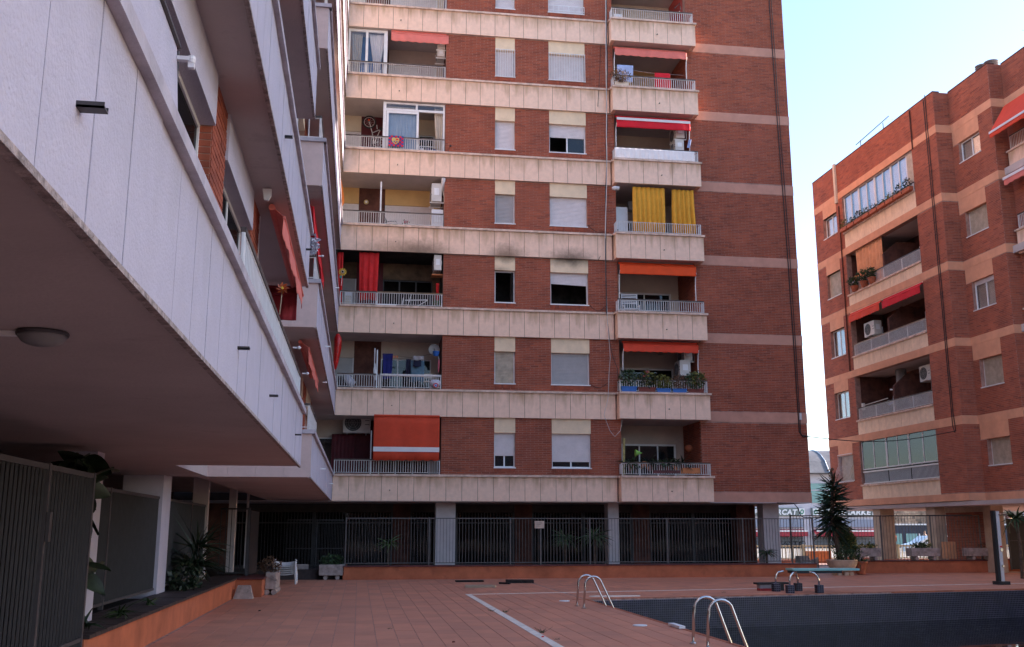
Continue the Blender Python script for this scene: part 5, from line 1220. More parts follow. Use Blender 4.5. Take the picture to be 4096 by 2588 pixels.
MB().lathe([(.01, -.04), (.035, -.02), (.04, 0), (.035, .025), (.01, .04)], xx, YF-.06, zz, 10).build('globe', M['dark'], t, True); MB().tube([(xx, YF-.05, zz), (xx-.06, YF-.02, zz-.12), (xx-.08, YF-.02, zz-.3)], .006, 4).build('wire', M['cable'], t)

# floor 4
t = thing('wind_sail', 'limp orange fabric sail hanging at the left end of the fourth-storey balcony', 'fabric', (-.8, 34.4, 12.8))
p = [K4(75, 170), K4(100, 300), K4(138, 560), K4(132, 680), K4(70, 780), K4(55, 560), K4(70, 330)]; pp = [aty(*q, 34.3) for q in p]
MB().prism([(a, b_) for a, b_ in pp], 34.28, 34.33, 'y').build('fabric', mat('sail_orange', (.70, .19, .03), .8), t)
tag(bx('balcony_post', M['white'], None, X_(K4, 862), X_(K4, 892), YR+.02, YR+.06, ZC[4]-.1, ZB[5]-.25), 'white upright post rising from the fourth-storey left railing', 'post')
ac_unit('large cream air conditioner high at the right end of the fourth-storey left balcony', X_(K4, 2010), YR+.45, Z_(K4, 655, YR+.45), .80, .66, .36, yaw=-pi/2, bracket=True)
t = thing('duct', 'silver flexible duct stub beside the fourth-storey air conditioner', 'duct', (2.5, YR, 14)); MB().tube([(X_(K4, 2140), YR-.1, Z_(K4, 125)), (X_(K4, 2130), YR+.15, Z_(K4, 300)), (X_(K4, 2140), YR+.35, Z_(K4, 380))], .075, 10).build('tube', M['alu'], t, True)
for q in range(5): MB().tube([(X_(K4, 2130+8*q), YR+.1, Z_(K4, 330+40*q)), (X_(K4, 2165+5*q), YR+.08, Z_(K4, 420+30*q)), (X_(K4, 2160), YR+.1, Z_(K4, 560+10*q))], .012, 5).build('pipe', M['creamc'], t)
t = thing('cabinet', 'white plastic cabinet standing at the right end of the fourth-storey balcony', 'cabinet', (2.45, YR+.4, 12.3)); bx('body', M['plastic'], t, X_(K4, 1915), X_(K4, 2150), YR+.1, YR+.5, LZ(4), Z_(K4, 735)); bx('door', M['white'], t, X_(K4, 1960), X_(K4, 2100), YR+.085, YR+.099, Z_(K4, 1000), Z_(K4, 835))
t = thing('ceramic_sun', 'round gold wall ornament on the dark brick of the fourth-storey loggia', 'ornament', (-.3, 36.1, 13)); xx, zz = aty(*K4(583, 650), YB-.05); MB().disc(xx, YB-.05, zz, .09, 'y', .03, 14).build('disc', mat('gold_ceramic', (.5, .36, .14), .5), t); MB().disc(xx, YB-.075, zz, .045, 'y', .02, 12).build('face', M['stripe'], t)
t = thing('garden_chair', 'black folding chair with green cushion behind the fourth-storey railing', 'chair', (1.1, YR+.3, LZ(4))); zb_ = LZ(4)
xa, xb = X_(K4, 965), X_(K4, 1225); zs_ = Z_(K4, 1060)
bx('cushion', mat('green_cushion', (.05, .25, .04), .8), t, xa+.2, xb-.02, YR+.15, YR+.5, zs_-.06, zs_)
for yy in (YR+.15, YR+.5): MB().tube([(xa, yy, zs_+.25), (xa+.12, yy, zs_), (xa+.16, yy, zb_)], .013, 5).tube([(xa+.1, yy, zs_+.08), (xb-.05, yy, zs_+.1), (xb, yy, zs_-.02), (xb-.02, yy, zb_)], .013, 5).build('side_frame', M['dark'], t)
for q in range(4): MB().tube([(xa+q*.035, YR+.15, zs_+.25-q*.08), (xa+q*.035, YR+.5, zs_+.25-q*.08)], .01, 4).build('slat', M['dark'], t)
bush('flower_pot', 'small sparse flowering plant behind the fourth-storey railing', 'plant', (X_(K4, 1400), YR+.2, Z_(K4, 1050)), (.2, .1, .16), 40, .05, 'leaf', seed=12, flowers=(3, 'pink'))

# floor 3: burnt flat
curtain('red curtain at the far left end of the burnt third-storey balcony', M['red'], X_(K3, 85), X_(K3, 205), YR+.05, ZC[3]-.05, ZB[4]-.06, folds=2, seed=1, g='red curtains')
curtain('wide red curtain hanging beside the burnt opening on the third-storey balcony', M['red'], X_(K3, 530), X_(K3, 935), YR+.05, Z_(K3, 1120), ZB[4]-.03, folds=3, amp=.055, taper=.12, seed=2, g='red curtains')
tag(bx('balcony_post', M['white'], None, X_(K3, 893), X_(K3, 918), YR+.12, YR+.16, ZC[3]-.1, Z_(K3, 460)), 'white upright post beside the wide red curtain', 'post')
t = ac_unit('white air conditioner with coiled hose above the burnt third-storey balcony', X_(K3, 2130), YR+.35, Z_(K3, 520, YR+.35), .75, .54, .26, yaw=-pi/2, bracket=False)
MB().tube([(X_(K3, 2175)+.07*cos(q*.5), YR+.13-.002*q, Z_(K3, 310)+.15*sin(q*.5)) for q in range(40)], .010, 5).build('hose', M['cablew'], t); MB().tube([(X_(K3, 2150), YR+.1, Z_(K3, 380)), (X_(K3, 2130), YR+.1, Z_(K3, 490))], .014, 5).tube([(X_(K3, 2175), YR+.1, Z_(K3, 380)), (X_(K3, 2165), YR+.1, Z_(K3, 490))], .014, 5).build('hose_end', M['cable'], t)
tag(bx('shelf', M['terrao'], None, X_(K3, 2015), X_(K3, 2250), YR+.1, YR+.5, Z_(K3, 555), Z_(K3, 530)), 'orange wooden shelf under the air conditioner of the burnt balcony', 'shelf')
t = thing('sunflower_windmill', 'yellow sunflower windmill on a stick at the left of the burnt balcony', 'windmill', (-.7, YP-.02, ZC[3])); cx_, cz_ = X_(K3, 203, YP), Z_(K3, 560, YP, 203)
for q in range(12):
    a = q*pi/6; MB().prism([(cx_+.03*cos(a+.5), cz_+.03*sin(a+.5)), (cx_+.12*cos(a+.22), cz_+.12*sin(a+.22)), (cx_+.15*cos(a), cz_+.15*sin(a)), (cx_+.11*cos(a-.22), cz_+.11*sin(a-.22))], YP-.10-.008*(q % 2), YP-.095-.008*(q % 2), 'y').build('petal', M['sunf'], t)
MB().disc(cx_, YP-.125, cz_, .055, 'y', .01, 14).build('flower_ring', M['creamc'], t); MB().disc(cx_, YP-.135, cz_, .034, 'y', .012, 12).build('centre', M['black'], t)
MB().tube([(cx_-.02, YP-.09, cz_-.1), (cx_-.04, YP-.08, Z_(K3, 860, YP))], .008, 5).build('stick', M['white'], t); MB().disc(cx_-.06, YP-.09, Z_(K3, 690, YP), .05, 'y', .01, 10).build('leaf', M['teal'], t)
t = thing('storage_box', 'white ribbed plastic drawer unit behind the third-storey left railing', 'drawers', (-.4, YR+.2, ZC[3])); bx('body', M['plastic'], t, X_(K3, 265), X_(K3, 395), YR+.1, YR+.35, ZC[3]-.1, Z_(K3, 955))
for q in range(4): bx('drawer', M['creamc'], t, X_(K3, 275), X_(K3, 385), YR+.085, YR+.099, ZC[3]+.02+q*.09, ZC[3]+.09+q*.09)
t = thing('folding_table', 'white folding table and chair frame on the burnt third-storey balcony', 'table', (1.6, YR+.4, LZ(3))); q_ = lambda x, y: (X_(K3, x, YR+.3), YR+.3, Z_(K3, y, YR+.3))
MB().tube([q_(1480, 1105), q_(1935, 1085)], .018, 5).build('table_edge', M['white'], t); MB().tube([q_(1930, 1095), q_(1740, 1215)], .014, 5).build('leg', M['white'], t)
MB().tube([q_(1600, 1000), q_(1540, 1210)], .014, 5).build('leg', M['white'], t); MB().tube([q_(1450, 1050), q_(1420, 1210)], .016, 5).build('chair_leg', M['white'], t); MB().tube([q_(1590, 990), q_(1610, 1000)], .02, 5).build('bracket', M['white'], t)
t = thing('scorched_bundle', 'heap of pale burnt cloth and red rag at the right end of the burnt balcony', 'cloth heap', (2.5, YR+.2, ZC[3])); mb = MB(); leafball(mb, (X_(K3, 2150), YR+.2, Z_(K3, 1150)), (.12, .1, .16), 60, .12, random.Random(4)); mb.build('rags', M['leafl'], t); cloth('red_rag', M['red'], t, (X_(K3, 2110), YR+.25, Z_(K3, 700)), (1, 0, 0), (0, 0, -1), .12, .75, folds=2, seed=3, taper=.4)
tag(bx('plank', M['white'], None, X_(K3, 915), X_(K3, 1305), YP-.02, YP+.06, ZC[3]+.005, ZC[3]+.05), 'white plank lying on the ledge below the third-storey railing', 'plank')

# floor 2
t = thing('red_bag', 'long red plastic bag hanging at the left end of the second-storey balcony', 'bag', (-.8, 34.3, 8)); P2 = lambda x, y, Y=34.3: (aty(*K2(x, y), Y)[0], Y, aty(*K2(x, y), Y)[1])
mb = MB(); prof = [(180, 155, 30), (260, 160, 75), (420, 155, 82), (600, 135, 70), (760, 115, 55), (900, 95, 30)]
mb.tube([P2(x, y) for y, x, r in prof], [abs(P2(x+r, y)[0]-P2(x, y)[0]) for y, x, r in prof], 9); mb.build('bag', mat('red_plastic', (.55, .012, .01), .3, .25, 14, .02, 9), t, True)
curtain('blue towel hanging inside the second-storey balcony', M['blued'], X_(K2, 1065, 35.2), X_(K2, 1275, 35.2), 35.2, Z_(K2, 1090, 35.2), Z_(K2, 575, 35.2), folds=2, amp=.02, taper=.2, seed=5, cat='towel', name='towel')
curtain('black garment hanging left of the grey-blue cloth', M['navy'], X_(K2, 1540, 35), X_(K2, 1645, 35), 35.0, Z_(K2, 1070, 35), Z_(K2, 680, 35), folds=2, amp=.02, seed=6, cat='garment', name='hanging_garment')
curtain('large grey-blue cloth hung on the second-storey washing line', M['denim'], X_(K2, 1640, 34.9), X_(K2, 1915, 34.9), 34.9, Z_(K2, 1135, 34.9), Z_(K2, 700, 34.9), folds=1, amp=.02, seed=7, cat='cloth', name='hanging_cloth')
curtain('small navy garment in front of the grey-blue cloth', M['navy'], X_(K2, 1695, 34.8), X_(K2, 1855, 34.8), 34.8, Z_(K2, 830, 34.8), Z_(K2, 690, 34.8), folds=1, amp=.01, seed=8, cat='garment', name='hanging_garment')
curtain('light grey garment folded over the second-storey washing line', M['grey'], X_(K2, 1675, 34.78), X_(K2, 1905, 34.78), 34.76, Z_(K2, 695, 34.78), Z_(K2, 610, 34.78), folds=2, amp=.02, seed=9, cat='garment', name='hanging_garment')
t = thing('satellite_dish', 'grey round satellite dish at the right end of the second-storey balcony', 'dish', (2.4, 34.8, 8)); cx_, _, cz_ = P2(2110, 500, 34.9)
mb = MB(); n = 22
for rr, dy in ((.002, .07), (.07, .065), (.14, .04), (.19, .0), (.195, -.01)):
    for j in range(n): a = 2*pi*j/n; mb.v.append((cx_+rr*cos(a), 34.9+dy, cz_+rr*sin(a)))
for k in range(4):
    for j in range(n): a = k*n+j; b_ = k*n+(j+1) % n; mb.f.append((a, b_, b_+n, a+n))
mb.build('reflector', mat('dish_grey', (.34, .32, .30), .5), t, True, solid=.008); MB().tube([(cx_, 34.95, cz_-.1), (cx_, 34.7, cz_)], .01, 5).build('arm', M['dark'], t); MB().tube([(cx_+.05, 35.0, cz_), (cx_+.3, 35.05, cz_-.3)], .02, 5).build('mount', M['dark'], t)
t = thing('bucket', 'blue bucket hung below the satellite dish', 'bucket', P2(2150, 620, 34.7)); cx_, _, cz_ = P2(2150, 630, 34.7); MB().lathe([(.08, 0), (.115, .13), (.12, .16), (.1, .17)], cx_, 34.7, cz_, 14).build('body', M['blue'], t)
t = thing('umbrella', 'folded pink umbrella hanging at the right end of the second-storey balcony', 'umbrella', P2(2205, 950, 34.7)); MB().tube([P2(2210, 690, 34.7), P2(2205, 760, 34.7), P2(2205, 850, 34.7), P2(2200, 950, 34.7)], [.008, .035, .03, .015], 7).build('canopy', M['pink'], t); MB().tube([P2(2205, 640, 34.7), P2(2210, 700, 34.7)], .01, 5).build('handle', M['white'], t)
t = thing('shopping_bag', 'white carrier bag with round red and blue emblem on the second-storey ledge', 'bag', P2(2130, 1260, YP-.02)); a_, b_ = P2(2020, 1260, YR), P2(2250, 1120, YR)
MB().tube([P2(2130, 1262, YR), P2(2130, 1220, YR), P2(2130, 1160, YR), P2(2130, 1120, YR)], [.10, .19, .2, .15], 9).build('bag', M['bag'], t, True); cx_, _, cz_ = P2(2145, 1225, YP-.06); MB().disc(cx_, YP-.075, cz_, .085, 'y', .012, 16).build('emblem_ring', M['red'], t); MB().disc(cx_, YP-.085, cz_, .055, 'y', .012, 14).build('emblem_field', M['ltblue'], t); MB().prism([(cx_-.03, cz_-.03), (cx_+.03, cz_-.03), (cx_, cz_+.035)], YP-.097, YP-.092, 'y').build('emblem_mark', M['blue'], t)
t = thing('laundry_bag', 'slumped white bag behind the left part of the second-storey railing', 'bag', P2(350, 1200, YR)); MB().tube([P2(290, 985, YR+.1), P2(340, 1060, YR+.1), P2(400, 1140, YR+.1), P2(480, 1210, YR+.1)], [.05, .12, .15, .12], 8).build('bag', M['bag'], t, True)
t = thing('balcony_post', 'two white poles rising side by side from the second-storey railing', 'post', P2(950, 1240, YR)); bx('pole', M['white'], t, P2(918, 0)[0], P2(938, 0)[0], YR-.02, YR+.02, ZC[2]-.02, P2(0, 450, YR)[2]); bx('pole', M['white'], t, P2(966, 0)[0], P2(990, 0)[0], YP-.02, YP+.02, ZC[2]-.02, P2(0, 480, YP)[2])
t = thing('folded_parasol', 'pale cloth bundle wrapped round the poles of the second-storey balcony', 'parasol', P2(915, 1100, YR)); MB().tube([P2(915, 780, YR+.05), P2(905, 900, YR+.05), P2(910, 1050, YR+.05), P2(925, 1120, YR+.05)], [.015, .05, .055, .02], 7).build('cloth', M['white'], t)
t = thing('plastic_chair', 'cream plastic chair back behind the second-storey railing beside the carrier bag', 'chair', P2(2000, 1150, YR+.3)); bx('back', M['creamc'], t, P2(1925, 0, YR+.3)[0], P2(2090, 0, YR+.3)[0], YR+.28, YR+.31, P2(0, 1040, YR+.3)[2], P2(0, 950, YR+.3)[2])
for x in (1930, 2080): bx('leg', M['creamc'], t, P2(x, 0, YR+.3)[0]-.015, P2(x, 0, YR+.3)[0]+.015, YR+.27, YR+.32, LZ(2), P2(0, 960, YR+.3)[2])
bx('seat', M['creamc'], t, P2(1925, 0, YR+.3)[0], P2(2090, 0, YR+.3)[0], YR+.0+.1, YR+.30, P2(0, 1130, YR+.3)[2], P2(0, 1110, YR+.3)[2])
t = thing('washing_line', 'thin washing line with coloured pegs across the second-storey balcony', 'washing line', P2(1500, 600, 34.9)); MB().tube([P2(1050, 590, 35.1), P2(1300, 625, 35.1), P2(1650, 660, 34.95), P2(2240, 560, 34.75)], .005, 4).build('line', M['dark'], t)
for q in range(6): a_ = P2(1280+18*q, 640, 35.08); bx('peg', M[('pink', 'sunf', 'orange')[q % 3]], t, a_[0]-.008, a_[0]+.008, 35.06, 35.1, a_[2]-.05, a_[2]+.03)

# floor 1
P1 = lambda x, y, Y=YP: (aty(*K1(x, y), Y)[0], Y, aty(*K1(x, y), Y)[1])
awning('large brick-orange awning with white stripe lowered over the first-storey left balcony', Face('-y', YP-.12), P1(975, 500)[0], P1(2292, 500)[0], ZB[2]-.03, Z_(K1, 172, YP-.12)-Z_(K1, 1062, YP-.12), M['brred'], full=True, stripe=True, scallop=8, arms=False)
ac_unit('grey air conditioner with big round fan in the dark first-storey left balcony', P1(650, 0, 35.9)[0], 35.9, Z_(K1, 520, 35.9), .95, .70, .35, yaw=0)
tag(bx('balcony_post', M['white'], None, P1(932, 0, YR)[0], P1(955, 0, YR)[0], YR, YR+.04, ZC[1]-.05, P1(0, 450, YR)[2]), 'white upright post left of the lowered orange awning', 'post')
bush('potted_plant', 'small plants in shadow behind the first-storey left railing', 'plant', (P1(860, 0, YR+.2)[0], YR+.2, ZC[1]+.12), (.25, .12, .16), 60, .06, 'leafd', seed=21)
curtain('dark red curtain inside the first-storey left balcony', M['maroon'], P1(160, 0, 36)[0], P1(620, 0, 36)[0], 36.0, LZ(1), Z_(K1, 540, 36.0), folds=6, amp=.03, seed=22)

# ------------------------------------------------------------------ small balconies on the right
Q6 = lambda x, y: (2400+.2630*x, .2630*y); Q5 = lambda x, y: (2400+.1869*x, 420+.1869*y); Q4 = lambda x, y: (2400+.1972*x, 700+.1972*y)
Q3 = lambda x, y: (2420+.1972*x, 1000+.1972*y); Q2 = lambda x, y: (2420+.1972*x, 1320+.1972*y); Q1 = lambda x, y: (2420+.1972*x, 1650+.1972*y)
def PQ(K): return lambda x, y, Y=YQ+.1: (aty(*K(x, y), Y)[0], Y, aty(*K(x, y), Y)[1])
p6, p5, p4, p3, p2, p1 = map(PQ, (Q6, Q5, Q4, Q3, Q2, Q1)); YQR = YQ+.22
# 7th
t = thing('garden_chair', 'white garden chair at the left of the seventh-storey small balcony', 'chair', p6(290, 260, YQR)); bx('back', M['white'], t, p6(240, 0, YQR)[0], p6(350, 0, YQR)[0], YQR+.3, YQR+.33, LZ(7)+.4, p6(0, 130, YQR)[2]); bx('seat', M['white'], t, p6(230, 0, YQR)[0], p6(340, 0, YQR)[0], YQR, YQR+.3, LZ(7)+.36, LZ(7)+.4)
for x in (235, 335): MB().tube([p6(x, 120, YQR+.02), (p6(x-20, 0, YQR)[0], YQR+.02, LZ(7))], .014, 5).build('leg', M['white'], t)
t = thing('folding_chair', 'folded black and yellow chair leaning above the seventh-storey small balcony railing', 'chair', p6(1190, 150, YQR)); MB().tube([p6(1130, 130, YQR), p6(1215, 50, YQR), p6(1225, 150, YQR)], .02, 5).build('frame', M['dark'], t); MB().prism([(p6(1165, 0, YQR)[0], p6(0, 120, YQR)[2]), (p6(1205, 0, YQR)[0], p6(0, 70, YQR)[2]), (p6(1208, 0, YQR)[0], p6(0, 120, YQR)[2])], YQR-.02, YQR-.005, 'y').build('seat', M['creamc'], t)
# 6th
fq0 = Face('-y', YF-.02)
awning('coral scalloped awning folded under the seventh-storey small balcony', fq0, 9.13, 11.98, ZB[7]-.10, .30, M['coral'], out=.22, scallop=9)
curtain('light blue cloth on the washing line of the sixth-storey small balcony', M['ltblue'], p6(245, 0, YQR)[0], p6(490, 0, YQR)[0], YQR+.1, p6(0, 1210, YQR)[2], p6(0, 945, YQR)[2], folds=1, amp=.015, taper=.1, seed=31, cat='cloth', name='hanging_cloth')
curtain('bright red towel on the washing line of the sixth-storey small balcony', M['redaw'], p6(808, 0, YQR)[0], p6(1040, 0, YQR)[0], YQR+.1, p6(0, 1275, YQR)[2], p6(0, 1028, YQR)[2], folds=2, amp=.02, seed=32, cat='towel', name='towel')
bush('balcony_shrub', 'dry brown shrub in a cream trough at the left of the sixth-storey small balcony', 'plant', (p6(270, 0)[0], YQ-.02, p6(0, 1150)[2]), (.42, .22, .24), 420, .06, 'leafb', pot=(p6(190, 0)[0], p6(405, 0)[0], YQ+.05, YQ+.22, ZC[6], ZC[6]+.17), potm='creamc', seed=33, stems=14)
MB().tube([(9.15, YQR+.1, p6(0, 985, YQR)[2]), (10.5, YQR+.1, p6(0, 1040, YQR)[2]), (12.0, YQR+.4, p6(0, 985, YQR)[2])], .004, 4).build('washing_line', M['white'], cores[6, 1])
# 5th
awning('bright red awning with a white stripe on the fifth-storey small balcony', fq0, 9.13, 12.0, ZB[6]-.10, .40, M['redaw'], out=.24, stripe=True, scallop=0)
tag(cloth('windbreak_cloth', M['sheer'], None, (p5(300, 0, YQ-.0)[0], YQ+.03, ZC[5]+.42), (1, 0, 0), (0, 0, -1), p5(1990, 0, YQ)[0]-p5(300, 0, YQ)[0], .39, folds=13, amp=.012, nu=120, seed=41, solid=.004), 'white windbreak cloth tied along the fifth-storey small balcony railing', 'cloth')
ac_unit('cream air conditioner on a bracket in the fifth-storey small balcony', 11.72, YF+.5, p5(0, 690, YF+.5)[2], .80, .52, .34, yaw=-pi/2)
ac_unit('second air conditioner standing low behind the fifth-storey small balcony railing', 11.65, YQR+.55, p5(0, 930, YQR+.5)[2], .6, .42, .34, yaw=-pi/2, bracket=False)
t = thing('folded_rack', 'pale folded rack leaning at the right of the fifth-storey small balcony', 'rack', p5(1900, 900, YQR)); 
for q in range(4): MB().tube([p5(1870+q*16, 915, YQR), p5(1905+q*14, 740, YQR)], .014, 4).build('slat', M['ltblue'], t)
# 4th
curtain('broad mustard yellow curtain on the fourth-storey small balcony', M['mustard'], p4(650, 0, YQR)[0], p4(1305, 0, YQR)[0], YQR-.02, ZC[4]+.02, ZB[5]-.07, folds=7, amp=.075, seed=51, g='mustard curtains')
curtain('narrower pleated mustard curtain at the right of the fourth-storey small balcony', M['mustard'], p4(1440, 0, YQR)[0], p4(1880, 0, YQR)[0], YQR-.02, ZC[4]+.02, ZB[5]-.10, folds=5, amp=.10, taper=-.12, seed=52, g='mustard curtains')
t = thing('refrigerator', 'tall white cabinet in the left corner of the fourth-storey small balcony', 'cabinet', p4(390, 1000, YQR+.8)); bx('body', M['plastic'], t, 9.12, 9.62, YF+.3, YF+.8, LZ(4), p4(0, 630, YF+.3)[2]); bx('handle', M['dark'], t, 9.2, 9.25, YF+.28, YF+.299, LZ(4)+.9, LZ(4)+1.0)
t = thing('boiler_box', 'white wall box above the window of the fourth-storey small balcony', 'box', p4(610, 500, 36.3)); bx('body', M['plastic'], t, p4(565, 0, 36.2)[0], p4(565, 0, 36.2)[0]+.5, 36.2, 36.5, p4(0, 672, 36.2)[2], p4(0, 445, 36.2)[2])
t = thing('wall_lamp', 'silver cylindrical lamp at the upper left of the fourth-storey small balcony', 'lamp', p4(320, 265, YQ+.05)); MB().tube([p4(245, 268, YQ+.1), p4(300, 268, YQ+.1), p4(385, 275, YQ+.1)], [.055, .085, .075], 12).build('shade', M['alu'], t, True); MB().tube([p4(350, 300, YQ+.1), p4(330, 350, YQ+.3)], .015, 5).build('bracket', M['alu'], t)
# 3rd
awning('vivid orange awning folded over the third-storey small balcony', fq0, 9.13, 12.02, ZB[4]-.10, .34, M['orange'], out=.22, scallop=0)
t = thing('garden_chair', 'white slatted garden chair behind the third-storey small balcony railing', 'chair', p3(450, 1200, YQR+.3)); xa, xb = p3(315, 0, YQR+.4)[0], p3(620, 0, YQR+.4)[0]; zt_, zs_ = p3(0, 865, YQR+.4)[2], p3(0, 1130, YQR+.2)[2]
for q in range(7): bx('slat', M['white'], t, xa+.02, xb-.02, YQR+.40, YQR+.42, zt_-.03-q*.055-.025, zt_-.03-q*.055)
for x in (xa, xb): bx('upright', M['white'], t, x-.012, x+.012, YQR+.39, YQR+.43, LZ(3), zt_); bx('armrest', M['white'], t, x-.015, x+.015, YQR+.05, YQR+.39, zs_+.0, zs_+.03); bx('leg', M['white'], t, x-.012, x+.012, YQR+.05, YQR+.09, LZ(3), zs_)
bx('seat', M['white'], t, xa, xb, YQR+.05, YQR+.39, zs_-.12, zs_-.09)
MB().lathe([(.01, -.06), (.12, -.02), (.13, .02), (.01, .06)], 9.35, YB2-.4, p3(0, 700, 36.2)[2], 14).build('wall_plate', M['dark'], main)
# 2nd
awning('orange-red scalloped awning folded over the second-storey small balcony', fq0, 9.20, 12.0, ZB[3]-.08, .28, M['orr'], out=.22, scallop=10)
ac_unit('upper cream air conditioner bracketed in the second-storey small balcony', 11.78, YF+.7, p2(0, 610, YF+.6)[2], .8, .5, .32, yaw=-pi/2)
ac_unit('white air conditioner standing behind the plants of the second-storey small balcony', 11.62, YQR+.75, p2(0, 900, YQR+.6)[2], .62, .55, .4, yaw=-pi/2, bracket=False)
MB().lathe([(.01, 0), (.11, .01), (.11, .03), (.01, .04)], p2(1105, 0, YB2)[0], YB2-.05, p2(0, 490, YB2)[2], 14).build('vent', M['grey'], main)
pl = [(300, 610, 1150, 'blue', 870, 'leaf', 1), (640, 985, 1160, 'terrad', 900, 'leafd', 2), (1005, 1290, 1175, 'blue', 960, 'leafy', 3), (1325, 1610, 1175, 'blue', 960, 'leafb', 4), (1630, 1950, 1180, 'terrad', 880, 'leaf', 5)]
lb = ['geranium trough in a blue box at the left end of the second-storey small balcony', 'dense dark green bush with pink blossom in a dark red trough, second from left', 'thin yellow-green plant in a blue box at the middle of the railing', 'straggly brown-leaved plant in a blue box right of the middle', 'rounded green bush in a dark red trough at the right end of the railing']
for (xa, xb, yt, pm_, yp, lm_, sd_), lab in zip(pl, lb):
    x0, x1 = p2(xa, 0)[0], p2(xb, 0)[0]; zc_ = p2(0, (yp+yt)/2)[2]; rz = (p2(0, yp)[2]-p2(0, yt)[2])/2+.05
    bush('planter', lab, 'planter', ((x0+x1)/2, YQ+.12, zc_+.06), ((x1-x0)/2+.10, .2, rz+.03), 420 if lm_ != 'leafb' else 260, .09, lm_, pot=(x0, x1, YQ+.05, YQ+.26, ZC[2], p2(0, yt)[2]), potm=pm_, g='troughs behind the second-storey small railing', seed=60+sd_, leaf2='leafy' if sd_ in (2, 5) else None, flowers=(2, 'pink') if sd_ == 2 else None)
# 1st
t = thing('painted_pole', 'tall yellow-green pole at the left end of the first-storey small balcony', 'pole', p1(385, 1260, YQR)); MB().tube([p1(385, 1262, YQR), p1(383, 900, YQR), p1(385, 640, YQR), p1(392, 530, YQR)], [.045, .045, .04, .045], 8).build('pole', mat('yellow_green_paint', (.42, .36, .14), .7, .25, 9), t)
t = thing('lime_pennant', 'bright lime green paper cone in front of the first-storey small window', 'pennant', p1(660, 820, YQR+.2)); a_ = Vector(p1(615, 820, YQR+.2)); b_ = Vector(p1(755, 822, YQR+.2)); MB().tube([a_, b_], [.125, .004], 12).build('cone', M['lime'], t)
t = thing('hanging_ball', 'dark orange ball hanging at the right of the first-storey small balcony', 'ball', p1(1695, 735, YF+.4)); c_ = p1(1695, 735, YF+.4); MB().lathe([(.01, -.15), (.08, -.13), (.135, -.07), (.155, 0), (.135, .07), (.08, .13), (.01, .15)], c_[0], c_[1], c_[2], 16).build('ball', mat('dull_orange', (.22, .05, .015), .8, .2, 12), t, True); MB().tube([c_, (c_[0]+.02, c_[1], c_[2]+.9)], .004, 4).build('string', M['dark'], t)
for i, (xx, L, pm_, lab, nn) in enumerate(((900, .36, 'terrad', 'arching strap-leaved plant left of the terracotta arch on the first-storey small balcony', 26), (1110, .34, 'slate2', 'strap-leaved plant in a black pot near the middle of the first-storey small balcony', 24), (1270, .30, 'terrad', 'strap-leaved plant in a dark red pot right of the middle', 24), (1420, .26, 'terrao', 'small drooping plant in an orange terracotta pot', 18), (1570, .5, 'terrad', 'tallest spiky plant at the right of the first-storey small balcony', 22), (520, .42, 'terrad', 'wide feathery plant in shadow at the left end of the first-storey small balcony', 30))):
    c_ = p1(xx, 1060, YQ+.2); stripplant('potted_plant', lab, 'plant', (c_[0], c_[1], p1(0, 1060, YQ+.2)[2]), nn+16, L*1.25, .035, 'leaf' if i % 2 else 'leafd', droop=1.1, pot=(.11, .2), potm=pm_, seed=70+i, g='potted plants on the first-storey small balcony')
t = thing('terracotta_arch', 'orange terracotta arch ornament behind the first-storey small railing', 'ornament', p1(820, 1140, YQ+.15)); a_ = [p1(735, 1140), p1(775, 990), p1(860, 1000), p1(905, 1150), p1(870, 1150), p1(840, 1090), p1(800, 1090), p1(770, 1140)]; MB().prism([(q[0], q[2]) for q in a_], YQ+.12, YQ+.2, 'y').build('arch', M['terrao'], t)
t = thing('flower_trough', 'long orange trough at the right end of the first-storey small balcony', 'trough', p1(1720, 1230)); a_, b_ = p1(1540, 1240), p1(1920, 1145); bx('trough', M['terrao'], t, a_[0], b_[0], YQ+.06, YQ+.24, a_[2], b_[2]); bx('rim', M['terrao'], t, a_[0]-.01, b_[0]+.01, YQ+.05, YQ+.25, b_[2], b_[2]+.03)
t = thing('flower_trough', 'long dark red tray with white box below at the middle of the first-storey small balcony', 'trough', p1(1200, 1200)); a_, b_ = p1(980, 1230), p1(1520, 1175); bx('tray', M['slate2'], t, a_[0], b_[0], YQ+.06, YQ+.26, a_[2], b_[2]); a_, b_ = p1(1050, 1280), p1(1440, 1232); bx('white_box', M['plastic'], t, a_[0], b_[0], YQ+.0, YQ+.05, a_[2], b_[2]) if 0 else None

# ------------------------------------------------------------------ things on the left wing
fA = Face('+x', -1.02)
awning('long pink-red scalloped awning folded under the second band of the white wing', Face('+x', -1.14), 11.75, 15.9, ZB[2]-.08, .24, M['coral'], out=.15, scallop=12, arms=False)
awning('dark red awning rolled down at the end of the near white wing', Face('-y', 15.75), -1.72, -1.06, ZB[2]-.12, .42, mat('deep_red_canvas', (.32, .03, .04), .85), out=.12, scallop=0, arms=False)
t = thing('awning_bracket', 'white metal awning end bracket on the wing soffit', 'bracket', (-1.15, 11.2, 5.3)); MB().prism([(-1.2, 5.38), (-1.1, 5.38), (-1.1, 5.3), (-1.13, 5.24), (-1.18, 5.25)], 11.2, 11.25, 'y').build('plate', M['alu'], t)
for k, ya, yb, mm in ((1, 20.6, 25.5, 'coral'), (2, 20.2, 26.5, 'redaw')):
    awning({1: 'pink-red awning under the second storey band of the far white wing', 2: 'red awning with hanging valance midway on the far white wing'}[k], Face('+x', -1.3), ya, yb, ZB[k+1]-.08, .28, M[mm], out=.18, scallop=14, arms=False)
t = thing('toy_windmill', 'dark orange toy windmill on the first-storey railing of the white wing', 'windmill', (-.9, 11.1, 4.0)); c_ = Vector((-.9, 10.9, 4.14))
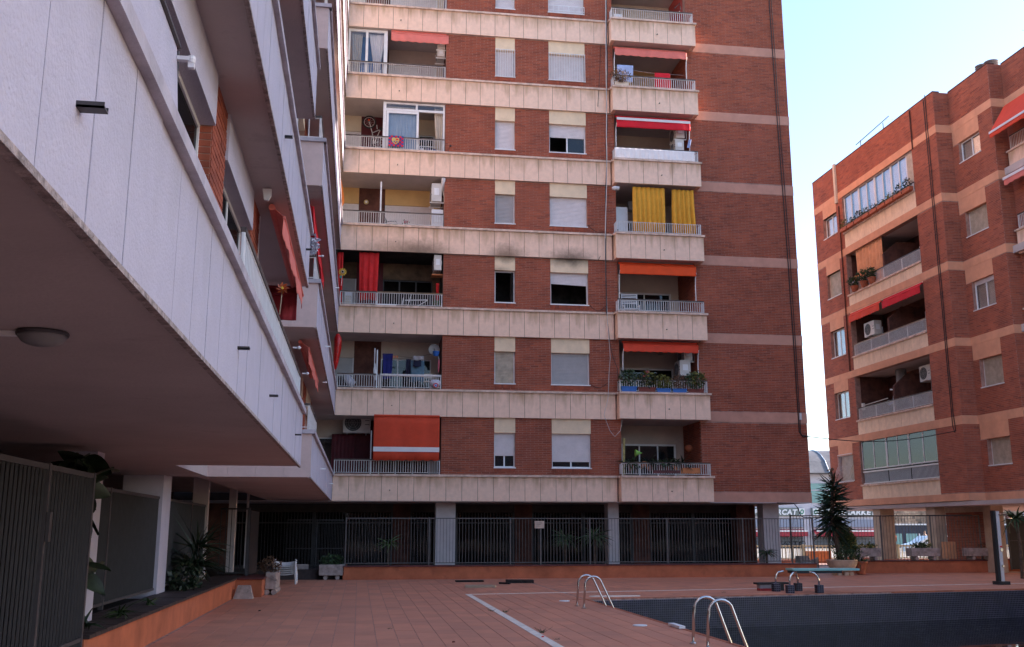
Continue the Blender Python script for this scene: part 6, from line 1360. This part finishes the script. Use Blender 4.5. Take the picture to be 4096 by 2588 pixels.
for q in range(8):
    a = q*pi/4; d1 = Vector((cos(a), 0, sin(a))); d2 = Vector((cos(a+.6), 0, sin(a+.6))); MB().quad(c_, c_+d1*.045, c_+d1*.075+Vector((0, -.02, 0)), c_+d2*.045+Vector((0, -.025, 0))).build('vane', mat('orange_foil', (.42, .08, .02), .3, .2, 12), t, solid=.003)
MB().disc(c_.x, c_.y-.03, c_.z, .016, 'y', .02, 10).build('hub', M['sunf'], t); MB().tube([c_, (c_.x-.02, c_.y, 3.85)], .006, 5).build('stick', M['wood'], t)
t = thing('windbreak_cloth', 'white canvas stretched along the nearest railing of the white wing', 'cloth', (-.97, 4.2, 3.5)); MB().quad((-.97, 1.0, 3.44), (-.97, 5.02, 3.44), (-1.0, 4.95, 3.98), (-1.0, 1.0, 4.05)).build('canvas', M['stone_w'], t, solid=.01); MB().tube([(-.99, 1, 4.06), (-.99, 4.97, 3.99)], .014, 6).build('rail', M['gfr'], t); MB().tube([(-1.0, 5.0, 3.42), (-1.0, 5.0, 3.98)], .012, 6).build('post', M['gfr'], t)
t = thing('wall_bracket', 'white plastic swivel bracket at the end of the nearest canvas', 'bracket', (-.93, 4.6, 3.9)); MB().box(-.99, -.93, 4.94, 4.97, 3.91, 3.93).lathe([(.018, -.018), (.022, 0), (.018, .018)], -.92, 4.96, 3.92, 12).box(-.935, -.905, 4.95, 4.98, 3.875, 3.91).build('bracket', M['plastic'], t)
t = thing('plastic_bag', 'crumpled clear plastic bag snagged at the end of the second white band', 'bag', (-.85, 16.2, 6.2)); mb = MB(); leafball(mb, (-.86, 16.15, 6.12), (.06, .06, .16), 150, .07, random.Random(8)); mb.build('film', M['bag'], t)
for i, (y, z) in enumerate(((13.6, 3.97), (15.9, 3.97), (19.6, 6.9), (24, 5.0))):
    t = thing('railing_light', ['small white lamp on the first-storey wing railing, nearer one', 'small white lamp at the far end of the near first-storey railing', 'small white lamp on the second-storey railing of the far wing', 'small white wall lamp on the brick of the far wing'][i], 'lamp', (-.9, y, z), 'small white railing lamps'); MB().lathe([(.015, -.02), (.03, 0), (.015, .02)], -.87, y, z, 10).build('head', M['plastic'], t, True); MB().box(-.95, -.87, y-.01, y+.01, z-.01, z+.01).build('arm', M['plastic'], t)

# ------------------------------------------------------------------ right block things
g1 = Face('-x', X1_-.02)
awning('left red scalloped awning under the fourth balcony of the right block', g1, 39.45, 42.2, RZB[4]-.05, .30, M['orr'], out=.12, scallop=12, arms=False)
awning('right red scalloped awning under the fourth balcony of the right block', g1, 36.2, 39.2, RZB[4]-.05, .30, M['redaw'], out=.12, scallop=12, arms=False)
t = thing('hanging_curtain', 'peach orange curtain hanging in the fourth balcony of the right block', 'curtain', (X1_+.15, 40.3, 12)); cloth('cloth', M['peach'], t, (X1_+.12, 41.6, RZB[5]-.05), (0, -1, 0), (0, 0, -1), 2.35, 2.05, folds=8, amp=.05, taper=.05, seed=81)
ac_unit('air conditioner with dark fan under the left red awning of the right block', X1_+.35, 41.0, 10.05, .9, .6, .35, yaw=-pi/2)
ac_unit('left of two air conditioners high in the second balcony of the right block', X1_+.8, 37.6, 7.55, .8, .6, .35, yaw=-pi/2)
ac_unit('right of two air conditioners high in the second balcony of the right block', X1_+.75, 36.6, 7.6, .8, .6, .35, yaw=-pi/2)
t = thing('globe_lamp', 'white globe lamp on the wall of the second balcony of the right block', 'lamp', (X1_+1.5, 41.6, 7.2)); MB().lathe([(.01, -.13), (.09, -.09), (.13, 0), (.09, .09), (.01, .13)], X1_+1.45, 42.05, 7.2, 14).build('globe', M['lampglass'], t, True)
t = thing('vent_pipe', 'thick grey vent pipe in the second balcony of the right block', 'pipe', (X1_+.9, 39.7, 7)); MB().tube([(X1_+.9, 39.9, RZB[2]+.28), (X1_+.9, 39.9, 8.35)], .22, 14).build('pipe', M['grey'], t, True)
t = thing('exercise_bike', 'light grey exercise bike behind the second balcony railing of the right block', 'exercise bike', (X1_+.3, 39.3, RZC[2])); MB().tube([(X1_+.25, 39.6, RZC[2]-.3), (X1_+.25, 39.55, RZC[2]+.5), (X1_+.25, 39.4, RZC[2]+1.0), (X1_+.25, 39.7, RZC[2]+1.05)], .04, 6).build('column', M['white'], t); MB().tube([(X1_+.25, 39.9, RZC[2]+.45), (X1_+.25, 39.5, RZC[2]+.5)], .05, 6).build('saddle', M['ltblue'], t)
t = thing('washing_line', 'retractable washing line bar on the second balcony of the right block', 'washing line', (X1_+.2, 41, 6.9)); bx('housing', M['ac'], t, X1_+.15, X1_+.25, 42.0, 42.15, 6.85, 7.15); MB().tube([(X1_+.2, 42.0, 7.05), (X1_+.2, 39.9, 7.1)], .02, 5).build('bar', M['ac'], t)
t = thing('wall_lantern', 'orange lantern beside the peach curtain of the right block', 'lantern', (X1_+.1, 41.75, 12.8)); MB().lathe([(.06, 0), (.09, .05), (.09, .2), (.06, .25)], X1_+.15, 41.8, 12.75, 10).build('body', mat('lantern_orange', (.62, .22, .03), .6), t)
for i, (y, pm_, r) in enumerate(((41.6, 'terra', .22), (40.7, 'terra', .28), (40.0, 'terra', .24))):
    bush('balcony_plant', ['leftmost plant in a terracotta pot on the fourth balcony ledge of the right block', 'middle and largest plant in terracotta on the fourth balcony ledge', 'rightmost plant in terracotta on the fourth balcony ledge, below the curtain'][i], 'plant', (X1_-.1, y, RZC[4]+.25+r), (r, r*1.4, r), 240, .10, 'leaf', pot=None, seed=90+i, g='terracotta plants on the fourth balcony')
    MB().lathe([(.12, 0), (.17, .2), (.19, .22), (.19, .26), (.15, .26)], X1_-.06, y, RZC[4]+.005, 12).build('pot', M[pm_], bpy.data.objects['balcony_plant' + ('' if i == 0 else '.%03d' % i)])
rg = random.Random(17)
for i in range(9):
    y = 42.0-i*.69; t = thing('flower_pot', ['%s terracotta trough along the top-floor ledge of the right block' % q for q in ('leftmost', 'second from left', 'third from left', 'fourth from left', 'middle', 'fourth from right', 'third from right', 'second from right', 'rightmost and leafiest')][i], 'trough', (X1_-.1, y, RZC[5]), 'terracotta troughs on the top ledge')
    bx('trough', M['terra'], t, X1_-.22, X1_-.05, y-.30, y+.30, RZC[5]+.005, RZC[5]+.16)
    r = rg.choice((.12, .16, .26)) if i != 8 else .3
    mb = MB(); leafball(mb, (X1_-.13, y, RZC[5]+.22+r*.4), (.14, .26, r), int(500*r), .08, rg); mb.build('foliage', M[rg.choice(('leaf', 'leafd', 'leafy'))], t)
g3 = Face('-x', X3_-.32)
t = thing('awning', 'large salmon-red awning sloping out at the top right edge of the picture', 'awning', (X3_, 30, 16.7), 'awnings')
MB().quad((X3_-.25, 31.45, 16.85), (X3_-.25, 26.5, 16.85), (X3_-.95, 26.5, 15.75), (X3_-.95, 31.45, 15.75)).build('canopy', M['orr'], t, solid=.01); cloth('valance', M['orr'], t, (X3_-.96, 31.45, 15.74), (0, -1, 0), (0, 0, -1), 4.9, .22, folds=3, amp=.01, nu=90, scallop=14, nv=3); bx('stripe', M['stripe'], t, X3_-.985, X3_-.965, 26.5, 31.45, 15.70, 15.78)
awning('striped red awning below the topmost right-edge balcony', g3, 27.0, 31.4, RZB[5]-.1, .34, M['coral'], out=.3, stripe=True, scallop=14, arms=False)

# ------------------------------------------------------------------ poolside
def ladder(label, xa, ya, xb, yb, r, h, x2, z2, g='pool ladders'):
    t = thing('pool_ladder', label, 'ladder', (xa, ya, 0), g)
    for (x, y) in ((xa, ya), (xb, yb)):
        pts = [(x, y, 0), (x+.03, y, h-.18)]
        for q in range(1, 9): a = pi-q*pi*.80/8; pts.append((x+.03+.18+.18*cos(a), y, h-.18+.18*sin(a)))
        pts += [(x2, y, -.25), (x2, y, -1.3)]
        MB().tube(pts, r, 10).build('handrail', M['steel'], t, True); MB().lathe([(.055, 0), (.055, .012), (.03, .025)], x, y, .002, 14).build('foot_flange', M['steel'], t)
    for z in (-.35, -.6, -.85): MB().box(x2-.04, x2+.04, min(ya, yb), max(ya, yb), z, z+.03).build('rung', M['steel'], t)
    return t
def at0(x, y): return atz(x, y, 0)
ladder('larger stainless steel pool ladder nearest the camera', 4.66, 14.05, 4.66, 13.45, .022, .63, 5.30, 0)
ladder('smaller stainless steel pool ladder at the far corner of the pool', 4.56, 21.25, 4.56, 20.60, .022, .63, 5.30, 0)
for i, (x, y) in enumerate(((4.59, 22.74), (4.66, 16.78))):
    MB().lathe([(.12, 0), (.12, .012), (.11, .016), (.01, .018)], x, y, .002, 20).build('skimmer_lid', M['white'], pool)
MB().tube([(6.1+.62*cos(q*pi/12), 24.12+.12*sin(q*pi/12), .012) for q in range(25)], .012, 5).build('skimmer_frame', M['line'], pool)
t = bx('skimmer_grate', M['white'], pool, 5.12, 5.22, 16.1, 16.7, .01, .05); [bx('slot', M['dark'], t, 5.225, 5.23, 16.15+.13*q, 16.23+.13*q, .015, .045) for q in range(4)]
# diving board
t = thing('diving_board', 'aqua diving board on curved steel legs with mosaic feet', 'diving board', (11.1, 25, 0))
dz = .54
MB().prism([(11.02, 24.98), (12.75, 24.85), (12.78, 25.27), (11.02, 25.48)], dz, dz+.05, 'z').build('board', M['board'], t)
MB().prism([(11.05, 25.0), (12.3, 24.92), (12.3, 25.2), (11.05, 25.44)], dz-.07, dz-.002, 'z').build('underframe', M['rubber'], t)
for (x, y, s) in ((10.78, 24.72, 1), (11.56, 24.72, 1), (10.74, 25.50, 1), (11.40, 25.62, 1)):
    xx = x; sg = 1 if xx < 11.2 else -1
    ft = MB().box(xx-.085, xx+.085, y-.085, y+.085, 0, .20).build('foot', M['mgrout'], t); cl = []
    for i in range(3):
        for j in range(4): cl.append((xx-.083+i*.056, xx-.035+i*.056, y-.09, y-.08, .006+j*.05, .048+j*.05)); cl.append((xx-.09, xx-.08, y-.083+i*.056, y-.035+i*.056, .006+j*.05, .048+j*.05))
    for c_ in cl: pass
    o = boxes_stuff(cl, 'foot_tiles', M['mosaic'], ft)
    MB().tube([(xx, y, .2), (xx, y, dz-.22), (xx+.03*sg, y, dz-.12), (xx+.10*sg, y+.02, dz-.05), (xx+.22*sg, y+.05*(1 if y < 25 else -1), dz-.03)], .026, 8).build('leg', M['steel'], t, True)
t = thing('board_step', 'low black and red plastic step lying under the diving board', 'step', (10.9, 25.9, 0)); MB().prism([(10.35, 25.75), (11.25, 25.85), (11.25, 26.15), (10.35, 26.05)], .16, .21, 'z').build('top', M['rubber'], t); bx('base', M['boardred'], t, 10.42, 10.85, 25.78, 26.0, 0, .06); bx('leg', M['rubber'], t, 10.9, 11.1, 25.82, 26.0, 0, .16); bx('body', M['grey'], t, 10.42, 10.85, 25.8, 26.0, .061, .159)
# shower
t = thing('pool_shower', 'leaning grey pool shower column with black back and small shower head', 'shower', (18.5, 27.6, 0))
def lp(z, dx=0): return (18.53+.01*z+dx, 27.6, z)
def slab(x0, x1, z0, z1, y0, y1): 
    mb = MB(); a0, a1 = lp(z0)[0], lp(z1)[0]; mb.prism([(a0+x0, z0), (a0+x1, z0), (a1+x1, z1), (a1+x0, z1)], y0, y1, 'y'); return mb
slab(-.11, -.03, .1, 2.12, 27.56, 27.70).build('black_profile', M['rubber'], t); slab(-.028, .07, .1, 2.10, 27.54, 27.68).build('grey_profile', M['alu'], t); slab(.072, .09, .1, 1.7, 27.58, 27.66).build('edge_strip', M['navy'], t)
bx('base', M['rubber'], t, 18.36, 18.70, 27.44, 27.78, .005, .10)
MB().tube([lp(2.0, .02), (18.66, 27.4, 2.02), (18.74, 27.3, 1.93)], .015, 6).build('shower_arm', M['steel'], t); MB().lathe([(.1, 0), (.1, .02), (.03, .05)], 18.74, 27.3, 1.88, 14).build('shower_head', M['steel'], t)
slab(.0, .07, .95, 1.03, 27.50, 27.539).build('tap', M['steel'], t); slab(0, .05, .5, .56, 27.48, 27.539).build('tap', M['steel'], t); slab(.0, .06, 1.06, 1.1, 27.52, 27.539).build('red_mark', M['redaw'], t)
# planters
def trough(label, x0, x1, y0, y1, z0, h=.40, feet=True, plant=None, seed=0, g='stone planters'):
    t = thing('stone_planter', label, 'planter', ((x0+x1)/2, (y0+y1)/2, z0), g); fz = .14 if feet else 0
    mb = MB(); mb.box(x0, x1, y0, y0+.05, z0+fz, z0+fz+h); mb.box(x0, x1, y1-.05, y1, z0+fz, z0+fz+h); mb.box(x0, x0+.05, y0+.05, y1-.05, z0+fz, z0+fz+h); mb.box(x1-.05, x1, y0+.05, y1-.05, z0+fz, z0+fz+h); mb.box(x0+.05, x1-.05, y0+.05, y1-.05, z0+fz, z0+fz+h-.08)
    o = mb.build('trough', M['concrete'], t); md = o.modifiers.new('bevel', 'BEVEL'); md.width = .012; md.segments = 2; md.limit_method = 'ANGLE'
    rg = random.Random(seed)
    for q in range(5): xx = x0+.08+rg.random()*(x1-x0-.3); MB().tube([(xx, y0-.004, z0+fz+h*.7), (xx+.1, y0-.008, z0+fz+h*rg.uniform(.4, .85)), (xx+.22, y0-.004, z0+fz+h*rg.uniform(.3, .8))], .008, 4).build('carving', M['concrete'], o)
    if feet:
        for xx in (x0+.14, x1-.28): MB().tube([(xx+.07, y0+.03, z0+.07), (xx+.07, y1-.03, z0+.07)], .068, 10).build('foot', M['concrete'], t)
    if plant: mb = MB(); leafball(mb, ((x0+x1)/2+plant[3], (y0+y1)/2, z0+fz+h+plant[1]*.6), (plant[0], .2, plant[1]), plant[2], .08, rg); mb.build('foliage', M[plant[4]], t)
    if plant and len(plant) > 5: mb = MB(); leafball(mb, ((x0+x1)/2+plant[5], (y0+y1)/2, z0+fz+h+plant[1]*.9), (plant[0]*.5, .2, plant[1]*1.3), plant[2]//2, .08, rg); mb.build('tall_foliage', M['leafy'], t)
    return t
trough('white concrete planter without plants left of the leafy one at the far corner', -2.31, -1.59, 34.15, 34.5, 0, .33, plant=None, seed=1)
trough('white concrete planter full of green leaves at the far left corner', -1.22, -.42, 33.55, 34.1, 0, .34, plant=(.42, .2, 420, .02, 'leaf'), seed=2)
trough('narrow pale planter with reddish plants at the end of the low orange wall', -2.23, -1.98, 26.0, 27.4, .0, .40, plant=(.3, .22, 300, -.1, 'leafb'), seed=3)
trough('left stone trough standing on the orange wall near the bowl', aty(3412, 2200, 35.7)[0], aty(3514, 2200, 35.7)[0], 35.5, 35.95, .46, .30, plant=(.4, .1, 150, 0, 'leafy', .25), seed=4)
trough('middle stone trough with yellow flowers on the orange wall', aty(3636, 2200, 35.7)[0], aty(3748, 2200, 35.7)[0], 35.5, 35.95, .46, .30, plant=(.3, .13, 260, -.15, 'leaf', .2), seed=5)
trough('right stone trough with dry twigs behind the shower on the orange wall', aty(3862, 2200, 35.7)[0], aty(3974, 2200, 35.7)[0], 35.5, 35.95, .46, .30, plant=(.3, .13, 60, .2, 'leafb'), seed=6)
tag(bx('cardboard_box', mat('box_orange', (.60, .28, .14), .8), None, 22.02, 22.42, 36.0, 36.3, .5, 1.12), 'orange cardboard box behind the right stone trough', 'box')
# concrete block
t = thing('concrete_block', 'small tapered concrete block against the low orange wall', 'block', (-2.62, 24.85, 0)); mb = MB(); z1 = .30; a = [(-2.83, 24.65, 0), (-2.38, 24.65, 0), (-2.38, 24.95, 0), (-2.83, 24.95, 0), (-2.74, 24.72, z1), (-2.46, 24.72, z1), (-2.46, 24.9, z1), (-2.74, 24.9, z1)]; mb.v = a; mb.f = [(0, 3, 2, 1), (4, 5, 6, 7), (0, 1, 5, 4), (1, 2, 6, 5), (2, 3, 7, 6), (3, 0, 4, 7)]; mb.build('block', M['concrete'], t)
# stacked chairs: five white monobloc chairs
def chair(z, label):
    t = thing('plastic_chair', label, 'chair', (-2.4, 31.4, z), 'stacked white plastic chairs'); x0, x1, y0, y1 = -2.46, -1.82, 31.1, 31.65
    mb = MB(); n = 8
    for j in range(2):
        for i in range(n+1): q = i/n; mb.v.append((x0+.03+(x1-x0-.06)*q, y0+.03+(y1-y0-.1)*j, z+.40+.05*(2*q-1)**2+.02*(1-j)))
    for i in range(n): mb.f.append((i, i+1, n+2+i, n+1+i))
    mb.build('seat', M['plastic'], t, solid=.02)
    mb = MB()
    for j in range(3):
        for i in range(n+1): q = i/n; mb.v.append((x0+.02+(x1-x0-.04)*q, y1-.05+.05*j-.08*(2*q-1)**2, z+.43+.11*j*(.65+.35*(2*q-1)**2)))
    for j in range(2):
        for i in range(n): a = j*(n+1)+i; mb.f.append((a, a+1, a+n+2, a+n+1))
    mb.build('backrest', M['plastic'], t, solid=.018)
    for x in (x0, x1):
        e = -.03 if x == x0 else .03
        MB().tube([(x+e, y0, z), (x, y0+.01, z+.40), (x-e*.3, y0+.02, z+.60), (x, y0+.12, z+.65), (x, y1-.12, z+.66), (x-e, y1+.0, z+.72)], .024, 6).build('armrest', M['plastic'], t); MB().tube([(x+e, y1+.05, z), (x-e*.5, y1, z+.42)], .022, 6).build('leg', M['plastic'], t)
    for ch in t.children:
        for v in ch.data.vertices: v.co.z = z+(v.co.z-z)*.64
chair(0, 'lowest white plastic chair of the stack at the far left corner')
for i, n_ in enumerate(('second from the bottom', 'middle', 'second from the top', 'topmost')): chair(.06*(i+1), 'white plastic chair, %s of the corner stack' % n_)
# debris
t = thing('pale_plank', 'pale weathered plank lying on the paving', 'plank', (3.4, 28.6, 0)); MB().prism([(2.95, 28.4), (3.0, 28.95), (3.75, 28.85), (3.85, 28.6), (3.78, 28.42)], .005, .06, 'z').build('board', M['wood'], t)
t = thing('charred_plank', 'thin charred plank on the paving nearest the wall, left of the others', 'plank', (3.4, 31.6, 0), 'charred debris'); MB().box(3.0, 3.85, 31.5, 31.85, .004, .05).build('board', M['woodd'], t)
t = thing('charred_plank', 'larger charred slab lying on the paving, right of the others', 'plank', (4.9, 30.8, 0), 'charred debris'); MB().prism([(4.45, 30.7), (5.25, 30.6), (5.28, 31.0), (4.48, 31.2)], .004, .09, 'z').build('board', M['woodd'], t)
t = thing('charred_plank', 'small charred piece between the plank and the larger slab', 'plank', (4.3, 30.2, 0), 'charred debris'); MB().prism([(4.15, 30.3), (4.42, 30.0), (4.48, 30.15), (4.2, 30.45)], .004, .05, 'z').build('board', M['woodd'], t)
for i, (x, y, c) in enumerate(((-1.9, 20.9, 'soot'), (1.35, 14.7, 'terrad'), (22.9, 34.4, 'white'), (2.72, 15.2, 'redaw'))):
    tag(MB().prism([(x, y), (x+.04, y+.01), (x+.045, y+.04), (x+.01, y+.03)], .004, .02, 'z').build('litter', M[c]), ['dark scrap on the paving near the low orange wall', 'reddish-brown scrap on the near paving', 'white scrap of paper near the shower', 'tiny red scrap on the pale drain strip', 'dark scrap on the middle of the near paving'][i], 'litter')
# notice on post
t = thing('notice_sign', 'small pinkish notice board on a thin post behind the bar fence', 'sign', (6.0, 33.5, .4)); bx('board', M['paper'], t, 5.78, 6.10, 33.45, 33.48, 1.62, 1.86); bx('post', M['fen'], t, 5.96, 6.01, 33.49, 33.53, .44, 1.86)
for q in range(3): bx('text_line', M['dark'], t, 5.84, 6.02-.04*q, 33.445, 33.449, 1.79-.05*q, 1.80-.05*q)
# ------------------------------------------------------------------ plants at ground level
def yucca_crown(t, c, n, L, w0, m, rg, low=-.9, high=1.2, droop=.25, protos=None):
    if protos is None:
        protos = []
        for q in range(3): mb = MB(); sword(mb, (0, 0, 0), (1, 0, .0), 1, w0/L, droop*(.3+.6*q)); protos.append(mb.mesh('leaf', M[m], True))
    for i in range(n):
        a = rg.uniform(0, 6.28); el = low+(high-low)*rg.random()**1.1; s = L*rg.uniform(.7, 1.1)
        inst(rg.choice(protos), 'leaf', t, Vector(c)+Vector((cos(a)*.04, sin(a)*.04, rg.uniform(-.1, .1))), rot=Matrix.Rotation(a, 3, 'Z')@Matrix.Rotation(-el, 3, 'Y')@Matrix.Rotation(rg.uniform(-1.4, 1.4), 3, 'X'), scale=(s, s, s))
    return protos
rg = random.Random(23); BXc, BYc = 16.95, 34.3
t = thing('yucca_tree', 'tall dark yucca with a pale dead flower spike growing from the stone bowl', 'yucca', (BXc, BYc, .5))
MB().tube([(BXc-.05, BYc, .4), (BXc-.12, BYc, 1.0), (BXc-.28, BYc, 1.8), (BXc-.22, BYc, 2.6), (BXc-.16, BYc, 3.2)], [.11, .09, .08, .07, .04], 9).build('trunk', M['bark'], t, True)
pr = None
for i in range(9): pr = yucca_crown(t, (BXc-.28+.02*i, BYc, 1.7+i*.185), 36, .86-.03*i, .05, 'leafd', rg, low=-1.0 if i < 3 else -.4, high=.5 if i < 7 else 1.1, protos=pr)
yucca_crown(t, (BXc-.28, BYc, 1.75), 26, .6, .035, 'leafb', rg, low=-1.35, high=-.7)
MB().tube([(BXc-.16, BYc, 3.2), (BXc-.15, BYc, 3.45), (BXc-.17, BYc, 3.75)], [.04, .03, .01], 6).build('flower_stalk', M['leafb'], t)
mb = MB(); leafball(mb, (BXc-.16, BYc, 3.5), (.10, .1, .26), 70, .1, rg); mb.build('dead_flowers', M['leafb'], t)
t = thing('garden_shrub', 'yellow-tinged rounded shrub right of the yucca in the same bowl', 'shrub', (BXc+.2, BYc+.1, .6))
mb = MB()
for (dx, dz_, r) in ((.15, 1.25, .38), (.32, 1.0, .36), (.05, 1.05, .4), (.2, 1.5, .26), (.45, 1.2, .22)): leafball(mb, (BXc+dx, BYc+.15, dz_), (r, r*.8, r), 520, .07, rg)
mb.build('foliage', M['leaf'], t); mb = MB()
for (dx, dz_, r) in ((.36, 1.15, .33), (.3, 1.45, .25), (.48, .98, .22)): leafball(mb, (BXc+dx, BYc+.1, dz_), (r, r*.8, r), 420, .065, rg)
mb.build('yellow_foliage', M['leafy'], t); mb = MB()  # second leaf mass in yellow-green
for q in range(7): mb.tube([(BXc+rg.uniform(-.1, .2), BYc, .5), (BXc+rg.uniform(0, .4), BYc, .9), (BXc+rg.uniform(0, .5), BYc+.1, 1.2)], [.02, .015, .008], 5)
mb.build('stems', M['bark'], t)
t = thing('low_shrub', 'dark green low shrub spilling over the rim of the stone bowl', 'shrub', (BXc+.2, BYc-.3, .5)); mb = MB(); leafball(mb, (BXc+.05, BYc-.15, .68), (.42, .3, .26), 700, .06, rg); leafball(mb, (BXc+.45, BYc-.1, .75), (.28, .25, .3), 380, .06, rg); mb.build('foliage', M['leaf'], t)
t = thing('stone_bowl', 'large round cream stone bowl on small blocks beside the retaining wall', 'planter', (BXc, BYc, 0)); MB().lathe([(.14, .10), (.28, .12), (.42, .22), (.50, .36), (.54, .50), (.55, .535), (.50, .535), (.46, .46), (.05, .44)], BXc, BYc, 0, 36).build('bowl', M['bowl'], t, True)
for a in (-2.4, -1.6, -.8, .8, 2.3): MB().box(BXc+.3*cos(a)-.07, BXc+.3*cos(a)+.07, BYc+.3*sin(a)-.05, BYc+.3*sin(a)+.05, 0, .12).build('support_block', M['bowl'], t)
t = thing('clay_pot', 'terracotta pot with drooping strap leaves right of the stone bowl', 'planter', (17.75, 34.5, 0)); MB().lathe([(.14, 0), (.21, .3), (.25, .40), (.25, .46), (.2, .46), (.18, .38)], 17.75, 34.5, .01, 20).build('pot', M['terra'], t)
pr = yucca_crown(t, (17.75, 34.5, .46), 34, .42, .025, 'leaf', rg, low=-.2, high=1.2, droop=1.8)
stripplant('dracaena', 'dark dracaena drooping over the fence at the far right edge', 'plant', (21.5, 30.9, 1.9), 70, .8, .035, 'leaf', droop=1.4, seed=5, g=None)
MB().tube([(21.5, 30.9, 0), (21.55, 30.9, 1.0), (21.5, 30.9, 1.95)], [.06, .05, .045], 8).build('stem', M['bark'], bpy.data.objects['dracaena'])
t = thing('side_gate', 'grey metal mesh gate at the far right edge beyond the shower', 'gate', (23.6, 34.6, 0)); y = 35.3
for a, b_ in ((24.15, 24.2), (25.9, 25.95)): bx('post', M['gfr'], t, a, b_, y, y+.05, .1, 2.1)
bx('rail', M['gfr'], t, 24.2, 25.9, y, y+.04, 2.05, 2.09); bx('rail', M['gfr'], t, 24.2, 25.9, y, y+.04, 1.15, 1.18); bx('sheet', M['gm'], t, 24.2, 25.9, y+.03, y+.035, .12, 2.04)
t = thing('round_shrub', 'green shrub in a pale pot cut off by the right edge', 'shrub', (20.0, 28.9, 0))
mb = MB(); leafball(mb, (20.02+1.3, 29.5, .55), (.3, .3, .3), 400, .07, rg); mb.build('foliage', M['leaf'], t); MB().lathe([(.12, 0), (.22, .3), (.22, .32), (.18, .32)], 21.32, 29.5, 0, 16).build('pot', M['creamc'], t)
for i, (x, y, z, L, n) in enumerate(((1.0, 34.3, 1.1, .5, 60), (7.0, 34.4, 1.25, .65, 80), (8.0, 34.3, 1.3, .75, 90), (14.25, 34.5, .75, .55, 50))):
    t = stripplant('palm_plant', ['drooping palm in the dark left of the first pillar', 'shaded palm behind the fence right of the notice', 'fuller shaded palm close to the middle pillar', 'small spiky plant in shade by the rightmost pillar'][i], 'plant', (x, y, z), n, L, .024, 'leafl' if i == 0 else 'leaf', droop=1.5, seed=100+i, g='palms behind the bar fence')
    MB().tube([(x, y, .3), (x, y, z)], .045, 7).build('stem', M['bark'], t)
# left: palm clump, ficus, gate planter
t = stripplant('palm_clump', 'dark spiky palm clump between the first two white columns', 'plant', (-3.15, 20.9, .85), 110, .72, .022, 'leafd', droop=.9, seed=110); MB().tube([(-3.15, 20.9, .4), (-3.15, 20.9, .9)], .06, 7).build('stem', M['bark'], t)
pr = yucca_crown(t, (-3.1, 20.7, 1.25), 60, .8, .02, 'leafd', rg, low=-.5, high=1.3, droop=.8)
mb = MB(); leafball(mb, (-3.2, 20.3, .65), (.35, .6, .28), 260, .11, rg); mb.build('undergrowth', M['leafd'], t)
t = thing('rubber_plant', 'tall rubber plant with large dark leaves climbing past the slat gate', 'plant', (-3.35, 12.6, .4))
MB().tube([(-3.3, 12.7, .4), (-3.32, 12.6, 1.1), (-3.25, 12.6, 1.7), (-3.4, 12.5, 2.2), (-3.3, 12.5, 2.45)], [.035, .03, .028, .024, .015], 7).build('stem', M['bark'], t)
protos = []
for q in range(3):
    mb = MB(); n = 8; L, W = 1, .26+.05*q
    for k in range(n+1): s = k/n; w_ = W*sin(pi*min(1, s**.8))**.8*.9+.004; zz = -.25*s*s*(q*.6+.3); mb.v += [(s, -w_, zz+.06), (s, 0, zz), (s, w_, zz+.06)]
    for k in range(n): a = k*3; mb.f += [(a, a+1, a+4, a+3), (a+1, a+2, a+5, a+4)]
    protos.append(mb.mesh('leaf', M['leafd'], True))
for i in range(80):
    z = rg.choice((rg.uniform(1.95, 2.4), rg.uniform(1.8, 2.4), rg.uniform(.5, 2.4), rg.uniform(.5, 1.3))); a = rg.uniform(0, 6.28); s = rg.uniform(.26, .46)
    inst(rg.choice(protos), 'leaf', t, (-3.28+rg.uniform(-.08, .1), 12.6+rg.uniform(-.25, .3), z), rot=Matrix.Rotation(a, 3, 'Z')@Matrix.Rotation(rg.uniform(-.9, .9), 3, 'Y')@Matrix.Rotation(rg.uniform(-1.5, 1.5), 3, 'X'), scale=(s, s, s))
for (x, y, s, lm) in ((-3.0, 14.0, .35, 'leaf'), (-3.1, 16.3, .22, 'leaf'), (-3.0, 12.2, .3, 'leafd')):
    stripplant('border_plant', {14.0: 'spiky plant on the planter bed just past the slat gate', 16.3: 'small plant on the bed in front of the first white column', 12.2: 'low plant at the foot of the rubber plant'}[y], 'plant', (x, y, .47), 22, s, .018, lm, droop=1.2, seed=int(y*10))
t = thing('corner_planter', 'pale stone planter with arching leaves at the bottom left corner', 'planter', (-2.35, 6.9, 0))
c_ = atz(20, 2560, .35)
bx('planter', M['concrete'], t, -2.75, -2.33, 6.3, 7.15, .0, .50)
pr = yucca_crown(t, (-2.5, 6.8, .5), 16, .55, .022, 'leaf', rg, low=.3, high=1.3, droop=1.9)
MB().lathe([(.10, 0), (.15, .2), (.17, .22), (.17, .25)], -2.2, 6.7, 0, 14).build('red_bucket', M['redaw'], t)
# a few more hints: white fascia spouts at wing B
for (y, z) in ((24, 2.95), (31, 2.92), (24, 5.85), (30, 8.75)): bx('spout', M['white'], wing, -.92, -.80, y-.02, y+.02, z, z+.03)
print('objects', len(bpy.data.objects), 'meshes', len(bpy.data.meshes))
